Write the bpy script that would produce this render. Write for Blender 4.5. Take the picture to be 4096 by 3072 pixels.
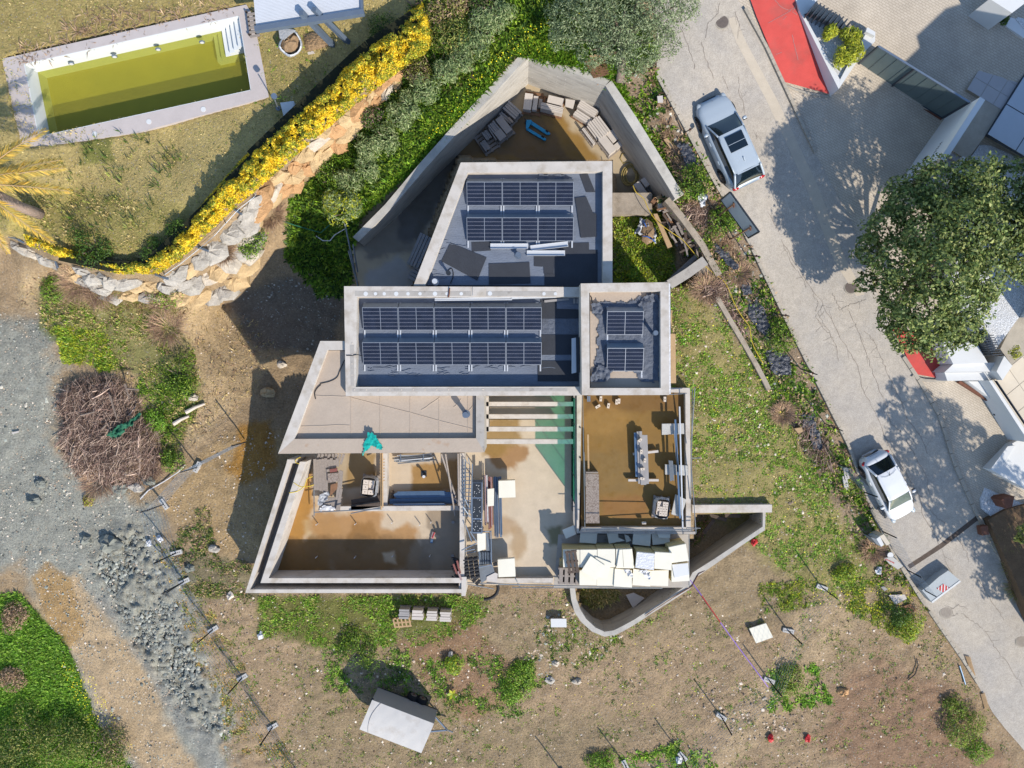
import bpy,bmesh,math,random
import numpy as np
from mathutils import Vector,Matrix,Quaternion
for o in list(bpy.data.objects):
 bpy.data.objects.remove(o)
SC=bpy.context.scene
COL=SC.collection
RNG=random.Random(7)
NR=np.random.default_rng(11)
F,CX,CY,H=2947.0,2080.0,1470.0,40.0
cam_data=bpy.data.cameras.new("camera")
cam_data.sensor_width=36.0
cam_data.lens=F/4096.0*36.0
cam_data.shift_x=-(CX-2048.0)/4096.0
cam_data.shift_y=-(1536.0-CY)/4096.0
cam_data.clip_start=0.5
cam_data.clip_end=3000.0
cam=bpy.data.objects.new("camera",cam_data)
cam.location=(0,0,H)
cam.rotation_euler=(0,0,0)
COL.objects.link(cam)
SC.camera=cam
SUN_EL=math.radians(36.0)
SUN_ROT=math.radians(144.0)
world=bpy.data.worlds.new("World")
SC.world=world
world.use_nodes=True
wn=world.node_tree
wn.nodes.clear()
sky=wn.nodes.new("ShaderNodeTexSky")
sky.sky_type='NISHITA'
sky.sun_disc=False
sky.sun_elevation=SUN_EL
sky.sun_rotation=SUN_ROT
sky.air_density=1.0
sky.dust_density=0.2
sky.ozone_density=2.5
bg=wn.nodes.new("ShaderNodeBackground")
bg.inputs[1].default_value=0.15
wo=wn.nodes.new("ShaderNodeOutputWorld")
wn.links.new(sky.outputs[0],bg.inputs[0])
wn.links.new(bg.outputs[0],wo.inputs[0])
sun_data=bpy.data.lights.new("sun",'SUN')
sun_data.energy=3.75
sun_data.angle=math.radians(0.55)
sun_data.color=(1.0,0.93,0.82)
sun=bpy.data.objects.new("sun",sun_data)
sd=Vector((-math.sin(SUN_ROT)*math.cos(SUN_EL),-math.cos(SUN_ROT)*math.cos(SUN_EL),-math.sin(SUN_EL)))
sun.rotation_euler=sd.to_track_quat('-Z','Y').to_euler()
sun.location=(20,-30,60)
COL.objects.link(sun)
SC.view_settings.view_transform='Standard'
SC.view_settings.look='None'
SC.view_settings.gamma=1.0
SC.view_settings.use_curve_mapping=False
SC.view_settings.exposure=0.74
SC.render.engine='CYCLES'
SC.cycles.max_bounces=6
SC.cycles.transparent_max_bounces=12
def W(px,py,z):
 return Vector(((px-CX)/F*(H-z),-(py-CY)/F*(H-z),z))
def S(c,r,x,y):
 return(1024*c+x/2.16,768*r+y/2.16)
def SP(c,r,*pts):
 return[S(c,r,x,y)for x,y in pts]
def O(*pts):
 return[(x*1.8517,y*1.8517)for x,y in pts]
def lin(v):
 v=v/255.0
 return v/12.92 if v<=0.04045 else((v+0.055)/1.055)**2.4
KAPPA=0.62
def P(r,g,b,k=KAPPA):
 return(lin(r)*k,lin(g)*k,lin(b)*k)
_lat=NR.random((256,256))
def vnoise(x,y):
 xi=np.floor(x).astype(int);yi=np.floor(y).astype(int)
 fx=x-xi;fy=y-yi
 fx=fx*fx*(3-2*fx);fy=fy*fy*(3-2*fy)
 a=_lat[xi&255,yi&255];b=_lat[(xi+1)&255,yi&255]
 c=_lat[xi&255,(yi+1)&255];d=_lat[(xi+1)&255,(yi+1)&255]
 return(a*(1-fx)+b*fx)*(1-fy)+(c*(1-fx)+d*fx)*fy
def fbm(x,y,s,octv=4,off=0.0):
 v=0;a=0.5;t=0
 x=np.asarray(x,float)/s+off+1000;y=np.asarray(y,float)/s+off*1.7+1000
 for _ in range(octv):
  v=v+a*vnoise(x,y);t+=a
  x=x*2.03+17.1;y=y*2.03+31.7;a*=0.5
 return v/t
def sdist(poly,x,y):
 """signed distance to a polygon, positive inside (numpy arrays)"""
 p=np.asarray(poly,float);n=len(p)
 d=np.full(x.shape,1e18);ins=np.zeros(x.shape,bool)
 for i in range(n):
  ax,ay=p[i];bx,by=p[(i+1)%n]
  ex,ey=bx-ax,by-ay
  t=np.clip(((x-ax)*ex+(y-ay)*ey)/(ex*ex+ey*ey+1e-9),0,1)
  d=np.minimum(d,(x-ax-t*ex)**2+(y-ay-t*ey)**2)
  c=((ay>y)!=(by>y))&(x<(bx-ax)*(y-ay)/(by-ay+1e-12)+ax)
  ins^=c
 d=np.sqrt(d)
 return np.where(ins,d,-d)
def sstep(e0,e1,v):
 t=np.clip((v-e0)/(e1-e0),0,1)
 return t*t*(3-2*t)
def inpoly(poly,x,y):
 p=np.asarray(poly,float);n=len(p);ins=np.zeros(x.shape,bool)
 for i in range(n):
  ax,ay=p[i];bx,by=p[(i+1)%n]
  ins^=((ay>y)!=(by>y))&(x<(bx-ax)*(y-ay)/(by-ay+1e-12)+ax)
 return ins
MATS={}
def nodes_of(name):
 m=bpy.data.materials.new(name)
 m.use_nodes=True
 nt=m.node_tree
 nt.nodes.clear()
 out=nt.nodes.new("ShaderNodeOutputMaterial")
 bs=nt.nodes.new("ShaderNodeBsdfPrincipled")
 nt.links.new(bs.outputs[0],out.inputs[0])
 return m,nt,bs,out
def nnoise(nt,vec,scale,detail=5,rough=0.6):
 n=nt.nodes.new("ShaderNodeTexNoise")
 n.inputs["Scale"].default_value=scale
 n.inputs["Detail"].default_value=detail
 n.inputs["Roughness"].default_value=rough
 nt.links.new(vec,n.inputs["Vector"])
 return n.outputs[0]
def nrange(nt,val,a,b,lo,hi,clamp=True):
 r=nt.nodes.new("ShaderNodeMapRange")
 r.clamp=clamp
 nt.links.new(val,r.inputs[0])
 r.inputs[1].default_value=a;r.inputs[2].default_value=b
 r.inputs[3].default_value=lo;r.inputs[4].default_value=hi
 return r.outputs[0]
def nmul(nt,c,v):
 m=nt.nodes.new("ShaderNodeVectorMath");m.operation='SCALE'
 nt.links.new(c,m.inputs[0]);nt.links.new(v,m.inputs["Scale"])
 return m.outputs[0]
def nmix(nt,f,a,b):
 m=nt.nodes.new("ShaderNodeMix");m.data_type='RGBA'
 if hasattr(f,"is_linked")or not isinstance(f,(int,float)):
  nt.links.new(f,m.inputs[0])
 else:
  m.inputs[0].default_value=f
 for sck,v in((m.inputs[6],a),(m.inputs[7],b)):
  if isinstance(v,tuple):
   sck.default_value=(*v[:3],1)
  else:
   nt.links.new(v,sck)
 return m.outputs[2]
def nmath(nt,op,a,b=None):
 m=nt.nodes.new("ShaderNodeMath");m.operation=op
 for i,v in enumerate((a,b)):
  if v is None:continue
  if isinstance(v,(int,float)):m.inputs[i].default_value=v
  else:nt.links.new(v,m.inputs[i])
 return m.outputs[0]
def mat(name,col,rough=0.85,var=0.12,scale=2.0,fine=0.08,fscale=45.0,bump=0.15,bscale=60.0,bdist=0.01,metal=0.0,spec=0.3,col2=None,thr=(0.5,0.65),mscale=1.2,attr=False,stretch=None,trans=0.0,rvar=0.0):
 m,nt,bs,out=nodes_of(name)
 g=nt.nodes.new("ShaderNodeNewGeometry").outputs["Position"]
 if stretch:
  mp=nt.nodes.new("ShaderNodeMapping")
  mp.inputs["Scale"].default_value=stretch[:3]
  mp.inputs["Rotation"].default_value=(0,0,stretch[3]if len(stretch)>3 else 0)
  nt.links.new(g,mp.inputs[0]);g=mp.outputs[0]
 if attr:
  a=nt.nodes.new("ShaderNodeAttribute");a.attribute_name="Col"
  base=a.outputs[0]
 else:
  r=nt.nodes.new("ShaderNodeRGB");r.outputs[0].default_value=(*col,1);base=r.outputs[0]
 if col2 is not None:
  f=nrange(nt,nnoise(nt,g,mscale,6,0.62),thr[0],thr[1],0,1)
  base=nmix(nt,f,base,col2)
 if var:base=nmul(nt,base,nrange(nt,nnoise(nt,g,scale,6,0.62),0.25,0.75,1-var,1+var))
 if fine:base=nmul(nt,base,nrange(nt,nnoise(nt,g,fscale,3,0.6),0.25,0.75,1-fine,1+fine))
 nt.links.new(base,bs.inputs["Base Color"])
 if rvar:
  nt.links.new(nrange(nt,nnoise(nt,g,scale*1.7,4),0.3,0.7,max(rough-rvar,0.03),min(rough+rvar,1)),bs.inputs["Roughness"])
 else:
  bs.inputs["Roughness"].default_value=rough
 bs.inputs["Metallic"].default_value=metal
 bs.inputs["Specular IOR Level"].default_value=spec
 if bump:
  b=nt.nodes.new("ShaderNodeBump")
  b.inputs["Strength"].default_value=bump;b.inputs["Distance"].default_value=bdist
  nt.links.new(nnoise(nt,g,bscale,4,0.6),b.inputs["Height"])
  nt.links.new(b.outputs[0],bs.inputs["Normal"])
 if trans:
  tr=nt.nodes.new("ShaderNodeBsdfTranslucent");nt.links.new(base,tr.inputs[0])
  mx=nt.nodes.new("ShaderNodeMixShader");mx.inputs[0].default_value=trans
  nt.links.new(bs.outputs[0],mx.inputs[1]);nt.links.new(tr.outputs[0],mx.inputs[2])
  nt.links.new(mx.outputs[0],out.inputs[0])
 MATS[name]=m
 return m
M=MATS
mat("coping",P(226,216,204),0.8,0.1,1.5,0.06,30,0.12,col2=P(196,182,164),thr=(0.48,0.72),mscale=1.6)
mat("coping_grey",P(196,188,178),0.85,0.12,1.8,0.06,30,0.15,col2=P(165,156,146),thr=(0.55,0.7),mscale=2.5)
mat("raw_concrete",P(208,202,192),0.9,0.18,1.0,0.09,22,0.3,bdist=0.02,col2=P(168,162,154),thr=(0.5,0.75),mscale=0.8,stretch=(1,1,4))
mat("old_concrete",P(186,172,154),0.95,0.18,1.6,0.14,18,0.5,bdist=0.03,col2=P(150,136,118),thr=(0.5,0.7),mscale=1.5)
mat("tarp_beige",P(205,186,166),0.75,0.07,1.0,0.05,14,0.5,6,0.02,col2=P(190,140,96),thr=(0.63,0.75),mscale=0.45)
mat("felt_grey",P(130,138,152),0.9,0.14,1.2,0.12,60,0.8,7,0.03,stretch=(1,2.4,1))
mat("felt_dark",P(66,69,76),0.85,0.1,2,0.35,55,0.5,55,0.01)
mat("felt_crumpled",P(112,118,130),0.85,0.2,3,0.1,40,1.0,5,0.08)
mat("galv",P(150,165,182),0.42,0.1,3,0.04,30,0.05,metal=0.6,spec=0.5)
mat("galv_light",P(196,202,204),0.6,0.06,3,0.05,30,0.05)
mat("galv_dull",P(140,146,152),0.6,0.14,4,0.08,30,0.1,metal=0.3)
mat("white_alu",P(225,228,232),0.45,0.05,3,0.02,30,0.0,metal=0.1,spec=0.5)
mat("alu_frame",P(176,182,190),0.4,0.03,3,0.0,30,0.0,metal=0.5,spec=0.5)
mat("white_render",P(246,246,244),0.85,0.03,1.0,0.02,40,0.08)
mat("white_paint",P(240,240,238),0.6,0.05,1.0,0.02,40,0.0)
mat("cream_board",P(255,248,228,0.66),0.8,0.04,2.0,0.02,30,0.05)
mat("cream_edge",P(226,206,150),0.9,0.12,9,0.1,30,0.3,stretch=(1,1,14))
mat("film_white",P(238,238,240),0.35,0.08,4.0,0.05,30,0.9,9,0.04,spec=0.5)
mat("film_grey",P(190,192,196),0.3,0.15,5.0,0.08,30,1.0,9,0.05,spec=0.5)
mat("wood_grey",P(168,156,146),0.9,0.2,5.0,0.15,40,0.3,stretch=(3,3,3))
mat("wood_dark",P(104,90,80),0.9,0.25,5.0,0.2,40,0.3)
mat("wood_tan",P(206,172,130),0.85,0.15,5.0,0.1,40,0.2)
mat("wood_brown",P(150,112,84),0.9,0.2,5.0,0.15,40,0.3)
mat("osb",P(172,158,148),0.85,0.12,14,0.3,26,0.2,col2=P(140,124,112),thr=(0.5,0.56),mscale=16)
mat("slab_stone",P(226,216,206),0.85,0.06,3,0.06,40,0.1)
mat("slab_speck",P(214,210,202),0.9,0.08,4,0.3,40,0.3)
mat("slab_bluish",P(176,172,170),0.85,0.1,3,0.06,40,0.1)
mat("brick_cream",P(238,222,204),0.9,0.08,4,0.08,40,0.1)
mat("brick_hole",P(70,52,44),0.9,0.0,4,0.0,40,0)
mat("steel_blue",P(112,140,170),0.4,0.1,4,0.03,30,0,metal=0.5,spec=0.5)
mat("steel_dark",P(60,66,74),0.55,0.2,6,0.08,30,0.1,metal=0.3)
mat("steel_rust",P(128,84,66),0.8,0.3,8,0.15,40,0.2)
mat("pipe_pink",P(190,160,156),0.6,0.15,6,0.08,30,0)
mat("pipe_red",P(150,92,84),0.7,0.2,6,0.08,30,0)
mat("black_rubber",P(42,42,46),0.7,0.15,6,0.08,30,0.2)
mat("black_film",P(70,74,84),0.4,0.3,5,0.1,30,1.0,6,0.08,spec=0.5)
mat("black_part",P(26,27,30),0.5,0.1,6,0,30,0)
mat("teal_net",P(30,205,190),0.8,0.2,9,0.2,50,0.6,20,0.04,trans=0.2)
mat("yellow_hose",P(236,204,70),0.5,0.08,6,0,30,0)
mat("hose_tan",P(176,156,96),0.6,0.12,6,0,30,0)
mat("blue_paint",P(50,165,215),0.5,0.12,6,0.05,30,0.1)
mat("red_paint",P(214,44,48),0.55,0.08,6,0.03,30,0)
mat("violet_tape",P(150,110,205),0.6,0.05,6,0,30,0)
mat("blue_strap",P(60,110,190),0.6,0.1,6,0,30,0)
mat("red_pavement",P(226,92,84),0.9,0.14,1.2,0.08,30,0.2,col2=P(204,98,90),thr=(0.5,0.72),mscale=1.1)
mat("kerb_stone",P(190,180,164),0.9,0.15,2,0.1,30,0.3)
mat("pool_coping",P(216,204,198),0.85,0.06,2,0.06,40,0.15)
mat("pool_white",P(244,247,246),0.6,0.03,2,0.02,40,0.0)
mat("roof_white",P(238,240,244),0.5,0.03,2,0.02,40,0.0)
mat("grey_metal",P(118,132,150),0.5,0.06,3,0.02,40,0.0,metal=0.2)
mat("anthracite",P(66,74,84),0.5,0.06,3,0.02,40,0.0)
mat("anthracite_fin",P(78,84,92),0.5,0.05,3,0.02,40,0.0)
mat("gate_sheet",P(108,124,126),0.45,0.08,2,0.03,40,0.0,metal=0.1)
mat("tarp_white",P(228,222,214),0.7,0.05,1.2,0.03,30,0.15,8,0.02,col2=P(208,198,186),thr=(0.55,0.75),mscale=1.2)
mat("tarp_grey",P(178,172,170),0.7,0.05,1.5,0.03,30,0.15,8,0.02)
mat("gravel_white",P(246,246,246),0.9,0.1,14,0.5,22,1.0,22,0.06)
for _n,_c in(("rock_ochre",P(226,194,146)),("rock_grey",P(204,196,184)),("rock_white",P(228,214,194)),("rock_rust",P(222,174,124)),("rock_slate",P(150,152,142))):
 mat(_n,_c,0.95,0.2,2.5,0.12,14,0.8,7,0.08,col2=tuple(v*.72 for v in _c),thr=(.5,.7),mscale=1.6)
mat("soil_dark",P(120,96,72),0.95,0.25,2,0.3,25,0.8,20,0.04)
mat("heap_soil",P(168,140,108),0.95,0.25,3,0.3,25,0.8,20,0.04)
mat("manhole",P(128,116,108),0.8,0.15,6,0.15,40,0.4,40,0.01)
mat("manhole_light",P(184,172,158),0.85,0.12,6,0.1,40,0.2)
mat("crack",P(156,144,132),0.95,0.1,6,0.1,40,0)
mat("gutter_band",P(214,200,180),0.92,0.08,2,0.1,30,0.2)
mat("bark",P(150,132,118),0.95,0.25,6,0.2,30,0.7,18,0.03)
mat("palm_bark",P(188,164,148),0.95,0.25,9,0.2,30,1.0,14,0.06,stretch=(1,1,3))
mat("twig",P(138,108,96),0.9,0.3,3,0.2,30,0,attr=True)
mat("leaf",P(100,120,60),0.55,0.0,3,0,30,0,attr=True,trans=0.28,spec=0.35)
mat("leaf_core",P(40,42,22),0.9,0.3,4,0.2,30,0.5)
mat("net_green",P(60,130,100),0.8,0.2,6,0,30,0,trans=0.2)
mat("plastic_bag",P(232,234,238),0.45,0.06,6,0.04,30,0.9,8,0.05)
mat("car_silver",P(196,208,218),0.3,0.0,3,0,30,0,metal=0.05,spec=0.6)
mat("car_white",P(244,245,247),0.22,0.0,3,0,30,0,spec=0.6)
mat("car_glass",P(22,34,44),0.06,0.0,3,0,30,0,spec=0.7)
mat("car_glass_green",P(110,124,116),0.1,0.3,7,0,30,0,spec=0.7,stretch=(1,5,1,0.5))
mat("tail_red",P(190,20,28),0.2,0.0,3,0,30,0,spec=0.6)
mat("lamp_clear",P(200,210,216),0.12,0.0,3,0,30,0,spec=0.7)
mat("tyre",P(34,34,36),0.85,0.1,8,0.1,40,0.2)
mat("rim",P(176,160,150),0.35,0.1,8,0,40,0,metal=0.6)
mat("flower",P(250,220,40),0.7,0.0,3,0,30,0,attr=True)
mat("sign_white",P(240,238,236),0.5,0.02,3,0,30,0)
mat("foot_concrete",P(216,212,206),0.9,0.1,5,0.1,40,0.2)
mat("tile_beige",P(236,222,200),0.7,0.05,2,0.03,40,0.05)
mat("tile_grey",P(196,192,192),0.7,0.05,2,0.03,40,0.05)
mat("tile_pool_edge",P(206,214,224),0.5,0.04,2,0.03,40,0.05)
mat("straw",P(176,150,110),0.95,0.2,3,0.2,30,0,attr=True)
def glass_green():
 m,nt,bs,out=nodes_of("glass_green")
 nt.nodes.remove(bs)
 t=nt.nodes.new("ShaderNodeBsdfTransparent");t.inputs[0].default_value=(0.26,0.66,0.54,1)
 g=nt.nodes.new("ShaderNodeBsdfGlossy");g.inputs[0].default_value=(0.7,0.9,0.85,1);g.inputs[1].default_value=0.1
 x=nt.nodes.new("ShaderNodeMixShader");x.inputs[0].default_value=0.07
 nt.links.new(t.outputs[0],x.inputs[1]);nt.links.new(g.outputs[0],x.inputs[2]);nt.links.new(x.outputs[0],out.inputs[0])
 MATS["glass_green"]=m
glass_green()
def pool_water():
 m,nt,bs,out=nodes_of("pool_water")
 g=nt.nodes.new("ShaderNodeNewGeometry").outputs["Position"]
 c=nmix(nt,nrange(nt,nnoise(nt,g,0.5,5),0.35,0.65,0,1),P(206,194,84),P(190,184,84))
 c=nmul(nt,c,nrange(nt,nnoise(nt,g,6,3),0.3,0.7,0.95,1.05))
 nt.links.new(c,bs.inputs["Base Color"])
 bs.inputs["Roughness"].default_value=0.06
 bs.inputs["Specular IOR Level"].default_value=0.4
 t=nt.nodes.new("ShaderNodeBsdfTransparent");t.inputs[0].default_value=(0.80,0.84,0.42,1)
 x=nt.nodes.new("ShaderNodeMixShader");x.inputs[0].default_value=0.66
 nt.links.new(t.outputs[0],x.inputs[2]);nt.links.new(bs.outputs[0],x.inputs[1]);nt.links.new(x.outputs[0],out.inputs[0])
 b=nt.nodes.new("ShaderNodeBump");b.inputs["Strength"].default_value=0.05;b.inputs["Distance"].default_value=0.02
 nt.links.new(nnoise(nt,g,4,3),b.inputs["Height"]);nt.links.new(b.outputs[0],bs.inputs["Normal"])
 MATS["pool_water"]=m
pool_water()
def solar_cells():
 m,nt,bs,out=nodes_of("solar_cells")
 uv=nt.nodes.new("ShaderNodeUVMap")
 sp=nt.nodes.new("ShaderNodeSeparateXYZ");nt.links.new(uv.outputs[0],sp.inputs[0])
 def line(c,n,w):
  f=nmath(nt,'FRACT',nmath(nt,'MULTIPLY',c,float(n)))
  d=nmath(nt,'ABSOLUTE',nmath(nt,'SUBTRACT',f,0.5))
  return nmath(nt,'GREATER_THAN',d,0.5-w)
 lx=line(sp.outputs[0],18,0.06);ly=line(sp.outputs[1],6,0.045)
 ln=nmath(nt,'MAXIMUM',lx,ly);dot=nmath(nt,'MULTIPLY',line(sp.outputs[0],18,0.16),line(sp.outputs[1],6,0.10))
 g=nt.nodes.new("ShaderNodeNewGeometry").outputs["Position"]
 cell=nmix(nt,nrange(nt,nnoise(nt,g,2.2,2),0.3,0.7,0,1),P(22,26,40),P(34,40,58))
 c=nmix(nt,nmath(nt,'MULTIPLY',ln,0.26),cell,P(130,140,165))
 c=nmix(nt,nmath(nt,"MULTIPLY",dot,.4),c,P(215,215,225))
 nt.links.new(c,bs.inputs["Base Color"])
 bs.inputs["Roughness"].default_value=0.12
 bs.inputs["Specular IOR Level"].default_value=0.5
 MATS["solar_cells"]=m
solar_cells()
def paver(name,ca,cb,cj,rot,bw,bh):
 m,nt,bs,out=nodes_of(name)
 g=nt.nodes.new("ShaderNodeNewGeometry").outputs["Position"]
 mp=nt.nodes.new("ShaderNodeMapping");mp.inputs["Rotation"].default_value=(0,0,rot)
 nt.links.new(g,mp.inputs[0])
 b=nt.nodes.new("ShaderNodeTexBrick")
 b.inputs["Color1"].default_value=(*ca,1);b.inputs["Color2"].default_value=(*cb,1);b.inputs["Mortar"].default_value=(*cj,1)
 b.inputs["Scale"].default_value=1.0;b.inputs["Mortar Size"].default_value=0.012
 b.inputs["Brick Width"].default_value=bw;b.inputs["Row Height"].default_value=bh
 nt.links.new(mp.outputs[0],b.inputs["Vector"])
 c=nmul(nt,b.outputs[0],nrange(nt,nnoise(nt,g,0.8,5),0.3,0.7,0.86,1.12))
 c=nmul(nt,c,nrange(nt,nnoise(nt,g,30,3),0.3,0.7,0.92,1.08))
 nt.links.new(c,bs.inputs["Base Color"]);bs.inputs["Roughness"].default_value=0.9
 bp=nt.nodes.new("ShaderNodeBump");bp.inputs["Strength"].default_value=0.4;bp.inputs["Distance"].default_value=0.01
 bp.invert=True
 nt.links.new(b.outputs[1],bp.inputs["Height"]);nt.links.new(bp.outputs[0],bs.inputs["Normal"])
 MATS[name]=m
paver("pavers",P(220,206,186),P(212,198,178),P(186,172,154),math.radians(29),0.22,0.11)
def ground_mat(name,peb=1.0,bump=0.7):
 m,nt,bs,out=nodes_of(name)
 g=nt.nodes.new("ShaderNodeNewGeometry").outputs["Position"]
 a=nt.nodes.new("ShaderNodeAttribute");a.attribute_name="Col"
 base=a.outputs[0]
 base=nmul(nt,base,nrange(nt,nnoise(nt,g,1.3,6,0.65),0.25,0.75,0.78,1.2))
 n2=nnoise(nt,g,9,5,0.7)
 base=nmul(nt,base,nrange(nt,n2,0.25,0.75,0.58,1.4))
 v=nt.nodes.new("ShaderNodeTexVoronoi");v.inputs["Scale"].default_value=11;nt.links.new(g,v.inputs["Vector"])
 sep=nt.nodes.new("ShaderNodeSeparateColor");nt.links.new(v.outputs["Color"],sep.inputs[0])
 big=nmath(nt,'GREATER_THAN',sep.outputs[0],0.84)
 near=nmath(nt,'LESS_THAN',v.outputs["Distance"],0.34)
 pm=nmath(nt,'MULTIPLY',nmath(nt,'MULTIPLY',big,near),0.75*peb)
 pc=nmix(nt,sep.outputs[1],P(205,196,184),P(150,134,120))
 base=nmix(nt,pm,base,pc)
 nt.links.new(base,bs.inputs["Base Color"]);bs.inputs["Roughness"].default_value=0.95
 bs.inputs["Specular IOR Level"].default_value=0.15
 b=nt.nodes.new("ShaderNodeBump");b.inputs["Strength"].default_value=bump;b.inputs["Distance"].default_value=0.06
 hsum=nmath(nt,'ADD',nmath(nt,'ADD',nnoise(nt,g,16,7,0.75),nmath(nt,'MULTIPLY',n2,1.4)),nmath(nt,'MULTIPLY',pm,0.5))
 nt.links.new(hsum,b.inputs["Height"]);nt.links.new(b.outputs[0],bs.inputs["Normal"])
 MATS[name]=m
ground_mat("ground",1.0,0.8)
mat("floor_stain_shade",(0.4,0.4,0.4),0.55,0.1,1.6,0.05,30,0.12,attr=True,spec=0.35,rvar=0.25)
def road_mat():
 m,nt,bs,out=nodes_of("road_old")
 g=nt.nodes.new("ShaderNodeNewGeometry").outputs["Position"]
 c=nmix(nt,nrange(nt,nnoise(nt,g,0.35,5),0.4,0.62,0,1),P(204,193,178),P(192,184,174))
 c=nmul(nt,c,nrange(nt,nnoise(nt,g,3,5),0.3,0.7,0.9,1.08))
 v=nt.nodes.new("ShaderNodeTexVoronoi");v.inputs["Scale"].default_value=28;nt.links.new(g,v.inputs["Vector"])
 sep=nt.nodes.new("ShaderNodeSeparateColor");nt.links.new(v.outputs["Color"],sep.inputs[0])
 c=nmul(nt,c,nrange(nt,sep.outputs[0],0,1,0.86,1.14))
 nt.links.new(c,bs.inputs["Base Color"]);bs.inputs["Roughness"].default_value=0.92
 bs.inputs["Specular IOR Level"].default_value=0.2
 b=nt.nodes.new("ShaderNodeBump");b.inputs["Strength"].default_value=0.35;b.inputs["Distance"].default_value=0.01
 nt.links.new(v.outputs["Distance"],b.inputs["Height"]);nt.links.new(b.outputs[0],bs.inputs["Normal"])
 MATS["road_old"]=m
road_mat()
class MB:
 def __init__(s):
  s.v=[];s.f=[];s.mi=[];s.mats=[]
 def _m(s,m):
  if m is None:return 0
  if m not in s.mats:s.mats.append(m)
  return s.mats.index(m)
 def add(s,vs,fs,m=None):
  n=len(s.v);k=s._m(m)
  s.v+=[tuple(v)for v in vs]
  for f in fs:
   s.f.append([i+n for i in f]);s.mi.append(k)
  return s
 def prism(s,pts,z0,z1,m=None,top=None):
  """pts world xy (any winding); side walls vertical; top optional list of z"""
  pts=[(p[0],p[1])for p in pts]
  a=sum(pts[i][0]*pts[(i+1)%len(pts)][1]-pts[(i+1)%len(pts)][0]*pts[i][1]for i in range(len(pts)))
  idx=list(range(len(pts)))
  if a<0:
   pts=pts[::-1];idx=idx[::-1]
  n=len(pts)
  tz=[(top[i]if top else z1)for i in idx]
  bz=[(z0[i]if isinstance(z0,(list,tuple))else z0)for i in idx]
  vs=[(p[0],p[1],bz[i])for i,p in enumerate(pts)]+[(p[0],p[1],tz[i])for i,p in enumerate(pts)]
  fs=[list(range(n))[::-1],list(range(n,2*n))]+[[i,(i+1)%n,n+(i+1)%n,n+i]for i in range(n)]
  return s.add(vs,fs,m)
 def ppx(s,pxs,z1,z0,m=None):
  """prism whose top outline is read off the photo at height z1"""
  return s.prism([W(x,y,z1)for x,y in pxs],z0,z1,m)
 def box(s,c,size,rz=0.0,m=None,q=None):
  hx,hy,hz=size[0]/2,size[1]/2,size[2]/2
  R=q.to_matrix()if q is not None else Matrix.Rotation(rz,3,'Z')
  vs=[Vector(c)+R@Vector((x,y,z))for z in(-hz,hz)for x,y in((-hx,-hy),(hx,-hy),(hx,hy),(-hx,hy))]
  fs=[[3,2,1,0],[4,5,6,7],[0,1,5,4],[1,2,6,5],[2,3,7,6],[3,0,4,7]]
  return s.add(vs,fs,m)
 def beam(s,p0,p1,w,h,m=None,roll=0.0):
  p0=Vector(p0);p1=Vector(p1);d=p1-p0
  if d.length<1e-6:return s
  x=d.normalized();up=Vector((0,0,1))
  if abs(x.z)>0.95:up=Vector((0,1,0))
  y=up.cross(x).normalized();z=x.cross(y)
  if roll:
   y,z=y*math.cos(roll)+z*math.sin(roll),z*math.cos(roll)-y*math.sin(roll)
  vs=[]
  for p in(p0,p1):
   for a,b in((-w/2,-h/2),(w/2,-h/2),(w/2,h/2),(-w/2,h/2)):
    vs.append(p+y*a+z*b)
  fs=[[0,3,2,1],[4,5,6,7],[0,1,5,4],[1,2,6,5],[2,3,7,6],[3,0,4,7]]
  return s.add(vs,fs,m)
 def tube(s,pts,r,n=6,m=None,taper=None,cap=True):
  pts=[Vector(p)for p in pts];L=len(pts)
  if L<2:return s
  vs=[];prev=None
  for i,p in enumerate(pts):
   d=(pts[min(i+1,L-1)]-pts[max(i-1,0)]).normalized()
   u=Vector((0,0,1))if abs(d.z)<0.9 else Vector((1,0,0))
   if prev is not None:u=prev
   a=d.cross(u).normalized();b=a.cross(d).normalized();prev=b
   rr=r if taper is None else r+(taper-r)*i/(L-1)
   for k in range(n):
    t=2*math.pi*k/n
    vs.append(p+(a*math.cos(t)+b*math.sin(t))*rr)
  fs=[[i*n+k,i*n+(k+1)%n,(i+1)*n+(k+1)%n,(i+1)*n+k]for i in range(L-1)for k in range(n)]
  fs=[f[::-1]for f in fs]
  if cap:
   fs.append(list(range(n)));fs.append([(L-1)*n+k for k in range(n)][::-1])
  return s.add(vs,fs,m)
 def cyl(s,c,r,z0,z1,n=16,m=None,r2=None):
  r2=r if r2 is None else r2
  vs=[(c[0]+math.cos(2*math.pi*k/n)*r,c[1]+math.sin(2*math.pi*k/n)*r,z0)for k in range(n)]
  vs+=[(c[0]+math.cos(2*math.pi*k/n)*r2,c[1]+math.sin(2*math.pi*k/n)*r2,z1)for k in range(n)]
  fs=[list(range(n))[::-1],list(range(n,2*n))]+[[k,(k+1)%n,n+(k+1)%n,n+k]for k in range(n)]
  return s.add(vs,fs,m)
 def quad(s,a,b,c,d,m=None):
  return s.add([a,b,c,d],[[0,1,2,3]],m)
 def grid(s,fn,nu,nv,m=None):
  vs=[fn(i/nu,j/nv)for j in range(nv+1)for i in range(nu+1)]
  fs=[[j*(nu+1)+i,j*(nu+1)+i+1,(j+1)*(nu+1)+i+1,(j+1)*(nu+1)+i]for j in range(nv)for i in range(nu)]
  return s.add(vs,fs,m)
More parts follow.
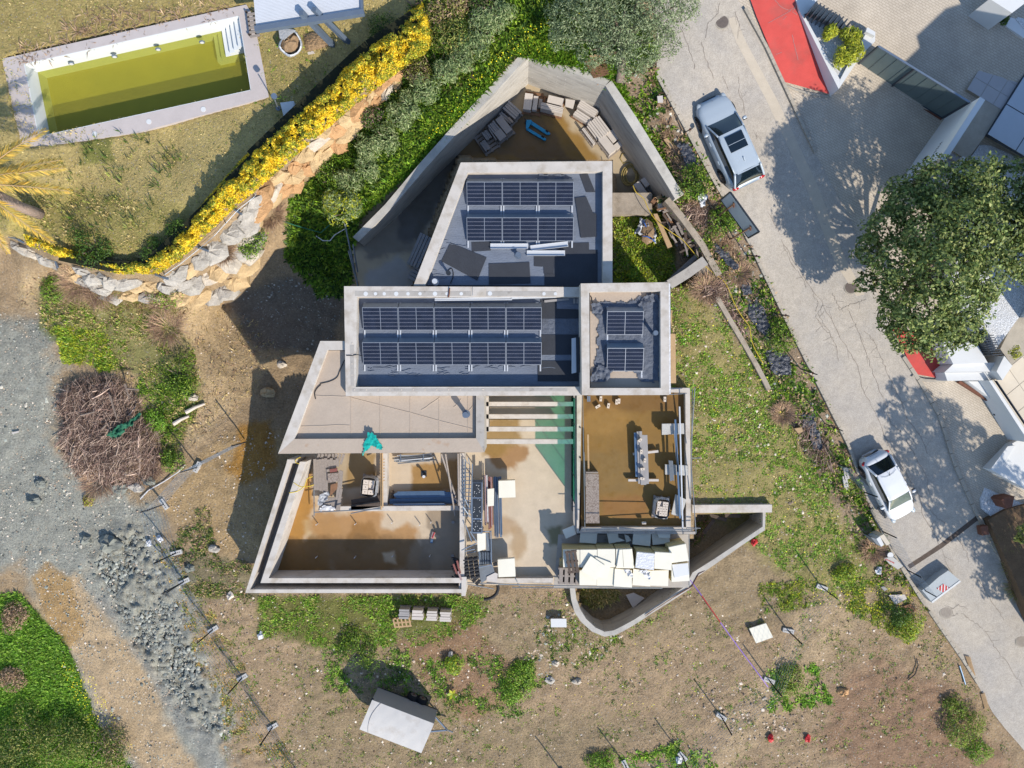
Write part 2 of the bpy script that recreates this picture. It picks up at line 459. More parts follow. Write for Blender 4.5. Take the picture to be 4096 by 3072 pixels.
 def blob(s,c,rad,seed=0,n=8,rough=0.25,m=None,flat=0.0):
  """irregular lump"""
  rr=random.Random(seed);c=Vector(c)
  rings=max(4,n//2+1);vs=[]
  amp=[[1+rr.uniform(-rough,rough)for _ in range(n)]for _ in range(rings)]
  for i in range(rings):
   ph=math.pi*(i+0.35)/(rings-0.3)
   for k in range(n):
    t=2*math.pi*k/n+0.3*(i%2)
    a=amp[i][k]
    vs.append(c+Vector((math.sin(ph)*math.cos(t)*rad[0]*a,math.sin(ph)*math.sin(t)*rad[1]*a,math.cos(ph)*rad[2]*a)))
  fs=[[i*n+k,(i+1)*n+k,(i+1)*n+(k+1)%n,i*n+(k+1)%n]for i in range(rings-1)for k in range(n)]
  fs.append(list(range(n)));fs.append([(rings-1)*n+k for k in range(n)][::-1])
  return s.add(vs,fs,m)
 def mesh(s,name,mt,off=Vector((0,0,0)),smooth=False):
  me=bpy.data.meshes.new(name)
  me.from_pydata([(v[0]-off.x,v[1]-off.y,v[2]-off.z)for v in s.v],[],s.f)
  ms=s.mats if s.mats and mt is None else([mt]if not s.mats else s.mats)
  for q in ms:
   me.materials.append(MATS[q]if isinstance(q,str)else q)
  if s.mats:
   me.polygons.foreach_set("material_index",s.mi)
  if smooth:
   me.polygons.foreach_set("use_smooth",[True]*len(me.polygons))
  me.update()
  return me
def meta(o,label=None,cat=None,group=None,kind=None):
 if label:o['label']=label
 if cat:o['category']=cat
 if group:o['group']=group
 if kind:o['kind']=kind
 return o
def rootloc(p):
 while p.parent is not None:
  p=p.parent
 return Vector(p.location)
def link(me,name,parent=None,loc=None):
 o=bpy.data.objects.new(name,me)
 COL.objects.link(o)
 if loc is not None:o.location=loc
 if parent is not None:o.parent=parent
 return o
def part(mb,name,mt,parent,smooth=False,label=None,kind=None):
 o=link(mb.mesh(name,mt,rootloc(parent),smooth),name,parent)
 if label:o['label']=label
 if kind:o['kind']=kind
 return o
def solo(mb,name,mt,label,cat,group=None,kind=None,smooth=False):
 v=np.array(mb.v)
 c=Vector((float((v[:,0].min()+v[:,0].max())/2),float((v[:,1].min()+v[:,1].max())/2),float(v[:,2].min())))
 o=link(mb.mesh(name,mt,c,smooth),name,None,c)
 return meta(o,label,cat,group,kind)
def struct(mb,name,mt,label=None,smooth=False,parent=None):
 if parent is not None:
  o=link(mb.mesh(name,mt,rootloc(parent),smooth),name,parent)
  return o
 o=link(mb.mesh(name,mt,Vector((0,0,0)),smooth),name)
 o['kind']='structure'
 if label:o['label']=label
 return o
def thing(name,loc,label,cat,group=None):
 o=bpy.data.objects.new(name,None)
 COL.objects.link(o);o.location=loc;o.empty_display_size=0.2
 return meta(o,label,cat,group)
def dup(root,loc,rz=None,label=None,scale=None):
 r=root.copy();COL.objects.link(r);r.location=loc
 if rz is not None:r.rotation_euler=(0,0,rz)
 if label:r['label']=label
 if scale:r.scale=(scale,scale,scale)
 for ch in list(root.children):
  c=ch.copy();COL.objects.link(c);c.parent=r
  for g in ch.children:
   d=g.copy();COL.objects.link(d);d.parent=c
 return r
def npmesh(name,verts,faces,mt,cols=None,smooth=False):
 """verts (N,3), faces (M,k) numpy"""
 me=bpy.data.meshes.new(name)
 verts=np.ascontiguousarray(verts,np.float32);faces=np.ascontiguousarray(faces,np.int32)
 k=faces.shape[1]
 me.vertices.add(len(verts));me.vertices.foreach_set("co",verts.ravel())
 me.loops.add(faces.size);me.loops.foreach_set("vertex_index",faces.ravel())
 me.polygons.add(len(faces))
 me.polygons.foreach_set("loop_start",np.arange(0,faces.size,k,dtype=np.int32))
 if smooth:me.polygons.foreach_set("use_smooth",np.ones(len(faces),bool))
 me.update(calc_edges=True)
 if cols is not None:
  ca=me.color_attributes.new("Col",'FLOAT_COLOR','POINT')
  c4=np.ones((len(verts),4),np.float32);c4[:,:3]=cols
  ca.data.foreach_set("color",c4.ravel())
 me.materials.append(MATS[mt])
 return me
def leaves(cen,nor,size,cols,aspect=0.45,jit=0.6,rng=NR,curl=0.15):
 """diamond leaves: verts, faces, cols"""
 N=len(cen)
 n=nor+rng.normal(0,jit,(N,3));n/=np.linalg.norm(n,axis=1,keepdims=True)+1e-9
 t=rng.normal(0,1,(N,3));t-=(t*n).sum(1,keepdims=True)*n;t/=np.linalg.norm(t,axis=1,keepdims=True)+1e-9
 b=np.cross(n,t)
 L=np.asarray(size).reshape(-1,1);Wd=L*aspect
 v=np.empty((N,4,3))
 v[:,0]=cen-t*L*0.5
 v[:,1]=cen+b*Wd*0.5+n*L*curl*0.5
 v[:,2]=cen+t*L*0.5-n*L*curl
 v[:,3]=cen-b*Wd*0.5+n*L*curl*0.5
 f=np.arange(N*4).reshape(N,4)
 return v.reshape(-1,3),f,np.repeat(cols,4,axis=0)
def colmix(cols,N,rng=NR,var=0.18):
 cols=np.asarray(cols,float)
 c=cols[rng.integers(0,len(cols),N)]
 return np.clip(c*(1+rng.normal(0,var,(N,1))),0.004,1)
CTRL=[(2650,-400,4.2),(2900,0,3.4),(2900,550,2.1),(3100,1000,1.2),(3300,1450,0.5),(3550,1940,-0.3),(3700,2250,-0.8),(3900,2600,-1.3),(4096,3000,-1.9),(4300,3500,-2.6),(3120,520,2.1),(3330,850,1.4),(3560,1300,0.7),(3850,1900,-0.3),(4096,2380,-1.0),(4500,3100,-2.0),(3300,300,2.5),(3700,900,1.6),(3900,400,2.6),(3500,50,3.2),(4096,0,3.6),(4500,0,3.8),(4096,1300,1.0),(4096,800,2.0),(4500,1300,1.2),(4096,1900,-0.1),(4500,2000,0),(2640,450,3.0),(2750,700,2.6),(2900,1000,1.6),(2760,1150,1.3),(2760,1400,0.9),(3000,1500,0.6),(2800,1900,0.2),(3200,1900,-0.1),(3000,2050,-0.2),(3100,2200,-0.5),(3300,2300,-0.7),(2900,2450,-0.9),(3300,2700,-1.3),(3600,2900,-1.6),(2700,2700,-1.4),(2400,2800,-1.6),(2100,3000,-2.0),(2048,3400,-2.4),(3300,3400,-2.2),(2150,2480,-1.0),(2000,2500,-1.1),(1700,2480,-1.0),(1400,2450,-0.9),(1150,2480,-0.9),(1500,2800,-1.6),(1200,2800,-1.5),(1750,2850,-1.7),(1500,3300,-2.3),(893,2114,-0.4),(960,2224,-0.4),(1030,2180,-0.4),(1000,1950,-0.5),(820,2000,-0.5),(700,2250,-0.6),(800,2550,-1.0),(1000,2900,-1.6),(600,1950,-0.5),(450,1750,-0.2),(150,1400,-0.2),(100,1800,-0.8),(300,2100,-0.9),(450,2350,-1.0),(300,2600,-1.7),(100,2450,-1.4),(100,2900,-2.2),(500,2900,-2.2),(850,3050,-2.0),(0,3400,-2.8),(-400,2400,-1.5),(-400,1500,-0.4),(250,1300,0.2),(500,1300,-0.1),(700,1450,-0.5),(850,1500,-1.0),(1050,1450,-2.4),(1150,1600,-2.2),(1000,1700,-1.2),(893,1219,-2.6),(1000,1260,-3.0),(1100,1300,-3.0),(1250,1250,-2.8),(1330,1120,-2.6),(1200,1080,-2.0),(1598,338,2.7),(1482,430,2.3),(1422,514,2.0),(1376,574,1.6),(1292,648,1.2),(1251,708,0.9),(1190,770,0.5),(1120,900,0.1),(1024,1064,-0.4),(917,1185,-1.4),(810,1215,-0.8),(583,1205,-0.2),(440,1198,0.1),(222,1060,0.5),(28,965,0.8),(-300,900,1.0),(1589,270,3.4),(1427,385,3.2),(1302,490,3.1),(1177,610,3.0),(1095,680,3.0),(1000,790,3.0),(870,920,2.9),(667,1095,2.8),(463,1095,2.8),(222,1030,2.8),(28,930,2.8),(-300,850,2.8),(300,800,2.9),(700,600,3.0),(1000,450,3.1),(300,100,3.1),(0,0,3.1),(700,-100,3.2),(1000,100,3.2),(1300,300,3.2),(1550,100,3.4),(1300,-300,3.4),(-400,300,3.0),(0,-400,3.1),(1700,420,3.0),(1600,560,2.2),(1500,750,1.4),(1350,850,0.8),(1220,950,-0.2),(1390,960,0.2),(1600,720,1.5),(1800,500,2.5),(2000,300,3.2),(2090,190,3.4),(1900,150,3.7),(2250,190,3.6),(2450,300,3.4),(2200,0,4.0),(2600,150,3.5),(2200,-300,4.4),(2060,800,-0.4),(2450,640,-0.4),(2550,1000,0.4),(2600,1120,0.3),]
_c=np.array(CTRL,float)
_cn=_c[:,:2]/1000.0
_D=np.sqrt(((_cn[:,None]-_cn[None])**2).sum(-1))
_A=np.zeros((len(_c)+3,)*2);_A[:len(_c),:len(_c)]=-_D+np.eye(len(_c))*-0.01
_A[:len(_c),len(_c)]=1;_A[:len(_c),len(_c)+1:]=_cn;_A[len(_c),:len(_c)]=1;_A[len(_c)+1:,:len(_c)]=_cn.T
_w=np.linalg.solve(_A,np.concatenate([_c[:,2],np.zeros(3)]))
RW_IN=[(1434,967),(1839,521),(2115,222),(2421,342),(2690,770)]
YARD_PIT=[(1400,955),(1825,515),(2100,212),(2440,325),(2720,765),(2560,870),(2450,870),(2450,700),(1843,640),(1640,1160),(1420,1160)]
GRASS_YARD=[(2445,800),(2600,820),(2670,790),(2740,900),(2830,1030),(2870,1090),(2760,1150),(2445,1150)]
HOUSE_HOLE=[(1390,1160),(1640,1140),(1850,640),(2445,640),(2460,1120),(2680,1120),(2700,1560),(2760,1560),(2760,2140),(2770,2330),(1850,2330),(1850,2300),(1080,2300),(1260,1900),(1200,1800),(1320,1420)]
POOL_HOLE=[(95,255),(956,62),(1005,361),(153,548)]
CURVE_PIT_IN=SP(2,3,(548,105),(590,280),(640,370),(720,440),(800,470),(880,455),(960,420),(1150,300),(1500,60))+SP(2,2,(1540,1640),(2160,1240),(2165,1105),(1575,1108))+[(2770,2150),(2300,2330)]
FIXED=[(YARD_PIT,-0.35),(GRASS_YARD,0.3),(HOUSE_HOLE,-2.6),(POOL_HOLE,0.4),(CURVE_PIT_IN,-2.3)]
FIX_IN=[14,6,40,4,4]
def Z(px,py,fixed=True):
 px=np.atleast_1d(np.asarray(px,float));py=np.atleast_1d(np.asarray(py,float))
 sh=px.shape;x=px.ravel()/1000.0;y=py.ravel()/1000.0
 z=np.empty(len(x))
 for i in range(0,len(x),20000):
  d=np.sqrt((x[i:i+20000,None]-_cn[None,:,0])**2+(y[i:i+20000,None]-_cn[None,:,1])**2)
  z[i:i+20000]=-d@_w[:len(_c)]+_w[len(_c)]+_w[len(_c)+1]*x[i:i+20000]+_w[len(_c)+2]*y[i:i+20000]
 z=z.reshape(sh)
 if fixed:
  for(poly,zz),ins in zip(FIXED,FIX_IN):
   z=np.where(sdist(poly,px,py)>ins,zz,z)
 return z
def GZ(px,py):
 return float(Z(px,py)[0])
def G(px,py,dz=0.0):
 z=GZ(px,py)
 return W(px,py,z+dz)
SOIL=P(184,158,124)
REG=[(O((560,1240),(1990,1290),(2240,1700),(2240,1760),(500,1760),(430,1200)),P(182,156,124),60,60,1),(O((1500,900),(1560,1080),(1850,1250),(2000,1330),(1700,1360),(1300,1400),(1000,1430),(900,1500),(1250,1560),(1500,1560),(1250,1660),(620,1700),(640,1300),(1200,1300)),P(164,144,112),50,70,0.7),(O((1520,1660),(1620,1480),(1720,1370),(1700,1320),(1780,1280),(1900,1300),(1800,1420),(1650,1560),(1560,1700)),P(198,172,136),25,40,0.85),(O((1900,1400),(2080,1500),(2180,1660),(1900,1700),(1760,1600),(1800,1480)),P(150,112,90),60,60,0.55),(O((1440,610),(1560,560),(1720,800),(1900,1150),(1960,1260),(1760,1280),(1500,1080),(1450,840)),P(168,156,100),30,50,0.9),(O((1280,120),(1420,120),(1620,520),(1830,980),(1960,1260),(1900,1270),(1700,900),(1500,600),(1300,200)),P(168,146,122),18,25,0.9),(O((1300,140),(1345,190),(1470,400),(1420,380),(1300,190)),P(104,138,44),12,18,0.9),(O((-250,640),(100,690),(130,780),(140,860),(120,920),(160,1000),(300,1060),(340,1110),(400,1250),(440,1400),(500,1560),(520,1760),(560,1900),(300,1900),(160,1500),(60,1240),(-250,1250)),P(172,170,156),46,70,1),([(150,2310),(320,2300),(400,2430),(520,2560),(620,2750),(690,2900),(830,3110),(1000,3500),(600,3500),(560,3110),(400,2850),(330,2690),(230,2560),(150,2460)],P(206,178,140),34,34,0.97),(O((70,1250),(100,1215),(150,1250),(190,1360),(150,1400),(110,1370),(85,1290)),P(186,150,98),12,14,0.8),([(330,2340),(440,2400),(530,2600),(700,2800),(860,2950),(910,3100),(1000,3400),(900,3400),(820,3072),(690,2880),(620,2730),(520,2560),(400,2430)],P(166,164,154),22,20,0.8),(O((60,590),(330,640),(470,640),(560,700),(620,770),(520,880),(430,960),(330,960),(240,780),(120,700),(40,660)),P(212,184,142),22,40,1),(O((90,600),(330,640),(420,760),(430,880),(370,1010),(280,800),(150,760),(90,700)),P(128,136,70),22,40,0.75),(O((480,640),(620,600),(740,640),(720,760),(560,760)),P(140,128,112),20,20,0.9),(O((480,930),(560,930),(700,900),(640,1100),(560,1220),(440,1190),(340,1090)),P(196,166,122),26,30,1),(O((510,920),(590,900),(600,1010),(530,1050),(490,1010),(520,960)),P(190,138,60),16,22,0.8),(O((430,1200),(560,1210),(560,1290),(430,1290),(380,1180)),P(120,116,88),20,30,0.7),(O((-200,-200),(900,-200),(930,30),(680,230),(420,470),(310,570),(60,520),(-200,470)),P(204,182,120),6,10,1),(O((-100,390),(200,420),(420,440),(400,520),(310,570),(60,520)),P(160,152,84),40,40,0.6),(O((170,300),(240,290),(250,350),(180,360)),P(110,124,52),14,16,0.7),(O((-20,-60),(540,-60),(560,20),(60,130),(-20,150)),P(172,152,92),40,40,0.5),(O((540,100),(640,60),(700,200),(600,260),(560,220)),P(166,150,92),30,30,0.6),(O((880,-150),(1300,-150),(1420,120),(1300,160),(1130,110),(1000,230),(780,470),(740,620),(620,560),(640,420),(860,180),(930,40)),P(78,88,38),12,16,1),(O((1330,450),(1450,450),(1460,560),(1440,640),(1330,640)),P(110,122,40),8,10,1),(O((-100,1290),(40,1280),(150,1400),(210,1560),(300,1680),(300,1760),(-100,1760)),P(84,110,30),14,22,1),(O((560,1290),(1010,1290),(1050,1300),(960,1380),(720,1400),(560,1380)),P(112,118,52),26,34,0.8),(O((850,1380),(1010,1340),(1160,1480),(1010,1560),(930,1480)),P(160,120,92),24,30,0.6),]
def soil_colour(x,y):
 c=np.empty(x.shape+(3,));c[:]=SOIL
 nz=fbm(x,y,90,5)-0.5;nz2=fbm(x,y,22,3,5.5)-0.5
 for poly,col,soft,rag,op in REG:
  p=np.asarray(poly);b=soft+rag
  sel=(x>p[:,0].min()-b)&(x<p[:,0].max()+b)&(y>p[:,1].min()-b)&(y<p[:,1].max()+b)
  if not sel.any():continue
  d=sdist(poly,x[sel],y[sel])+nz[sel]*rag*2.2+nz2[sel]*rag
  w=(sstep(-soft,soft,d)*op)[:,None]
  c[sel]=c[sel]*(1-w)+np.array(col)*w
 return c
STEP=10
gx=np.arange(-520,4640,STEP,float);gy=np.arange(-420,3520,STEP,float)
PX,PY=np.meshgrid(gx,gy)
ZZ=Z(PX,PY)
ROAD_L=O((1290,-230),(1400,-20),(1420,60),(1418,165),(1445,215),(1545,400),(1600,490),(1700,700),(1830,960),(1880,1100),(1930,1200),(1985,1290),(2040,1370),(2075,1420),(2110,1475),(2150,1550),(2212,1620),(2420,1900))
ROAD_R=O((1470,-230),(1580,-20),(1608,20),(1655,105),(1690,180),(1760,330),(1840,480),(1890,620),(1950,770),(1990,830),(2030,900),(2060,1000),(2100,1090),(2140,1170),(2200,1270),(2260,1360),(2320,1450),(2520,1760))
VILLA=ROAD_R+[(4900,3300),(4900,-430),(2700,-430)]
road_poly=ROAD_L+ROAD_R[::-1]
DECK=[(8,235),(80,208),(300,162),(985,18),(1010,60),(1000,130),(1075,388),(900,438),(700,492),(560,528),(380,560),(85,602),(55,480)]
FLAT=[road_poly,VILLA,POOL_HOLE,YARD_PIT]
flat=np.zeros(PX.shape)
for p in FLAT:
 flat=np.maximum(flat,sstep(-25,5,sdist(p,PX,PY)))
gravel=np.maximum(sstep(-20,30,sdist(REG[7][0],PX,PY)),0)*(1-sstep(-20,30,sdist(REG[8][0],PX,PY)))
bottom=sstep(-40,60,sdist(REG[0][0],PX,PY))
lawn=sstep(-10,10,sdist(REG[17][0],PX,PY))
n1=fbm(PX,PY,120,4)-0.5;n2=fbm(PX,PY,34,3,3.3)-0.5;n3=fbm(PX,PY,15,2,7.1)-0.5
rough=0.22*n1+0.16*n2+0.08*n3
heap=fbm(PX,PY,60,4,9.4)
RUB=[(380,2250),(460,2120),(560,2120),(620,2250),(700,2400),(790,2650),(900,2850),(880,2960),(720,2810),(560,2620),(470,2420)]
rub=sstep(-60,30,sdist(RUB,PX,PY)+n1*60)
amp=gravel*(0.3+0.4*sstep(0.5,0.7,heap)+1.7*rub)+(1-gravel)*(0.75-0.5*lawn)
row=(PX*0.33+PY)/50.0+0.8*n1
furrow=0.022*np.sin(row*2*math.pi)*bottom*sstep(0.35,0.6,fbm(PX,PY,200,2,2.2))
ZZ=ZZ+(rough*amp+furrow+(0.05*gravel+.3*rub*gravel)*(n3+n2))*(1-flat)
ZZ=ZZ-0.3*sstep(0,8,sdist(DECK,PX,PY))
ZZ=ZZ-0.22*np.maximum(sstep(-2,10,sdist(road_poly,PX,PY)),sstep(-2,10,sdist(VILLA,PX,PY)))
CC=soil_colour(PX,PY)
ny,nx=PX.shape
gv=np.stack([(PX-CX)/F*(H-ZZ),-(PY-CY)/F*(H-ZZ),ZZ],-1).reshape(-1,3)
ii=np.arange(ny*nx).reshape(ny,nx)
gf=np.stack([ii[:-1,:-1],ii[1:,:-1],ii[1:,1:],ii[:-1,1:]],-1).reshape(-1,4)
ground=link(npmesh("ground",gv,gf,"ground",CC.reshape(-1,3),True),"ground")
ground['kind']='structure';ground['label']='sloping building plot of bare soil, gravel and dry grass around the house'
def resample(pts,n):
 pts=[Vector((p[0],p[1],0))for p in pts]
 d=[0]
 for a,b in zip(pts[:-1],pts[1:]):d.append(d[-1]+(b-a).length)
 out=[]
 for i in range(n):
  t=d[-1]*i/(n-1);k=0
  while k<len(d)-2 and d[k+1]<t:k+=1
  f=(t-d[k])/max(d[k+1]-d[k],1e-6)
  p=pts[k].lerp(pts[k+1],min(f,1));out.append((p.x,p.y))
 return out
def ribbon(left,right,n,m,dz,mb=None,mt=None):
 mb=mb or MB()
 L=resample(left,n);R=resample(right,n)
 xs=np.array([[L[i][0]+(R[i][0]-L[i][0])*j/m for j in range(m+1)]for i in range(n)])
 ys=np.array([[L[i][1]+(R[i][1]-L[i][1])*j/m for j in range(m+1)]for i in range(n)])
 zs=Z(xs,ys,False)+dz
 vs=[W(xs[i,j],ys[i,j],zs[i,j])for i in range(n)for j in range(m+1)]
 fs=[[i*(m+1)+j,(i+1)*(m+1)+j,(i+1)*(m+1)+j+1,i*(m+1)+j+1]for i in range(n-1)for j in range(m)]
 return mb.add(vs,fs,mt)
def polysheet(poly,dz,mb=None,mt=None):
 """flat-ish sheet over a convex-enough polygon following the slope"""
 mb=mb or MB()
 pts=[(x,y)for x,y in poly]
 zs=Z([p[0]for p in pts],[p[1]for p in pts],False)+dz
 return mb.add([W(p[0],p[1],z)for p,z in zip(pts,zs)],[list(range(len(pts)))[::-1]],mt)
road=struct(ribbon(ROAD_L,ROAD_R,60,14,0.0),"road","road_old","worn pale concrete road running down between the plot and the villas",True)
band_l=O((1572,40),(1590,90),(1660,225),(1740,400),(1800,560),(1850,640));band_r=O((1588,36),(1612,92),(1684,225),(1766,400),(1824,555),(1868,636))
struct(ribbon(band_l,band_r,24,2,0.006),"road_gutter","gutter_band","pale concrete drainage strip let into the road",True)
band2_l=O((1990,835),(2030,905),(2060,1000),(2105,1100));
def strip(pts,w,dz,mb=None,mt=None,fixed=False):
 mb=mb or MB()
 n=len(pts);vs=[]
 zs=Z([p[0]for p in pts],[p[1]for p in pts],fixed)+dz
 Wp=[W(p[0],p[1],z)for p,z in zip(pts,zs)]
 for i in range(n):
  d=Wp[min(i+1,n-1)]-Wp[max(i-1,0)];d.z=0;d.normalize()
  s=Vector((-d.y,d.x,0))*(w[i]if isinstance(w,(list,tuple))else w)/2
  vs+=[Wp[i]+s,Wp[i]-s]
 return mb.add(vs,[[2*i,2*i+1,2*i+3,2*i+2]for i in range(n-1)],mt)
CR=[SP(3,1,(0,180),(90,320),(130,450),(290,700),(350,800),(470,960),(560,1130),(640,1280),(720,1400),(780,1500))+SP(3,2,(820,60),(880,150),(960,330),(1060,560),(1200,780),(1320,1000),(1340,1140),(1460,1330),(1530,1520),(1600,1659)),SP(3,1,(690,1010),(740,1110),(800,1240),(850,1400),(920,1600),(950,1659))+SP(3,2,(960,40),(1020,180),(1060,340),(1150,420)),SP(3,1,(840,1200),(920,1290),(990,1460),(1040,1580))+SP(3,2,(1090,20),(1160,160),(1200,300),(1300,420),(1380,600)),SP(3,1,(140,460),(190,600),(300,740),(330,820)),SP(3,1,(480,970),(430,1060),(520,1190),(590,1330),(610,1470)),SP(3,1,(410,1060),(480,1180),(570,1260)),SP(3,1,(390,880),(430,960),(415,1040)),SP(3,2,(1270,900),(1340,1000),(1460,1160),(1540,1210)),SP(3,2,(1200,480),(1280,640),(1370,800),(1390,960)),SP(3,2,(1630,1330),(1720,1460),(1740,1540)),SP(2,0,(1470,250),(1540,440),(1580,600)),SP(2,0,(1640,370),(1690,560),(1750,680)),SP(2,0,(1790,20),(1780,120),(1690,200),(1670,330)),SP(2,0,(1930,100),(1965,230),(1950,340)),SP(2,0,(1820,650),(1870,780)),SP(2,0,(1960,660),(1960,800),(2000,900),(2020,1020)),SP(2,0,(2110,1150),(2120,1210)),SP(3,3,(1810,10),(1860,100),(1930,220),(2040,380)),SP(3,3,(1690,340),(1800,410),(1900,500),(1960,620),(2060,740),(2140,870),(2212,960)),SP(3,3,(1580,290),(1650,250),(1720,290)),SP(3,3,(1560,350),(1640,330)),SP(3,1,(620,1020),(700,980),(850,930)),SP(3,1,(550,870),(600,960),(625,1025))]
mb=MB()
for cpts in CR:
 fine=[]
 rs=resample(cpts,max(4,len(cpts)*5))
 for x,y in rs:fine.append((x+RNG.uniform(-3.5,3.5),y+RNG.uniform(-3.5,3.5)))
 strip(fine,[RNG.uniform(0.01,0.03)for _ in fine],0.011,mb)
 for k in range(2,len(fine)-2,4):
  if RNG.random()<0.5:
   a=RNG.uniform(0,6.28);q=[fine[k]]
   for _ in range(4):
    a+=RNG.uniform(-0.5,0.5);q.append((q[-1][0]+9*math.cos(a),q[-1][1]+9*math.sin(a)))
   strip(q,0.010,0.011,mb)
cr=struct(mb,"road_crack","crack","dark branching cracks across the pale road")
struct(strip(resample(SP(3,2,(1215,1580),(1500,1395),(1830,1140)),12),0.26,0.012),"road_drain","wood_dark","dark drain joint across the road below the white car")
kl=resample(ROAD_L[3:15],95)
ks=thing("kerb",G(*kl[0]),"row of old kerb stones along the plot side of the road","kerb");ks['kind']='structure'
for i in range(len(kl)-1):
 if 60<i<66 or RNG.random()<0.06:continue
 a=G(*kl[i]);b=G(*kl[i+1]);d=(b-a)
 part(MB().beam(a+d*0.03+Vector((0,0,0.05)),b-d*0.03+Vector((0,0,0.05+RNG.uniform(-.02,.02))),0.14,0.26),"kerb_stone","kerb_stone",ks)
kr=resample(ROAD_R[2:6],26)
ks=thing("kerb",G(*kr[0]),"kerb stones between the road and the red pavement","kerb");ks['kind']='structure'
for i in range(len(kr)-1):
 a=G(*kr[i]);b=G(*kr[i+1]);d=b-a
 part(MB().beam(a+d*0.02+Vector((0,0,0.06)),b-d*0.02+Vector((0,0,0.06)),0.16,0.2 if i<17 else 0.14),"kerb_stone","kerb_stone",ks)
kr=resample(ROAD_R[8:],40)
ks=thing("kerb",G(*kr[0]),"pale kerb stones between the road and the lower villa drive","kerb");ks['kind']='structure'
for i in range(len(kr)-1):
 a=G(*kr[i]);b=G(*kr[i+1]);d=b-a
 part(MB().beam(a+d*0.02+Vector((0,0,0.02)),b-d*0.02+Vector((0,0,0.02)),0.2,0.16),"kerb_stone","kerb_stone",ks)
drv_l=O((1690,180),(1720,250),(1760,330),(1800,405),(1840,480),(1890,620));drv_r=O((1800,203),(1890,205),(1980,330),(1960,400),(1930,430),(1930,600))
DRIVE1=ROAD_R[4:8]+[S(3,1,700,420)]+[S(3,0,1130,1640),S(3,0,1520,1030),S(3,0,770,570),S(3,0,545,830)]
villa_rib_r=[(x+1500,y-300)for x,y in ROAD_R]
struct(ribbon(ROAD_R,villa_rib_r,60,30,-0.02),"driveway","pavers","grey block paving in front of the villas",True)
RED1=O((1600,-60),(1622,0),(1655,60),(1700,165))+SP(3,0,(150,715),(350,790),(540,822))+SP(3,0,(430,500),(330,220),(268,70),(180,-130))
rl=SP(2,0,(2040,-60))+SP(3,0,(-100,140),(0,380),(70,560),(135,705));rr=SP(3,0,(200,-100),(270,85),(330,240),(440,560),(540,815))
struct(ribbon(rl,rr,24,8,0.09),"pavement","red_pavement","red painted pavement beside the triangular planter",True)
mbk=MB();ribbon(SP(3,0,(120,715),(240,765),(360,800),(545,828)),SP(3,0,(135,735),(240,785),(360,820),(545,845)),12,1,0.07,mbk);struct(mbk,"pavement_edge","kerb_stone","pale edge of the red pavement",True)
rl=SP(3,1,(1185,1390),(1230,1500),(1290,1580));rr=SP(3,1,(1420,1330),(1470,1450),(1530,1610))
struct(ribbon(SP(3,1,(1060,1160),(1185,1390),(1260,1570)),SP(3,1,(1350,1240),(1450,1390),(1535,1620)),14,6,0.09),"pavement","red_pavement","small red pavement patch under the tree by the white wall",True)
mbk=MB();ribbon(SP(3,1,(1255,1580),(1350,1615),(1530,1625)),SP(3,1,(1240,1600),(1350,1640),(1535,1645)),8,1,0.08,mbk);struct(mbk,"pavement_edge","kerb_stone","pale rounded edge of the small red pavement",True)
zD=3.26
mat('pool_algae',P(206,192,96),.9,.1,1,.05,30,0)
pool=thing("swimming_pool",W(550,310,zD-2),"long rectangular pool half full of murky yellow green water","swimming pool")
deck_out=[(8,235),(80,208),(300,162),(985,18),(1010,60),(1000,130),(1075,388),(900,438),(700,492),(560,528),(380,560),(85,602),(55,480)]
mb=MB()
pi=POOL_HOLE
tl_,tr_,br_,bl_=pi
for quad in([(8,235),(985,18),tr_,tl_],[(985,18),(1012,62),(1075,388),br_,tr_],[(1075,388),(560,528),(85,602),bl_,br_],[(85,602),(55,480),(8,235),tl_,bl_]):
 mb.ppx(quad,zD,zD-0.35)
part(mb,"deck","pool_coping",pool)
mb=MB()
inn=[W(x,y,zD)for x,y in pi]
cen=sum(inn,Vector())/4
for i in range(4):
 a,b=inn[i],inn[(i+1)%4];d=(b-a).normalized();n=Vector((-d.y,d.x,0))
 if(cen-a).dot(n)>0:n=-n
 mb.prism([a+n*0.004,b+n*0.004,b+n*0.2,a+n*0.2],zD-2.4,zD-0.352)
 mb.prism([a-n*0.03,b-n*0.03,b+n*0.003,a+n*0.003],zD-2.4,zD-0.004)
part(mb,"basin_wall","pool_white",pool)
mb=MB();mb.prism(inn,zD-2.6,zD-1.75);part(mb,"basin_floor","pool_algae",pool)
mb=MB();c2=[p+(cen-p).normalized()*0.02 for p in inn]
mb.add([(p.x,p.y,zD-1.0)for p in c2],[[3,2,1,0]]);wat=part(mb,"water","pool_water",pool)
e1=(inn[1]-inn[0]).normalized();e2=(inn[2]-inn[1]).normalized()
for k in range(6):
 o1=inn[1]-e1*(0.08+0.30*k)+e2*0.03
 q=[o1,o1-e1*0.30,o1-e1*0.30+e2*1.35,o1+e2*1.35]
 part(MB().prism(q,zD-1.8,zD-0.30-0.21*k),"step","pool_white",pool)
for x,y in((608,500),(978,420),(1352,337),(1727,253)):
 p=W(*S(0,0,x,y),zD-0.62)
 n=Vector((e2.x,e2.y,0)).normalized()
 a=p-(p-inn[0]).dot(n)*n+n*0.03
 mb=MB();mb.tube([a,a+n*0.05],0.14,14)
 lt=part(mb,"pool_light","galv",pool)
 part(MB().tube([a+n*0.051,a+n*0.07],0.10,14),"lens","white_paint",lt)
for x,y in((820,1158),(1287,1052),(1757,945)):
 p=W(*S(0,0,x,y),zD)
 part(MB().cyl(p,0.13,zD-0.05,zD+0.02,16),"skimmer_lid","white_paint",pool)
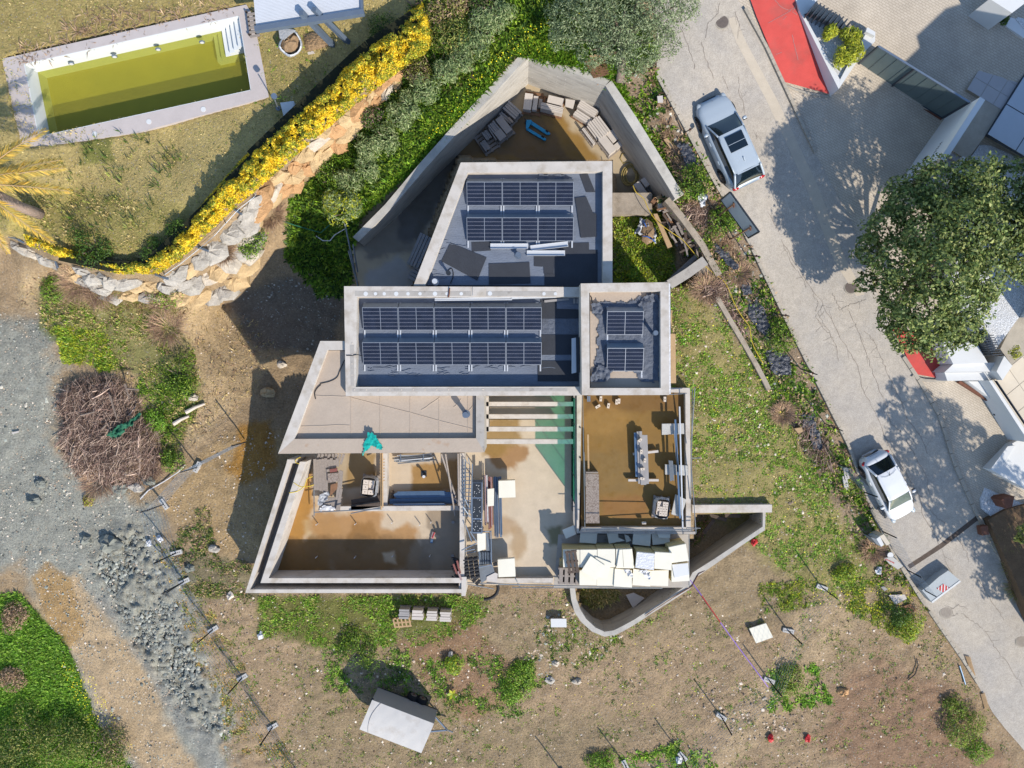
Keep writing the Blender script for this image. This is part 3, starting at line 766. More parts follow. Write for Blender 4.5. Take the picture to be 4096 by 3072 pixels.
yard=struct(MB().ppx(O((752,515),(985,275),(1130,118),(1310,180),(1455,408),(1380,470),(1324,470),(1324,345),(995,345),(880,625),(760,640)),-0.3,-1.2),"yard_floor",None,"wet concrete yard floor behind the house")
yard.data.materials.clear()
def floor_sheet(name,corners,z,n,base,blobs,parent=None,mt="floor_stain_shade",label=None,poly=None):
 """stained floor: quad patch with stains and painted cast shade; blobs = (poly or (cx,cy,rx,ry), colour, soft px, rag px, opacity)"""
 nu,nv=n
 (x0,y0),(x1,y1),(x2,y2),(x3,y3)=corners
 u=np.linspace(0,1,nu+1)[None,:];v=np.linspace(0,1,nv+1)[:,None]
 px=(x0*(1-u)+x1*u)*(1-v)+(x3*(1-u)+x2*u)*v
 py=(y0*(1-u)+y1*u)*(1-v)+(y3*(1-u)+y2*u)*v
 c=np.empty(px.shape+(3,));c[:]=base
 nz=fbm(px,py,60,5,1.9)-0.5;nz2=fbm(px,py,14,3,4.4)-0.5
 for b,col,soft,rag,op in blobs:
  if len(b)==4 and not isinstance(b[0],tuple):
   d=(1-np.sqrt(((px-b[0])/b[2])**2+((py-b[1])/b[3])**2))*min(b[2],b[3])
  else:
   d=sdist(b,px,py)
  w=(sstep(-soft,soft,d+nz*rag*2.2+nz2*rag*0.6)*op)[...,None]
  c=c*(1-w)+np.array(col)*w
 zz=np.full(px.shape,float(z))+(fbm(px,py,80,2)-0.5)*0.01
 vv=np.stack([(px-CX)/F*(H-zz),-(py-CY)/F*(H-zz),zz],-1).reshape(-1,3)
 ii=np.arange((nu+1)*(nv+1)).reshape(nv+1,nu+1)
 ff=np.stack([ii[:-1,:-1],ii[1:,:-1],ii[1:,1:],ii[:-1,1:]],-1).reshape(-1,4)
 if poly is not None:
  cx=px[:-1,:-1].ravel()+(px[1,1]-px[0,0])/2;cy=py[:-1,:-1].ravel()+(py[1,1]-py[0,0])/2
  ff=ff[inpoly(poly,cx,cy)]
 off=rootloc(parent)if parent is not None else Vector((0,0,0))
 o=link(npmesh(name,vv-np.array(off)[None],ff,mt,c.reshape(-1,3),True),name,parent)
 if parent is None:
  o['kind']='structure'
  if label:o['label']=label
 return o
BROWN=P(150,112,50);OCHRE=P(186,134,56);BEIGE=P(222,200,170);DARKW=P(108,88,62);GREYW=P(160,150,136)
bpy.data.objects.remove(yard)
floor_sheet("yard_floor",O((740,110),(1500,110),(1500,660),(740,660)),-0.3,(190,138),P(206,186,154),[(O((960,340),(1130,250),(1200,240),(1262,300),(1300,350),(1290,420),(960,400)),P(160,122,54),14,18,0.95),(O((900,430),(1000,300),(1090,230),(1180,260),(1230,345),(960,345)),P(132,104,66),16,26,0.95),(O((1324,380),(1370,375),(1420,440),(1324,440)),P(126,112,84),10,14,0.8),(O((860,420),(960,330),(1000,330),(950,440),(910,520),(860,520)),P(92,86,78),16,26,0.9),(O((760,520),(860,420),(900,480),(890,540),(800,560)),P(120,112,104),14,26,0.7),(O((780,600),(860,550),(900,600),(880,640),(790,640)),P(190,184,178),14,20,0.8)],None,label="stained concrete yard floor behind the house",poly=O((756,519),(985,276),(1130,119),(1309,184),(1452,410),(1400,470),(1324,470),(1324,345),(995,345),(880,640),(780,640)))
def wall_px(mb,inner,outer,ztops,z0,m=None):
 """wall between two traced top edges with varying top height, vertical faces"""
 n=len(inner)
 I=[W(x,y,z)for(x,y),z in zip(inner,ztops)];Oo=[W(x,y,z)for(x,y),z in zip(outer,ztops)]
 vs=[]
 for i in range(n):
  vs+=[I[i],Oo[i],Vector((I[i].x,I[i].y,z0)),Vector((Oo[i].x,Oo[i].y,z0))]
 fs=[]
 for i in range(n-1):
  a=4*i;b=a+4
  fs+=[[a,b,b+1,a+1],[a,a+2,b+2,b],[a+1,b+1,b+3,a+3],[a+2,a+3,b+3,b+2]]
 fs+=[[0,1,3,2],[4*(n-1),4*(n-1)+2,4*(n-1)+3,4*(n-1)+1]]
 return mb.add(vs,fs,m)
rw_in=[(1434,967),(1560,840),(1700,676),(1839,521),(1980,370),(2115,222)]
rw_out=[(1411,948),(1540,818),(1680,652),(1815,500),(1958,348),(2096,196)]
rw_z=[1.15,1.7,2.3,2.75,3.1,3.4]
rwall=thing("retaining_wall",W(2100,230,-0.5),"tall board marked concrete retaining wall bending round the back yard","retaining wall")
part(wall_px(MB(),rw_in,rw_out,rw_z,-1.5),"wall_panel","raw_concrete",rwall)
part(wall_px(MB(),[(2115,222),(2270,282),(2421,342)],[(2112,190),(2285,250),(2441,318)],[3.402,3.402,3.402],-1.5),"wall_panel","raw_concrete",rwall)
part(wall_px(MB(),[(2421,342),(2510,485),(2600,630),(2675,752),(2700,795)],[(2446,322),(2546,470),(2640,622),(2712,742),(2736,775)],[3.404,3.25,3.0,2.7,2.6],-1.5),"wall_panel","raw_concrete",rwall)
mb=MB()
for a,b,za,zb,nrow,ncol in(((2115,222),(2421,342),3.4,3.4,5,9),((2421,342),(2675,752),3.4,2.7,4,14),((1839,521),(2115,222),2.75,3.4,4,12)):
 A=W(*a,za);B=W(*b,zb);d=(B-A);d.z=0;nrm=Vector((d.y,-d.x,0)).normalized()
 for i in range(ncol):
  for j in range(nrow):
   t=(i+0.5)/ncol;zt=za+(zb-za)*t
   p=A.lerp(B,t);p.z=-0.2+(zt+0.1)*(j+0.5)/nrow
   nn=nrm if(W(2200,700,0)-p).dot(nrm)>0 else-nrm
   mb.box(p+nn*0.002,(0.03,0.03,0.03))
tie=part(mb,"formwork_tie","foot_concrete",rwall);tie['kind']='stuff'
house=thing("unfinished_house",W(2000,1500,-2.6),"large unfinished flat roofed villa with solar panels on stepped roof blocks","house")
def ring(outer,inner,z1,z0,name,mt,closed=True,gaps=()):
 n=len(outer)
 for i in range(n if closed else n-1):
  if i in gaps:continue
  j=(i+1)%n
  q=[outer[i],outer[j],inner[j],inner[i]]
  part(MB().ppx(q,z1+0.0015*(i%3),z0),name,mt,house)
b1o=[(1843,650),(2449,644),(2450,1140),(1654,1142)];b1i=[(1871,690),(2411,685),(2411,1142),(1700,1142)]
ring(b1o,b1i,4.3,3.4,"parapet","coping",True,(2,))
part(MB().ppx([(1850,660),(2440,652),(2442,1140),(1662,1140)],3.4,-2.6),"wall","coping_grey",house)
part(MB().ppx([(1874,694),(2408,690),(2408,1141),(1706,1141)],3.9,3.405),"roof_deck","felt_grey",house)
b2o=[(1376,1145),(2330,1148),(2330,1582),(1383,1584)];b2i=[(1427,1188),(2330,1187),(2330,1547),(1423,1548)]
ring(b2o,b2i,4.42,1.5,"parapet","coping",True,(1,))
part(MB().ppx([(1430,1192),(2326,1192),(2326,1544),(1427,1544)],3.88,1.5),"roof_deck","felt_grey",house)
part(MB().ppx([(1500,1190),(2326,1190),(2326,1560),(1500,1560)],1.495,-2.6),"wall","coping_grey",house)
mb=MB()
for x,w in((1400,30),(1560,60),(1700,80)):pass
for i,x in enumerate((1463,1502,1537,1585,1632,1680,1740,1788,1845,1960,2176,2222)):
 mb.cyl(W(x,1175 if i!=9 else 1174,4.425),0.085 if i%3 else 0.11,4.42,4.432,10)
pd=part(mb,"mortar_dab","white_paint",house);pd['kind']='stuff'
part(MB().ppx([(1420,1164),(1885,1166),(1885,1184),(1420,1184)],4.428,4.421),"rough_mortar_strip","coping_grey",house)
part(MB().ppx([(1945,1166),(2225,1166),(2225,1184),(1945,1184)],4.428,4.421),"rough_mortar_strip","coping_grey",house)
part(MB().ppx([(1410,1555),(2270,1552),(2270,1565),(1410,1567)],4.428,4.421),"rough_mortar_strip","coping_grey",house)
part(MB().ppx([(1400,1380),(1416,1380),(1416,1545),(1403,1545)],4.428,4.421),"rough_mortar_strip","coping_grey",house)
mb=MB()
for x,y in[(1409,1374),(1409,1418),(1408,1455),(1408,1500)]+[(1418+47*i,1559)for i in range(12)]+[(1931,1557)]:
 mb.cyl(W(x,y,4.43),0.03,4.428,4.44,8)
pd=part(mb,"fixing","brick_cream",house);pd['kind']='stuff'
part(MB().ppx([(1890,1147),(1940,1147),(1940,1183),(1890,1183)],4.45,4.424),"loose_coping_tile","coping",house)
b3o=[(2323,1134),(2675,1129),(2677,1580),(2328,1581)];b3i=[(2357,1167),(2642,1165),(2643,1552),(2359,1552)]
ring(b3o,b3i,5.36,3.0,"parapet","coping")
part(MB().ppx([(2360,1170),(2640,1168),(2640,1549),(2362,1549)],4.95,3.0),"roof_deck","tarp_beige",house)
part(MB().ppx([(2340,1150),(2660,1150),(2660,1560),(2340,1560)],2.995,-2.6),"wall","coping_grey",house)
part(MB().ppx([(2675,1134),(2681,1134),(2683,1576),(2677,1576)],5.3,4.7),"flashing_film","film_white",house)
bo=[(1281,1364),(1390,1364),(1390,1400),(1309,1400)]
part(MB().ppx([(1281,1364),(1400,1364),(1400,1400),(1309,1400)],4.2,1.6),"parapet","coping",house)
part(MB().ppx([(1281,1364),(1309,1400),(1177,1756),(1112,1815)],4.202,1.6),"parapet","coping",house)
part(MB().ppx([(1112,1815),(1177,1756),(1904,1753),(1938,1809)],4.204,1.6),"parapet","tarp_beige",house)
part(MB().ppx([(1938,1809),(1904,1753),(1904,1580),(1936,1580)],4.2,1.6),"parapet","coping_grey",house)
part(MB().ppx([(1311,1402),(1420,1402),(1420,1570),(1902,1570),(1902,1751),(1181,1754)],3.97,1.6),"roof_deck","tarp_beige",house)
part(MB().ppx([(1420,1420),(1900,1420),(1900,1790),(1420,1790)],1.595,-2.6),"wall","coping_grey",house)
mb=MB()
for x in(1405,1521,1641,1757,1872):mb.beam(W(x,1586,3.975),W(x,1752,3.975),0.035,0.02)
for a,b in(((1259,1583),(1400,1586)),((1390,1588),(1890,1715)),((1205,1706),(1400,1700)),((1685,1640),(1760,1590)),((1815,1630),(1845,1595)),((1870,1650),(1893,1620))):
 mb.tube([W(a[0]+(b[0]-a[0])*t,a[1]+(b[1]-a[1])*t+RNG.uniform(-2,2),3.972)for t in(0,.25,.5,.75,1)],0.022,5)
part(mb,"membrane_fold","tarp_beige",house)
zC=2.0;fC=0.5
c_o=[(1118,1840),(981,2372),(1846,2372)];c_oi=[(1148,1852),(1018,2359),(1846,2359)]
part(MB().ppx([(1149,1838),(1190,1838),(1182,1853),(1146,1853)],zC,0.3),"parapet","coping",house)
part(MB().ppx([(1146,1853),(1163,1853),(1001,2358),(981,2372)],zC+.003,0.6),"parapet","coping",house)
part(MB().ppx([(981,2372),(1001,2358),(1846,2357),(1846,2372)],zC+.006,0.6),"parapet","coping",house)
part(MB().ppx([(1199,1847),(1224,1847),(1074,2313),(1042,2332)],zC-.003,0.3),"parapet","coping",house)
part(MB().ppx([(1042,2332),(1074,2313),(1846,2312),(1846,2332)],zC-.006,0.3),"parapet","coping",house)
part(MB().ppx([(1846,2308),(1866,2308),(1862,2384),(1846,2384)],zC+.01,0.3),"parapet","coping",house)
part(MB().ppx([(1150,1850),(1215,1850),(1060,2330),(1846,2330),(1846,2368),(990,2368)],0.9,0.6),"planter_bed","coping_grey",house)
part(MB().ppx([(1230,1800),(2300,1800),(2300,2310),(1230,2310)],0.1,-2.6),"wall","coping_grey",house)
fl=floor_sheet("terrace_floor",[(1215,1790),(1850,1790),(1850,2330),(1040,2330)],fC,(150,110),BEIGE,[(SP(1,2,(350,900),(480,700),(520,1050),(480,1150),(430,1330),(640,1340),(640,1700),(100,1700)),OCHRE,16,22,0.95),(SP(1,2,(430,1180),(700,1150),(760,1290),(560,1330),(430,1300)),P(206,176,128),14,22,0.8),(SP(1,2,(480,1100),(1080,1100),(1090,1240),(1180,1260),(1300,1200),(1400,1250),(1390,1340),(1300,1600),(700,1640),(560,1330),(470,1260)),P(190,142,84),16,24,0.9),(SP(1,2,(820,1190),(1000,1200),(1060,1340),(900,1500),(760,1400)),P(160,116,60),14,22,0.8),(SP(1,2,(200,1330),(1400,1330),(1520,1420),(1500,1640),(180,1650)),P(120,90,52),18,30,0.7),(SP(1,2,(1090,1460),(1200,1440),(1220,1560),(1120,1530)),P(214,190,156),8,12,0.9),(SP(1,2,(1470,1090),(1770,1090),(1770,1640),(1400,1640),(1420,1340),(1580,1320),(1470,1240)),P(150,132,110),8,10,0.75),(SP(1,2,(1340,700),(1760,650),(1760,920),(1340,920)),P(176,134,72),10,14,0.95),(SP(1,2,(800,600),(1030,600),(1030,900),(740,900),(790,700)),P(170,136,80),8,12,0.9),(SP(1,2,(510,640),(790,600),(770,960),(520,1000)),P(200,180,150),10,14,0.8)],house)  # south and east blobs paint the walls' cast shadows; the rest are stains
part(MB().ppx(SP(1,2,(720,1058),(1764,1052),(1764,1092),(725,1100)),1.25,0.1),"low_wall","coping",house)
part(MB().ppx(SP(1,2,(1098,598),(1134,598),(1134,1060),(1098,1060)),1.1,0.1),"low_wall","coping",house)
part(MB().ppx(SP(1,2,(1760,598),(1800,598),(1800,1659),(1760,1659)),1.9,0.1),"low_wall","coping",house)
part(MB().ppx([(1836,2300),(1858,2300),(1858,2360),(1836,2360)],1.88,0.1),"low_wall","coping",house)
floor_sheet("courtyard_floor",[(1852,1560),(2300,1560),(2310,2340),(1852,2340)],fC+0.01,(90,150),P(226,206,178),[(SP(2,2,(-240,480),(0,520),(120,560),(130,640),(40,720),(-100,740),(-200,640)),P(176,130,76),12,26,0.9),(SP(2,2,(-240,300),(60,300),(90,480),(-100,620),(-240,620)),P(166,130,64),14,22,0.85),((1990,2110,70,50),P(196,164,126),16,24,0.8),(SP(2,2,(0,1250),(90,1230),(110,1430),(40,1500),(-10,1440)),P(190,158,116),14,20,0.8),(SP(2,2,(290,1250),(430,1230),(420,1400),(330,1400)),P(120,116,70),10,16,0.8)],house)
part(MB().ppx(SP(2,3,(-220,22),(356,18),(356,58),(-220,62)),0.95,-1.0),"low_wall","coping",house)
zP=1.15;fD=0.78
part(MB().ppx(SP(2,2,(560,100),(604,100),(578,1290),(560,1290)),zP,-2.6),"parapet","coping",house)
part(MB().ppx(SP(2,2,(528,100),(560,100),(560,1290),(540,1250),(528,1180)),zP-.12,-2.6),"parapet_base","coping_grey",house)
part(MB().ppx(SP(2,2,(606,1240),(1500,1238),(1546,1292),(578,1290)),zP+.003,-2.6),"parapet","coping",house)
part(MB().ppx(SP(2,2,(578,1290),(1585,1298),(1585,1276),(578,1270)),zP+.04,zP-.2),"edge_board","coping_grey",house)
part(MB().ppx(SP(2,2,(1498,75),(1538,36),(1546,1290),(1505,1240)),zP+.006,-2.6),"parapet","coping",house)
part(MB().ppx(SP(2,2,(1360,34),(1538,34),(1498,76),(1360,72)),zP+.009,-2.6),"parapet","coping",house)
floor_sheet("upper_terrace_floor",SP(2,2,(596,60),(1506,60),(1512,1250),(596,1250)),fD,(60,80),P(150,114,52),[(SP(2,2,(620,90),(1500,90),(1500,240),(620,240)),P(132,96,44),12,16,0.9),((2425,1680,90,60),P(170,130,66),20,24,0.6),(SP(2,2,(630,600),(1050,600),(1100,900),(640,1000)),P(140,112,62),16,24,0.6),(SP(2,2,(760,960),(1150,960),(1190,1160),(770,1160)),P(156,108,50),12,18,0.8)],house)
part(MB().ppx(SP(2,2,(596,60),(1506,60),(1512,1250),(596,1250)),fD-.03,-2.6),"wall","coping_grey",house)
part(MB().ppx(SP(2,2,(400,1300),(1530,1300),(1530,1659))+SP(2,3,(1530,100),(360,100)),0.52,-2.0),"landing_slab","coping_grey",house)
for y0,y1 in((155,192),(262,300),(370,410),(478,518)):
 part(MB().ppx([S(1,2,1975,y0),S(2,2,528,y0),S(2,2,528,y1),S(1,2,1975,y1)],1.9,1.55),"pergola_beam","coping",house)
part(MB().ppx(SP(1,2,(1968,104),(2010,104),(2010,415),(1968,415)),1.9,0.2),"pergola_post","coping",house)
part(MB().ppx(SP(2,2,(520,100),(528.5,100),(528.5,1100),(520,1100)),0.95,0.2),"window_track","steel_dark",house)
mb=MB()
for i in range(4):
 y0=110+i*213;y1=y0+209
 A=W(*S(2,2,512,y0),0.52);B=W(*S(2,2,512,y1),0.52)
 mb2=MB();mb2.prism([A,B,B+Vector((.012,0,0)),A+Vector((.012,0,0))],0.53,2.9)
 part(mb2,"glass_pane","glass_green",house)
A=W(*S(2,2,512,965),0.52)
for i in range(5):
 p=W(*S(2,2,512,108+i*213.4),0.52)
 part(MB().box((p.x+.006,p.y,1.72),(.03,.03,2.4)),"window_post","steel_dark",house)
part(MB().ppx(SP(2,1,(1357,1225),(1412,1225),(1418,1652),(1360,1652)),1.9,1.85),"facing_board","wood_tan",house)
for a,b in(((1360,1020),(1372,1230)),((1380,1020),(1368,1230)),((1392,1175),(1396,1225))):
 part(MB().beam(W(*S(2,1,*a),1.8),W(*S(2,1,*b),1.8),0.06,0.05),"prop_timber","wood_tan",house)
def grow_wall(name,pts,w,h,mt,label,down=1.2,zs=None):
 rs=pts;mb=MB()
 n=len(rs)
 gz=zs if zs else[GZ(*p)+h for p in rs]
 P3=[W(x,y,z)for(x,y),z in zip(rs,gz)]
 inn=[];out=[]
 for i in range(n):
  d=P3[min(i+1,n-1)]-P3[max(i-1,0)];d.z=0;d.normalize();s=Vector((-d.y,d.x,0))*w/2
  inn.append(P3[i]+s);out.append(P3[i]-s)
 vs=[];fs=[]
 for i in range(n):
  zb=gz[i]-h-down
  vs+=[inn[i],out[i],Vector((inn[i].x,inn[i].y,zb)),Vector((out[i].x,out[i].y,zb))]
 for i in range(n-1):
  a=4*i;b=a+4
  fs+=[[a,b,b+1,a+1],[a,a+2,b+2,b],[a+1,b+1,b+3,a+3]]
 fs+=[[0,1,3,2],[4*(n-1),4*(n-1)+2,4*(n-1)+3,4*(n-1)+1]]
 return solo(mb.add(vs,fs),name,mt,label,"wall")
grow_wall("concrete_wall",SP(2,1,(1340,60),(1480,230),(1640,450),(1790,720)),0.34,0.3,"old_concrete","long grey concrete wall slanting down beside the timber heap",2.0,[2.0,1.9,1.7,1.55])
grow_wall("concrete_wall",SP(2,1,(1360,800),(1520,700),(1670,590)),0.5,0.3,"coping_grey","short concrete beam wall between tower roof and slanting wall",2.0,[1.9,1.85,1.8])
grow_wall("concrete_wall",SP(2,1,(1640,640),(1700,760),(1720,790)),0.9,0.2,"old_concrete","broken concrete stub beside the end of the slanting wall",1.5,[1.4,1.4,1.4])
grow_wall("concrete_wall",SP(2,1,(1770,905),(1900,1130),(2020,1330),(2110,1490),(2190,1640))+SP(3,2,(10,50)),0.25,0.25,"old_concrete","low weathered garden wall running down the weedy field",1.0)
grow_wall("concrete_wall",SP(2,1,(868,100),(1210,100)),1.15,0.15,"old_concrete","wide raw concrete beam between roof block and retaining wall",1.5,[0.9,0.9])
cw_in=SP(2,3,(545,105),(556,200),(590,290),(640,370),(720,445),(800,482),(880,470),(960,430),(1060,375),(1200,285),(1350,190),(1500,85))+SP(2,2,(1560,1630),(1750,1510),(1960,1370),(2166,1232))
cw_out=SP(2,3,(500,105),(512,210),(540,310),(595,395),(690,480),(800,525),(905,505),(1000,455),(1090,402),(1232,308),(1380,215),(1540,110))+SP(2,2,(1600,1665),(1780,1540),(1985,1395),(2185,1262))
cwall=thing("curved_wall",W(2400,2550,-2.2),"curved concrete retaining wall sweeping round the pit below the insulation boards","retaining wall")
part(wall_px(MB(),cw_in,cw_out,[-0.45]*11+[-0.4]*2+[-0.3,-0.15,0.0],-3.2),"wall","raw_concrete",cwall)
part(MB().ppx(SP(2,2,(2166,1232),(2185,1262),(2192,1095),(2168,1095)),0.02,-3.2),"wall","raw_concrete",cwall)
mb=MB()
for k in range(3):
 mb.tube([W(x+k*4+RNG.uniform(-1,1),y-k*3,-0.40+k*.02)for x,y in SP(2,3,(1150,345),(1250,280),(1380,195),(1540,100))+SP(2,2,(1600,1650),(1650,1625))],0.014,5)
part(mb,"steel_bar","steel_rust",cwall)
grow_wall("concrete_wall",SP(2,2,(1560,1080),(1900,1078),(2212,1076))+SP(3,2,(35,1076)),0.42,0.3,"coping","straight pale garden wall east of the brown terrace",2.6,[0.35,0.3,0.25,0.25])
solo(MB().ppx(SP(2,2,(1700,1115),(1860,1160),(1850,1192),(1720,1150)),-1.2,-1.3),"timber_board","wood_dark","dark timber board lying across the triangular pit","board")
solo(MB().ppx(SP(2,2,(1840,1112),(1978,1112),(1972,1155),(1840,1152)),-1.0,-1.1),"timber_board","wood_dark","broad dark board under the garden wall in the pit","board")
solo(MB().beam(W(*S(2,2,1655,1290),-1.6),W(*S(2,2,1745,1170),-1.5),.2,.08),"timber_board","wood_dark","narrow slanting plank in the triangular pit","board")
PWID,PDEP,TILT=1.72,1.13,math.radians(15)
def solar_proto():
 t=thing("solar_panel",(0,0,0),"solar panel","solar panel","solar panels on the flat roofs")
 y0=-PDEP*math.cos(TILT)/2;z0=0.08;rise=PDEP*math.sin(TILT)
 def pt(u,v,h=0.0):
  return Vector(((u-.5)*PWID,y0+v*PDEP*math.cos(TILT)-h*math.sin(TILT),z0+v*rise+h*math.cos(TILT)))
 def plate(u0,v0,u1,v1,h0,h1,name,mt,uv=False):
  vs=[pt(u0,v0,h0),pt(u1,v0,h0),pt(u1,v1,h0),pt(u0,v1,h0),pt(u0,v0,h1),pt(u1,v0,h1),pt(u1,v1,h1),pt(u0,v1,h1)]
  mb=MB().add(vs,[[3,2,1,0],[4,5,6,7],[0,1,5,4],[1,2,6,5],[2,3,7,6],[3,0,4,7]])
  o=part(mb,name,mt,t)
  if uv:
   ul=o.data.uv_layers.new(name="UVMap")
   k={0:(0,0),1:(1,0),2:(1,1),3:(0,1)}
   for l in o.data.loops:ul.data[l.index].uv=k[l.vertex_index%4]
  return o
 plate(0.012,0.018,.494,.982,0.0,0.036,"cell_sheet","solar_cells",True)
 plate(.506,0.018,0.988,.982,0.0,0.036,"cell_sheet","solar_cells",True)
 plate(.4935,.018,.5065,.982,-.002,.038,"frame","alu_frame")
 plate(0,0,1,.0175,-.002,.04,"frame","alu_frame");plate(0,.9825,1,1,-.002,.04,"frame","alu_frame")
 plate(0,.0176,.0115,.9824,-.002,.04,"frame","alu_frame");plate(.9885,.0176,1,.9824,-.002,.04,"frame","alu_frame")
 a=pt(0,1,-.02);b=pt(1,1,-.02)
 mb=MB();c=Vector((b.x,b.y+.23,.05));d=Vector((a.x,a.y+.23,.05))
 mb.add([a,b,c,d,a-Vector((0,.02,.02)),b-Vector((0,.02,.02)),c-Vector((0,.02,0)),d-Vector((0,.02,0))],[[0,1,2,3],[7,6,5,4],[0,4,5,1],[2,6,7,3],[1,5,6,2],[3,7,4,0]])
 part(mb,"wind_deflector","galv",t)
 for s in(-1,1):
  mb=MB();mb.beam((s*PWID*.47,y0-.32,.03),(s*PWID*.47,-y0+.25,.03),.07,.05)
  part(mb,"rail","white_alu",t)
 return t
proto=solar_proto()
first=[True]
def put_panel(px,py,zf,label):
 p=W(px,py,zf+.23);p.z=zf
 if first[0]:
  proto.location=p;proto['label']=label;first[0]=False
 else:
  dup(proto,p,0,label)
ORD=["leftmost","second","third","fourth","rightmost"]
for r,(y,rn)in enumerate(((1275,"upper"),(1414,"lower"))):
 for i in range(5):
  put_panel(1522+143.4*i,y,3.885,f"solar panel, {ORD[i] if i in (0, 4) else ORD[i] + ' from the left'}, {rn} row on the long middle roof")
for r,(y,rn)in enumerate(((775,"upper"),(917,"lower"))):
 for i in range(3):
  put_panel(1938+142.5*i,y,3.905,f"solar panel, {('leftmost', 'middle one', 'rightmost')[i]} in the {rn} row on the trapezoid back roof")
put_panel(2500,1292,4.955,"solar panel, upper one of the pair on the small tower roof")
put_panel(2501,1438,4.955,"solar panel, lower one of the pair on the small tower roof")
def sheet(name,pxs,z,mt,label,cat,th=0.02,group=None,parent=None):
 mb=MB().ppx(pxs,z+th,z)
 if parent is not None:return part(mb,name,mt,parent)
 return solo(mb,name,mt,label,cat,group)
R1,R2,R3,RB=3.905,3.885,4.955,3.975
g="loose dark felt sheets on the roofs"
sheet("roofing_felt",SP(1,1,(1680,438),(1992,565),(1912,765),(1602,598)),R1,"felt_dark","dark felt sheet lying askew on the back roof","felt sheet",.03,g)
sheet("roofing_felt",SP(1,1,(2012,618),(2212,612))+SP(2,1,(150,605),(160,790))+SP(1,1,(2012,800)),R1,"felt_dark","dark felt sheet near the south edge of the back roof","felt sheet",.025,g)
sheet("roofing_felt",SP(1,1,(1862,435),(2030,428),(2030,505),(1865,515)),R1,"felt_dark","narrow dark felt strip under the lower panel row, back roof","felt sheet",.015,g)
sheet("roofing_felt",SP(2,1,(190,555),(365,550),(360,705),(275,706),(272,645),(190,640)),R1,"felt_dark","notched dark felt sheet below the white channels","felt sheet",.02,g)
sheet("roofing_felt",SP(2,0,(585,1510),(650,1490),(720,1659))+SP(2,1,(640,0)),R1+.01,"felt_dark","slim slanting felt strip at the back roof's upper right corner","felt sheet",.02,g)
sheet("roofing_felt",SP(2,1,(545,50),(640,38),(700,180),(728,185),(728,385),(595,395)),R1+.03,"felt_dark","large felt sheet beside the lower panel row on the back roof","felt sheet",.02,g)
sheet("roofing_felt",SP(2,1,(365,512),(490,440),(665,435),(665,500),(740,500),(740,815),(280,815),(280,710),(365,705)),R1+.002,"felt_dark","shaded felt sheets in the lower right of the back roof","felt sheet",.012,g)  # dark outline paints the shadow cast by tower and parapet along with felt
sheet("roofing_felt",SP(2,1,(245,930),(385,930),(385,1010),(580,1015),(580,1093),(245,1093)),R2,"felt_dark","upper felt strip at the right end of the middle roof","felt sheet",.02,g)
sheet("roofing_felt",SP(2,1,(247,1232),(570,1232),(570,1405),(247,1408)),R2,"felt_dark","square felt sheet right of the lower panel row, middle roof","felt sheet",.02,g)
sheet("roofing_felt",SP(2,1,(222,1458),(570,1455),(575,1635),(222,1635)),R2,"felt_dark","lowest felt sheet at the right end of the middle roof","felt sheet",.02,g)
sheet("roofing_felt",SP(2,1,(262,1098),(580,1098),(580,1228),(262,1228)),R2,"felt_crumpled","wrinkled paler felt between two dark sheets on the middle roof","felt sheet",.012,g)
mb=MB()
for(x0,y0,x1,y1,n)in((1452,1500,1900,1470,22),(1900,1470,2190,1460,12),(1660,1010,1780,1130,6),(1720,960,1850,1000,5)):
 for k in range(n):
  a=(x0+(x1-x0)*RNG.random(),y0+(y1-y0)*RNG.random()+RNG.uniform(-10,6));L=RNG.uniform(15,60)
  z=(R1 if y1<1140 else R2)+.008
  mb.tube([W(a[0]+L*t,a[1]+RNG.uniform(-4,4),z+.012*math.sin(t*3.1))for t in(0,.35,.7,1)],0.018,5)
fo=part(mb,"felt_fold","felt_grey",house);fo['kind']='stuff'
def channel(c0,c1,w,z,label):
 a=W(*c0,z);b=W(*c1,z);d=(b-a).normalized();s=Vector((-d.y,d.x,0))
 t=thing("metal_channel",(a+b)/2,label,"metal channel","white metal channels on the back roof")
 part(MB().beam(a,b,w,.012),"web","white_alu",t)
 for k in(-1,1):part(MB().beam(a+s*(w/2+.004)*k+Vector((0,0,.045)),b+s*(w/2+.004)*k+Vector((0,0,.045)),.008,.1),"flange","white_alu",t)
channel(S(1,1,2025,470),S(2,1,138,470),.24,R1+.06,"white metal channel crossing left of the other two")
channel(S(2,1,160,487),S(2,1,484,450),.24,R1+.05,"upper slanting white metal channel by the lower solar panels")
channel(S(2,1,128,530),S(2,1,458,530),.24,R1+.05,"lower white metal channel lying level beside the notched felt")
def vent(px,z,r,h,label,mt="grey_metal"):
 p=W(*px,z+h);p.z=z
 t=thing("vent_pipe",p,label,"vent pipe","roof vent pipes")
 part(MB().cyl(p,r,z,z+h*.75,14),"pipe",mt,t)
 part(MB().cyl(p,r*1.45,z+h*.75,z+h,14),"cap",mt,t)
 part(MB().cyl(p,r*1.9,z,z+.02,14),"flange",mt,t)
vent(S(1,1,1543,770),R1,.09,.4,"stubby pale vent pipe in the lower left of the back roof","white_alu")
vent(S(2,1,52,540),R1,.09,.35,"grey vent pipe just below the white channels")
vent(S(2,1,1243,1217),R3,.08,.8,"tall grey vent pipe beside the tower solar panels")
vent(S(1,2,1808,268),RB,.1,.75,"tall grey vent pipe on the beige low roof")
vent(S(1,1,1655,690),R1,.06,.5,"dark capped pipe beside the askew felt on the back roof","steel_dark")
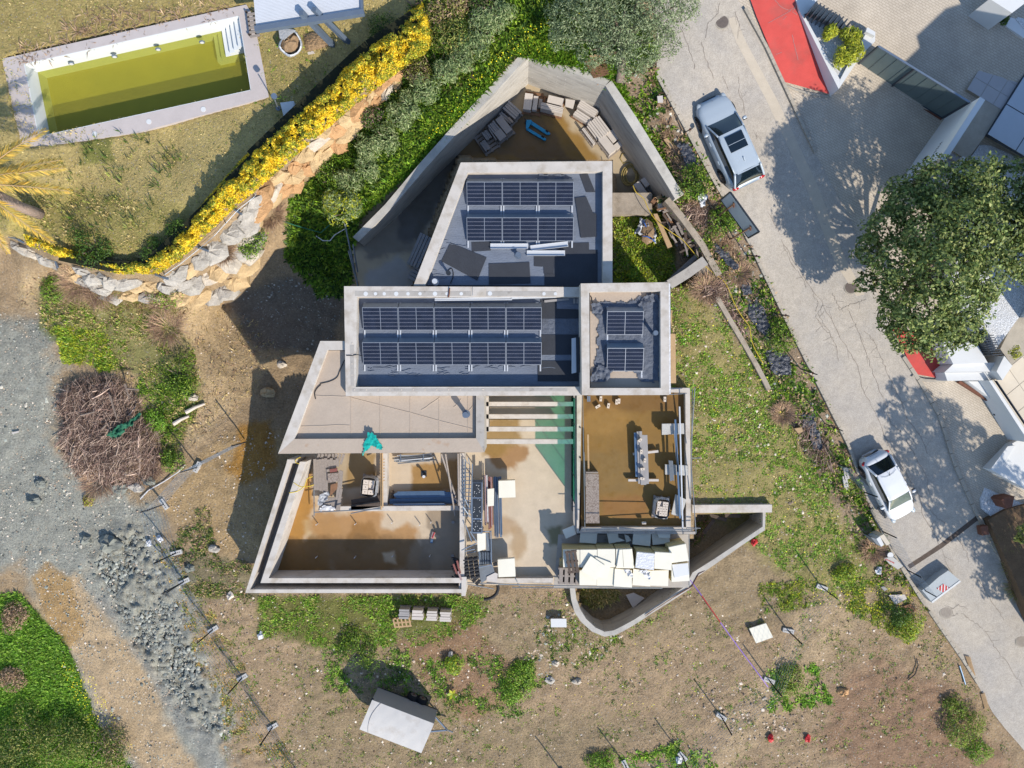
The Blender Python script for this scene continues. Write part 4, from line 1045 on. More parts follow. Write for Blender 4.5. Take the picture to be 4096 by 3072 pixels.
def cable(name,pts,z,r,mt,label,cat,dz=0.0):
 P3=[W(x,y,z+r)for x,y in pts]
 out=[]
 for i in range(len(P3)-1):
  for t in(0,.25,.5,.75):
   p0=P3[max(i-1,0)];p1=P3[i];p2=P3[i+1];p3=P3[min(i+2,len(P3)-1)]
   out.append(0.5*((2*p1)+(p2-p0)*t+(2*p0-5*p1+4*p2-p3)*t*t+(3*p1-p0-3*p2+p3)*t**3))
 out.append(P3[-1])
 return solo(MB().tube(out,r,6),name,mt,label,cat,smooth=True)
cable("cable",SP(1,1,(1650,690),(1690,660),(1705,720),(1680,790)),R1,.02,"black_rubber","black cable looping beside the capped pipe, back roof","cable")
cable("cable",SP(1,1,(555,1655),(640,1635),(700,1600),(725,1540),(765,1450)),RB,.02,"black_rubber","black cable curving across the beige low roof","cable")
cable("cable",SP(1,2,(515,130),(507,80),(525,40),(560,5)),RB,.025,"black_rubber","short black cable end on the beige low roof","cable")
cable("cable",SP(1,1,(780,1412),(830,1412),(880,1405),(920,1420)),4.42,.02,"black_rubber","black cable crossing the west coping of the middle roof","cable")
cable("cable",SP(2,1,(605,902),(680,900),(695,960),(740,990),(760,1040)),4.96,.02,"black_rubber","thin black cable entering the tower roof corner","cable")
cable("steel_bar",SP(1,1,(1672,830),(1668,880),(1662,910)),4.43,.035,"steel_rust","rusty short bar over the north coping","bar")
mb=MB()
for k,(a,b,w)in enumerate((((1545,925),(2212,912),.09),((1545,936),(2212,930),.05))):
 mb.beam(W(*S(1,1,*a),R2+.3+k*.02),W(*S(1,1,*b),R2+.3),w,.06)
mb.beam(W(*S(2,1,-5,915),R2+.32),W(*S(2,1,380,903),R2+.32),.12,.07)
solo(mb,"metal_profile","white_alu","long pale metal profiles along the north parapet of the middle roof","metal profile")
solo(MB().beam(W(*S(2,1,280,945),R2+.1),W(*S(2,1,490,925),R2+.12),.11,.05),"timber_batten","slab_bluish","pale batten lying near the upper felt of the middle roof","batten")
for x in(538,565):
 solo(MB().beam(W(*S(2,1,x,920),R2+.1),W(*S(2,1,x,962),R2+.1),.1,.1),"concrete_block","slab_bluish","small block in the corner below the tower coping, "+("left" if x<550 else "right")+" of the two","block","two small blocks in the roof corner")
bx=thing("metal_casing",W(*S(2,1,550,1400),R2),"long white metal casing leaning on the tower wall","metal casing")
part(MB().ppx(SP(2,1,(516,1265),(552,1258),(556,1560),(516,1568)),R2+.55,R2+.4),"cover","white_alu",bx)
part(MB().ppx(SP(2,1,(553,1258),(583,1255),(585,1560),(557,1560)),R2+.62,R2+.3),"frame","steel_dark",bx)
def crumple(name,poly,z,h,mt,label,cat,cell=9,sc=30,seed=0,parent=None,rag=8):
 p=np.asarray(poly);x0,x1=p[:,0].min()-10,p[:,0].max()+10;y0,y1=p[:,1].min()-10,p[:,1].max()+10
 nx_,ny_=int((x1-x0)/cell)+2,int((y1-y0)/cell)+2
 X,Y=np.meshgrid(np.linspace(x0,x1,nx_),np.linspace(y0,y1,ny_))
 r=np.abs(fbm(X,Y,sc,3,seed)-.5)*2
 r2=np.abs(fbm(X+.7*Y,Y*.4,sc*.5,2,seed+3)-.5)*2
 Zc=z+.01+h*(1-np.clip(r*2.2,0,1))*.7+h*.5*(1-np.clip(r2*2.2,0,1))
 keep=sdist(poly,X[:-1,:-1]+cell/2,Y[:-1,:-1]+cell/2)+(fbm(X[:-1,:-1],Y[:-1,:-1],22,3,seed+1)-.5)*rag*3>0
 v=np.stack([(X-CX)/F*(H-Zc),-(Y-CY)/F*(H-Zc),Zc],-1).reshape(-1,3)
 ii=np.arange(nx_*ny_).reshape(ny_,nx_)
 f=np.stack([ii[:-1,:-1],ii[1:,:-1],ii[1:,1:],ii[:-1,1:]],-1)[keep]
 off=rootloc(parent)if parent is not None else Vector((float(v[:,0].mean()),float(v[:,1].mean()),z))
 me=npmesh(name,v-np.array(off)[None],f,mt,None,True)
 o=link(me,name,parent,off if parent is None else None)
 if parent is None:meta(o,label,cat)
 return o
crumple("felt_underlay",SP(2,1,(745,950),(1060,945),(1110,905),(1180,880),(1235,875),(1270,900),(1275,1640),(1130,1640),(1060,1545),(870,1545),(800,1640),(690,1640),(720,1480),(745,1400),(735,1250),(760,1100),(690,1000)),R3,.05,"felt_crumpled","crumpled grey felt spread under the two tower panels","felt sheet",5,40,2)
crumple("felt_heap",SP(2,1,(690,1560),(760,1480),(870,1545),(840,1600),(760,1650),(690,1640)),R3+.03,.16,"felt_crumpled","bunched felt in the lower left corner of the tower roof","felt heap",5,18,5)
crumple("felt_heap",SP(2,1,(690,975),(760,960),(810,1000),(760,1080),(700,1040)),R3+.03,.14,"felt_crumpled","bunched felt at the upper left of the tower panels","felt heap",5,18,6)
crumple("felt_heap",SP(2,1,(1130,890),(1270,880),(1275,940),(1160,960),(1100,980)),R3+.03,.14,"felt_crumpled","bunched felt in the upper right of the tower roof","felt heap",5,18,8)
crumple("roof_membrane",SP(2,0,(190,1560),(240,1505),(460,1505),(520,1560)),R1+.0,.08,"felt_crumpled","dark membrane bunched above the upper panel row","membrane",5,20,9)
crumple("teal_net",SP(1,2,(960,405),(985,425),(1040,440),(1050,480),(1085,545),(1075,570),(1040,535),(1000,515),(960,560),(925,605),(945,560),(925,540),(950,480),(965,450)),4.21,.07,"teal_net","scrap of bright teal netting draped over the south coping","netting",4,12,3)
def pallet(loc,rz,lx,ly,mt,label,group=None,nsl=6,h=.14):
 t=thing("pallet",loc,label,"pallet",group)
 c,s=math.cos(rz),math.sin(rz)
 def L(x,y,z):return Vector((loc[0]+c*x-s*y,loc[1]+s*x+c*y,loc[2]+z))
 for k in(-1,0,1):part(MB().box(L(0,k*(ly/2-.05),h*.45),(lx,.09,h*.85),rz),"bearer",mt,t)
 for i in range(nsl):part(MB().box(L(-lx/2+lx*(i+.5)/nsl,0,h*.94),(lx/nsl*.68,ly,.02),rz),"slat",mt,t)
 return t
def slab_stack(loc,rz,rows,label,mt="slab_stone",group="stacks of stone slabs on pallets",lean=0.0):
 """rows: (x0,x1,y0,y1,z0,z1,n) bundles of n upright or flat slabs"""
 t=thing("slab_stack",loc,label,"slab stack",group)
 c,s=math.cos(rz),math.sin(rz)
 for(x0,x1,y0,y1,z0,z1,n,ax)in rows:
  for i in range(n):
   if ax=='y':a,b=y0+(y1-y0)*i/n,y0+(y1-y0)*(i+.86)/n;xa,xb=x0+RNG.uniform(-.03,.03),x1+RNG.uniform(-.03,.03);za,zb=z0,z1+RNG.uniform(-.03,.03)
   elif ax=='x':xa,xb=x0+(x1-x0)*i/n,x0+(x1-x0)*(i+.86)/n;a,b=y0+RNG.uniform(-.03,.03),y1+RNG.uniform(-.03,.03);za,zb=z0,z1+RNG.uniform(-.03,.03)
   else:za,zb=z0+(z1-z0)*i/n,z0+(z1-z0)*(i+.86)/n;xa,xb,a,b=x0+RNG.uniform(-.03,.03),x1+RNG.uniform(-.03,.03),y0,y1
   x,y=(xa+xb)/2,(a+b)/2
   part(MB().box((loc[0]+c*x-s*y,loc[1]+s*x+c*y,loc[2]+(za+zb)/2),(xb-xa,b-a,zb-za),rz),"slab",mt,t)
 return t
def s7(x,y):return(1880+x/3.07,330+y/3.07)
def s1(x,y):return(2200+x/1.904,400+y/1.904)
YZ=-.34
pg="wooden pallets carrying slabs in the back yard"
def yard_set(px,ang,lx,ly,rows,lab,mt="slab_bluish",zt=.4,plab=None,woodm="wood_grey"):
 loc=W(*px,YZ+zt);loc.z=YZ
 rz=math.radians(ang)
 pallet(loc,rz,lx,ly,woodm,plab or "wooden pallet under "+lab,pg)
 up=Vector(loc);up.z+=.145
 slab_stack(up,rz,rows,lab,mt)
yard_set(s7(208,722),-56,1.25,.95,[(-.5,.0,.0,.35,0,.3,4,'y'),(-.1,.45,-.38,-.05,0,.22,5,'y'),(-.45,.3,.4,.46,0,.45,1,'y')],"thin slab offcuts, lowest of the three stacks on the left",zt=.25)
yard_set(s7(372,565),-52,1.25,1.15,[(-.5,.5,.05,.45,0,.55,3,'z'),(-.55,.05,-.45,.0,0,.42,4,'y'),(.0,.55,-.45,.0,0,.5,3,'z')],"grey slab blocks, middle of the three stacks on the left",zt=.5)
yard_set(s7(490,375),-42,1.05,1.0,[(-.45,.45,-.1,.45,0,.5,4,'y'),(-.4,.4,-.42,-.2,0,.3,2,'y')],"strapped slabs, highest of the three stacks on the left",zt=.5)
yard_set(s7(775,235),82,1.3,1.0,[(-.5,.35,.05,.48,0,.5,3,'z'),(-.45,.3,-.25,.0,0,.42,3,'z'),(-.2,.3,-.48,-.3,0,.1,1,'z')],"pale slabs beside bare slats, at the corner of the retaining wall","slab_stone",.45,woodm="wood_brown")
yard_set(s7(1015,275),-14,1.25,1.0,[(-.3,.5,.05,.45,0,.45,3,'z'),(-.6,.6,-.4,-.05,0,.55,4,'y')],"pale slabs with a plank on top, right of the wall corner","slab_stone",.5,woodm="wood_brown")
yard_set(s1(268,100),-33,1.25,.95,[(-.55,.55,.0,.45,0,.55,4,'y'),(-.5,.5,-.42,-.05,0,.4,3,'y')],"long pale slabs, highest of the stacks along the right wall","slab_stone",.5,woodm="wood_brown")
yard_set(s1(368,212),-53,1.2,.9,[(-.5,.55,-.38,.4,0,.5,6,'y')],"row of upright pale slabs in the middle of the right wall stacks","slab_stone",.5)
yard_set(s1(312,262),-53,1.15,.62,[(-.5,.5,-.26,-.12,0,.4,2,'y'),(-.45,.45,.05,.25,0,.35,2,'y')],"narrow crate of slabs left of the upright slab row","slab_stone",.4)
yard_set(s1(463,322),38,1.1,1.15,[(-.5,.0,-.5,.5,0,.5,3,'z'),(.05,.5,-.1,.5,0,.4,2,'z'),(.05,.5,-.5,-.2,0,.3,2,'z')],"pale slabs above the yellow hose, lowest along the right wall","slab_stone",.5)
yard_set(s1(712,662),35,.9,.85,[(-.42,-.02,-.4,.4,0,.5,3,'z'),(.05,.42,-.1,.4,0,.45,3,'z')],"small pale slab pile below the yellow hose coil","slab_stone",.5)
solo(MB().prism([W(*s1(120,-8),.3),W(*s1(192,2),.3),W(*s1(175,66),.3),W(*s1(116,48),.3)],.24,.3),"stone_plate","slab_stone","single pale plate propped up beside the wall corner stacks","plate")
solo(MB().prism([W(*s1(130,20),.2),W(*s1(160,20),.2),W(*s1(160,40),.2),W(*s1(130,40),.2)],-.3,.236),"trestle","wood_dark","wooden trestle under the single pale plate","trestle")
solo(MB().beam(W(*s7(470,430),.3),W(*s7(525,490),.3),.12,.05),"timber_offcut","wood_grey","timber offcut beside the strapped slabs","timber")
pt_=thing("pallet_truck",W(*s7(700,500),YZ),"blue pallet truck with two forks on the wet yard floor","pallet truck")
def b7(*pts,z=.0):return[W(*s7(*p),z)for p in pts]
part(MB().prism(b7((745,455),(985,610),(985,625),(965,632),(940,628),(725,490)),YZ+.1,YZ+.22),"fork","blue_paint",pt_)
part(MB().prism(b7((700,540),(935,680),(935,698),(910,702),(690,572)),YZ+.1,YZ+.22),"fork","blue_paint",pt_)
part(MB().prism(b7((690,455),(755,455),(760,475),(705,572),(686,556)),YZ+.12,YZ+.3),"body","blue_paint",pt_)
for p in((944,598),(893,666)):part(MB().box(W(*s7(*p),YZ+.215),(.16,.1,.03),math.radians(-33)),"roller","black_part",pt_)
part(MB().tube([W(*s7(690,470),YZ+.3),W(*s7(675,450),YZ+.9),W(*s7(668,440),YZ+1.1)],.025,6),"handle","steel_dark",pt_)
part(MB().box(W(*s7(692,500),YZ+.15),(.1,.2,.2),.6),"steering_wheel_set","black_rubber",pt_)
hs=[]
c0=S(2,0,1030,1500)
for k in range(5):
 for i in range(16):
  a=i/16*2*math.pi
  r=34+5*math.sin(k*2.1+a*.7)
  hs.append(W(c0[0]+(r)*math.cos(a)*.8+3*k*math.cos(k),c0[1]+(r+4)*math.sin(a)+2*k,YZ+.05+.03*k))
hs=[W(*S(2,0,x,y),YZ+.06)for x,y in((1010,1400),(960,1410),(935,1370),(950,1330),(990,1320),(1030,1370),(1040,1420))][::-1]+hs
solo(MB().tube(hs,.03,6),"hose","hose_tan","coiled tan hose on the yard floor by the right wall","hose",smooth=True)
cable("hose",SP(2,0,(1045,1600),(1060,1640))+SP(2,1,(1080,10),(1140,60),(1180,150),(1250,250),(1380,350),(1470,410),(1550,500),(1650,620),(1740,700),(1830,770),(1880,860),(1920,960),(1990,1080),(2050,1160),(2065,1260),(2100,1360),(2170,1480)),1.5,.02,"yellow_hose","long yellow hose running from the yard across the timber heap","hose")
cable("rope",SP(2,2,(2100,-20),(2190,20))+SP(3,2,(60,200),(110,260),(190,330),(260,520),(330,650)),.35,.02,"hose_tan","thin tan hose among the dry plants by the road","hose")
bag=thing("bulk_bag",W(*S(2,1,1155,340),.3),"torn white bulk bag half full of earth in the grass yard","bulk bag")
crumple("sack",SP(2,1,(1110,235),(1150,235),(1215,300),(1245,370),(1245,440),(1170,430),(1100,360),(1065,350),(1085,290)),.5,.5,"plastic_bag",None,None,4,26,11,bag)
part(MB().blob(W(*S(2,1,1165,345),.78),(.36,.62,.3),4),"soil","heap_soil",bag)
for k,(a,b)in enumerate((((1130,250),(1160,300)),((1130,380),(1200,400)),((1190,400),(1240,430)))):
 part(MB().tube([W(*S(2,1,*a),1.0),W(*S(2,1,(a[0]+b[0])/2,(a[1]+b[1])/2-6),1.12),W(*S(2,1,*b),1.0)],.03,5),"strap","blue_strap",bag)
solo(MB().ppx(SP(2,1,(1222,190),(1255,186),(1385,470),(1345,486)),1.15,1.05),"scaffold_board","wood_tan","broad pale board along the left edge of the timber heap","board")
heap=thing("timber_heap",W(*S(2,1,1400,330),.3),"heap of old timber offcuts and pallet pieces by the slanting wall","timber heap")
rr=random.Random(5)
for k in range(90):
 x=1290+rr.random()*200;y=130+rr.random()*370;x+=(y-130)*.32
 a=rr.choice([0.35,0.35,-1.1,-1.0,-1.25])+rr.uniform(-.25,.25);L=rr.uniform(.4,1.15)
 p=W(*S(2,1,x,y),.7+.7*rr.random())
 d=Vector((math.cos(a),math.sin(a),rr.uniform(-.12,.12)))*L/2
 part(MB().beam(p-d,p+d,rr.uniform(.07,.14),rr.uniform(.03,.06)),"timber",rr.choice(["wood_grey","wood_grey","wood_brown","wood_dark"]),heap)
for k,(x,y,a,s_)in enumerate(((1270,60,.5,.42),(1300,130,.2,.5),(1225,80,.9,.3),(1440,110,-.9,.5),(1330,30,.6,.5))):
 solo(MB().box(W(*S(2,1,x,y),1.0),(s_,s_*.75,.3),a),"concrete_block",("wood_tan","slab_stone","wood_brown","old_concrete","slab_stone")[k],("tan block beside the wide concrete beam","stack of white slabs at the top of the timber heap","small brown block near the end of the concrete beam","broken concrete lump on the slanting wall's head","pale rubble block at the foot of the retaining wall end")[k],"block")
for(a,b)in(((1370,60),(1500,330)),((1440,60),(1470,170)),((1350,560),(1590,560)),((1530,400),(1600,520))):
 pass
solo(MB().beam(W(*S(2,1,1345,780),1.3),W(*S(2,1,1590,555),1.2),.22,.1),"timber_beam","wood_grey","weathered beam lying just above the short concrete beam wall","beam")
zc=fC
ps=thing("plank_stack",W(*S(1,2,610,800),zc),"stack of long grey scaffold boards laid on the terrace room","plank stack")
for i in range(9):
 x=508+i*24
 y1=930+RNG.uniform(-15,15)if i<5 else 720+RNG.uniform(-20,20)
 part(MB().beam(W(*S(1,2,x,650+RNG.uniform(-10,10)),zc+.7),W(*S(1,2,x+6,y1),zc+.7),.15,.05),"plank","wood_grey",ps)
for i in range(8):
 x=530+i*30
 part(MB().beam(W(*S(1,2,x+20,604),zc+.62+.04*(i%2)),W(*S(1,2,x-10,690+RNG.uniform(-20,20)),zc+.6),.13,.05),"plank","wood_grey",ps)
for i in range(10):
 x=545+i*17
 part(MB().beam(W(*S(1,2,x+40,975+RNG.uniform(-12,12)),zc+.62),W(*S(1,2,x,1090+RNG.uniform(-6,6)),zc+.6),.12,.05),"plank","wood_grey",ps)
for(a,b)in(((728,745),(700,1000)),((742,750),(715,1095)),((738,905),(700,1098)),((610,750),(705,735))):
 part(MB().beam(W(*S(1,2,*a),zc+.78),W(*S(1,2,*b),zc+.76),.14,.05),"plank","wood_grey",ps)
for x in(520,640):part(MB().beam(W(*S(1,2,x-10,800),zc+.3),W(*S(1,2,x+80,800),zc+.3),.1,.5),"bearer","wood_dark",ps)
solo(MB().ppx(SP(1,2,(618,775),(712,765),(718,840),(622,855)),zc+.86,zc+.82),"chipboard_sheet","osb","speckled board lying on the grey scaffold boards","board")
solo(MB().ppx(SP(1,2,(645,870),(705,855),(700,905),(640,970)),zc+.85,zc+.81),"board_offcut","wood_brown","rust brown panel piece below the speckled board","board")
solo(MB().ppx(SP(1,2,(636,738),(700,728),(702,755),(640,765)),zc+.85,zc+.81),"board_offcut","pipe_red","rust brown strip above the speckled board","board")
crumple("plastic_sheet",SP(1,2,(560,960),(620,935),(640,960),(600,1010),(560,1060),(520,1050)),zc+.7,.12,"film_grey","crumpled plastic film over the lower scaffold boards","plastic sheet",4,14,21)
crumple("plastic_sheet",SP(1,2,(540,1060),(640,1050),(700,1080),(650,1105),(540,1100)),zc+.62,.1,"film_white","white plastic scraps at the bottom of the plank stack","plastic sheet",4,14,23)
def scaff(name,segs,label,mt="galv_dull",r=.028):
 t=thing(name,W(*segs[0][0],zc),label,"scaffold")
 for a,za,b,zb in segs:part(MB().tube([W(*a,za),W(*b,zb)],r,6),"scaffold_tube",mt,t)
 return t
scaff("scaffold_rail",[(S(1,2,500,650),zc+.7,S(1,2,502,1140),zc+.5),(S(1,2,500,1108),zc+.9,S(1,2,1085,1078),zc+1.3),(S(1,2,820,1118),zc+.9,S(1,2,1100,1062),zc+1.4)],"thin scaffold rails round the plank stack")
scaff("scaffold_props",[(S(1,2,1078,600),2.4,S(1,2,1082,1085),2.2),(S(1,2,1092,598),2.5,S(1,2,1094,1065),2.3),(S(1,2,1080,600),.6,S(1,2,1076,596),2.6)],"upright scaffold tubes beside the dividing wall","wood_tan",.04)
for y in range(655,860,26):
 solo(MB().beam(W(*S(1,2,1068,y),1.6),W(*S(1,2,1112,y-6),1.65),.05,.04),"wooden_slip","wood_tan","short wooden slips on the scaffold beside the dividing wall","slip","wooden slips on the dividing wall scaffold")
def brick_pallet(quadc,z,rot,label,n=(3,3),size=(.62,.85),hgt=.5,film="film_grey"):
 loc=W(*quadc,z+hgt);loc.z=z
 pallet(loc,rot,size[0]*1.25,size[1]*1.2,"wood_grey","pallet under the "+label,"pallets with wrapped bricks")
 t=thing("brick_pack",loc+Vector((0,0,.15)),label,"brick pack","film wrapped brick packs")
 c,s=math.cos(rot),math.sin(rot)
 bx_,by_=size[0]*.8/n[0],size[1]*.8/n[1]
 for i in range(n[0]):
  for j in range(n[1]):
   x=-size[0]*.4+bx_*(i+.5);y=-size[1]*.4+by_*(j+.5)
   h=hgt-.15-(0.0 if RNG.random()<.8 else.1)
   p=loc+Vector((c*x-s*y,s*x+c*y,.15+h/2))
   b=part(MB().box(p,(bx_*.93,by_*.93,h),rot),"brick","brick_cream",t)
   part(MB().cyl(p,.025,p.z+h/2-.002,p.z+h/2+.003,8),"hole","brick_hole",b)
 mb=MB();m_=36
 for ring_ in range(4):
  zz=loc.z+.1+(hgt-.06)*ring_/3;ex=1.12+.06*math.sin(ring_*2)
  for k in range(m_):
   a=2*math.pi*k/m_;cx=abs(math.cos(a))**.5*(1 if math.cos(a)>0 else-1);sx=abs(math.sin(a))**.5*(1 if math.sin(a)>0 else-1)
   q=(1+.05*RNG.uniform(-1,1))*ex*(.5 if ring_<3 else.47)
   x,y=cx*size[0]*q,sx*size[1]*q
   mb.v.append((loc.x+c*x-s*y,loc.y+s*x+c*y,zz+RNG.uniform(-.03,.03)))
 for ring_ in range(3):
  for k in range(m_):mb.f.append([ring_*m_+k,ring_*m_+(k+1)%m_,(ring_+1)*m_+(k+1)%m_,(ring_+1)*m_+k]);mb.mi.append(0)
 part(mb,"plastic_wrap",film,t)
 return t
brick_pallet(S(1,2,970,893),zc+.35,math.radians(84),"bricks in torn clear film in the left terrace room",(3,2),(.95,.75),.7)
fw=thing("formwork_panel",W(*S(1,2,945,1030),zc),"dark used formwork panels against the low terrace wall","formwork panel")
for(q,z)in((SP(1,2,(822,1000),(1068,962),(1072,1012),(825,1048)),zc+.6),(SP(1,2,(820,1052),(1070,1016),(1072,1060),(822,1096)),zc+.75)):
 part(MB().ppx(q,z,z-.06),"panel","wood_dark",fw)
part(MB().beam(W(*S(1,2,822,1050),zc+.8),W(*S(1,2,1068,1014),zc+.8),.07,.08),"rib","black_part",fw)
cable("cable",SP(1,2,(285,940),(360,925),(420,880),(440,820),(490,800)),1.98,.022,"yellow_hose","yellow cable loop over the left terrace parapet","cable")
cable("cable",SP(1,2,(325,850),(380,885),(450,885),(500,870)),1.97,.022,"yellow_hose","lower yellow cable strand at the left terrace parapet","cable")
cable("cable",SP(1,2,(385,632),(350,650),(340,675),(375,690)),2.03,.018,"yellow_hose","short yellow cable at the top of the terrace parapet","cable")
tb=thing("tube_bundle",W(*S(1,2,1380,650),zc),"loose heap of pale scaffold tubes by the low roof","tube bundle")
for k in range(15):
 x0=1190+RNG.uniform(0,60);x1=1480+RNG.uniform(0,75);y=612+RNG.uniform(0,70)
 part(MB().tube([W(*S(1,2,x0,y+RNG.uniform(-6,22)),zc+.1+.02*k),W(*S(1,2,x1,y+RNG.uniform(-18,4)),zc+.1+.02*k)],.03,6),"tube",("white_alu","galv_dull")[k%2],tb)
for x in(1250,1445):part(MB().tube([W(*S(1,2,x,604),zc+.45),W(*S(1,2,x,668),zc+.42)],.025,6),"tube","galv",tb)
bp=thing("profile_bundle",W(*S(1,2,1430,1000),zc),"bundle of long blue grey steel profiles along the low wall","steel profiles")
for k in range(14):
 if k<6:x0,x1,y,z=1195+RNG.uniform(-5,30),1630+RNG.uniform(0,110),930+k*10,zc+.28
 elif k<10:x0,x1,y,z=1155,1730,993+(k-6)*12,zc+.36
 else:x0,x1,y,z=1185+(k%2)*20,1615+(k%3)*12,1036+(k-10)*9,zc+.62
 part(MB().beam(W(*S(1,2,x0,y+3),z),W(*S(1,2,x1,y-3),z),.055,.08),"profile","steel_blue" if k<10 else "galv",bp)
for x in(1180,1700):part(MB().beam(W(*S(1,2,x,920),zc+.1),W(*S(1,2,x,1050),zc+.1),.09,.2),"bearer","wood_dark",bp)
scaff("scaffold_props",[(S(1,2,1600,602),2.9,S(1,2,1760,1080),1.2),(S(1,2,1636,602),2.9,S(1,2,1720,1135),1.3),(S(1,2,1745,600),3.0,S(1,2,1752,1050),2.4),(S(1,2,1700,975),1.6,S(1,2,1760,1020),2.0)],"leaning timber props and tube beside the terrace's right wall","wood_grey",.045)
dr=thing("floor_drain",W(*S(1,2,1450,775),zc),"dark square floor drain with an upright pipe, right terrace room","drain")
part(MB().ppx(SP(1,2,(1426,748),(1474,748),(1474,800),(1426,800)),zc+.02,zc),"plate","steel_dark",dr)
part(MB().cyl(W(*S(1,2,1450,790),zc+.45),.06,zc,zc+.45,10),"pipe","black_rubber",dr)
part(MB().cyl(W(*S(1,2,1450,800),zc+.47),.08,zc+.44,zc+.5,10),"cap","film_white",dr)
for k,(x,y)in enumerate(((522,1215),(855,1212),(1174,1200),(1413,1218),(517,1500),(852,1500),(1178,1490),(1500,1488),(1510,1198))):
 p=W(*S(1,2,x,y),zc+.3);p.z=zc
 solo(MB().cyl(p,.025,zc,zc+.38,8),"floor_pin","film_white",("upper left pin on the stained terrace floor","second pin of the upper row on the terrace floor","third pin of the upper row, on the pale dry patch","small pin at the dry patch's right edge","lower left pin in the terrace shade","second pin of the lower row in the shade","pin on the pale patch in the terrace shade","pin near the lower right corner of the terrace","pin beside the upper round outlet")[k],"pin","upright pins on the terrace floor")
for x,y,w_ in((1703,1192,"upper"),(1700,1482,"lower")):
 solo(MB().cyl(W(*S(1,2,x,y),zc),.085,zc,zc+.06,14),"floor_outlet","slab_bluish",w_+" round drain cap by the right wall of the terrace","outlet")
lv=thing("hand_tool",W(*S(1,2,1530,1330),zc),"red handled tool lying on the terrace floor","tool")
part(MB().beam(W(*S(1,2,1540,1278),zc+.07),W(*S(1,2,1522,1335),zc+.07),.16,.1),"body","pipe_pink",lv)
part(MB().beam(W(*S(1,2,1521,1340),zc+.07),W(*S(1,2,1516,1372),zc+.07),.13,.09),"foot","steel_blue",lv)
part(MB().beam(W(*S(1,2,1543,1282),zc+.14),W(*S(1,2,1524,1330),zc+.14),.04,.03),"grip","red_paint",lv)
ze=fC+.01
def zz_(c):return c
ld=thing("lattice_frame",W(*S(1,2,1820,900),ze),"upright blue grey scaffold frames leaning together like ladders","scaffold frame")
for k,(x,dz)in enumerate(((1782,1.5),(1800,1.6),(1862,1.7),(1840,1.5))):
 part(MB().tube([W(*S(1,2,x+8,650+20*k),ze+dz),W(*S(1,2,x-6,1160-20*k),ze+dz-.2)],.028,6),"stile","galv",ld)
for k in range(13):
 y=730+k*34
 part(MB().tube([W(*S(1,2,1786,y),ze+1.5),W(*S(1,2,1858,y+4),ze+1.55)],.02,6),"rung","galv",ld)
for a,b in(((1800,650),(1835,690)),((1835,640),(1850,720)),((1790,1060),(1850,1150)),((1800,980),(1850,1090))):part(MB().tube([W(*S(1,2,*a),ze+1.7),W(*S(1,2,*b),ze+1.4)],.02,6),"brace","galv",ld)
def s5(x,y):return(1740+x/1.7,1820+y/1.7)
tr=thing("mesh_platform",W(*s5(285,350),ze),"long scaffold platform with dark mesh decks and paint specks","scaffold platform")
part(MB().ppx([s5(250,172),s5(324,172),s5(322,535),s5(247,532)],ze+1.3,ze+1.22),"frame","galv",tr)
for y0,y1 in((192,288),(298,430),(440,525)):
 part(MB().ppx([s5(258,y0),s5(317,y0),s5(316,y1),s5(256,y1)],ze+1.315,ze+1.29),"mesh_deck","steel_dark",tr)
mb=MB()
for k in range(40):mb.box(W(*s5(260+RNG.random()*55,195+RNG.random()*325),ze+1.32),(RNG.uniform(.02,.05),RNG.uniform(.02,.05),.006),RNG.random())
sp_=part(mb,"paint_speck","white_paint",tr);sp_['kind']='stuff'
part(MB().ppx([s5(254,170),s5(326,170),s5(322,188),s5(256,188)],ze+1.33,ze+1.25),"end_beam","steel_dark",tr)
for x,y in((252,180),(322,180),(250,530),(320,530)):part(MB().tube([W(*s5(x,y),ze+1.25),Vector((W(*s5(x,y),ze+1.25).x,W(*s5(x,y),ze+1.25).y,ze))],.03,6),"leg","galv",tr)
def bundle(name,x0,x1,y0,y1,n,z,mts,label,r=.03,flare=6):
 t=thing(name,W(*s5((x0+x1)/2,(y0+y1)/2),ze),label,"tube bundle")
 for k in range(n):
  x=x0+(x1-x0)*k/(n-1)
  part(MB().tube([W(*s5(x+RNG.uniform(-2,2),y0+RNG.uniform(-flare,flare)),z+.03*(k%3)),W(*s5(x+8+RNG.uniform(-3,3),y1+RNG.uniform(-flare*3,flare*3)),z+.03*(k%3))],r,6),"tube",mts[k%len(mts)],t)
bundle("tube_bundle",333,350,135,460,6,ze+.8,["pipe_pink","film_white"],"pinkish scaffold tubes just right of the mesh platform")
bundle("tube_bundle",358,384,150,490,7,ze+.6,["pipe_red","pipe_pink"],"dull red scaffold tubes under the small cream board")
bundle("tube_bundle",400,446,150,545,11,ze+.5,["galv","steel_blue","galv"],"bluish grey scaffold tubes beside the square cream board")
def board(pxs,z,th,label,mt="cream_board",group="loose cream insulation boards",name="insulation_board"):
 return solo(MB().ppx(pxs,z,z-th),name,mt,label,"insulation board",group)
board([s5(432,176),s5(544,172),s5(548,288),s5(434,292)],ze+.95,.4,"square cream insulation block in the courtyard beside the tubes")
board([s5(356,232),s5(402,227),s5(400,345),s5(357,350)],ze+.98,.06,"small upright cream board on the red tubes")
board([s5(286,535),s5(344,530),s5(344,640),s5(290,657)],ze+1.3,.06,"cream board on the lower scaffold frame in the courtyard")
board([s5(426,712),s5(541,703),s5(548,826),s5(432,831)],ze+.8,.3,"cream insulation block by the courtyard's south edge")
fr=thing("scaffold_tower",W(*s5(340,640),ze),"lower scaffold frame with mesh deck above the slate pile","scaffold tower")
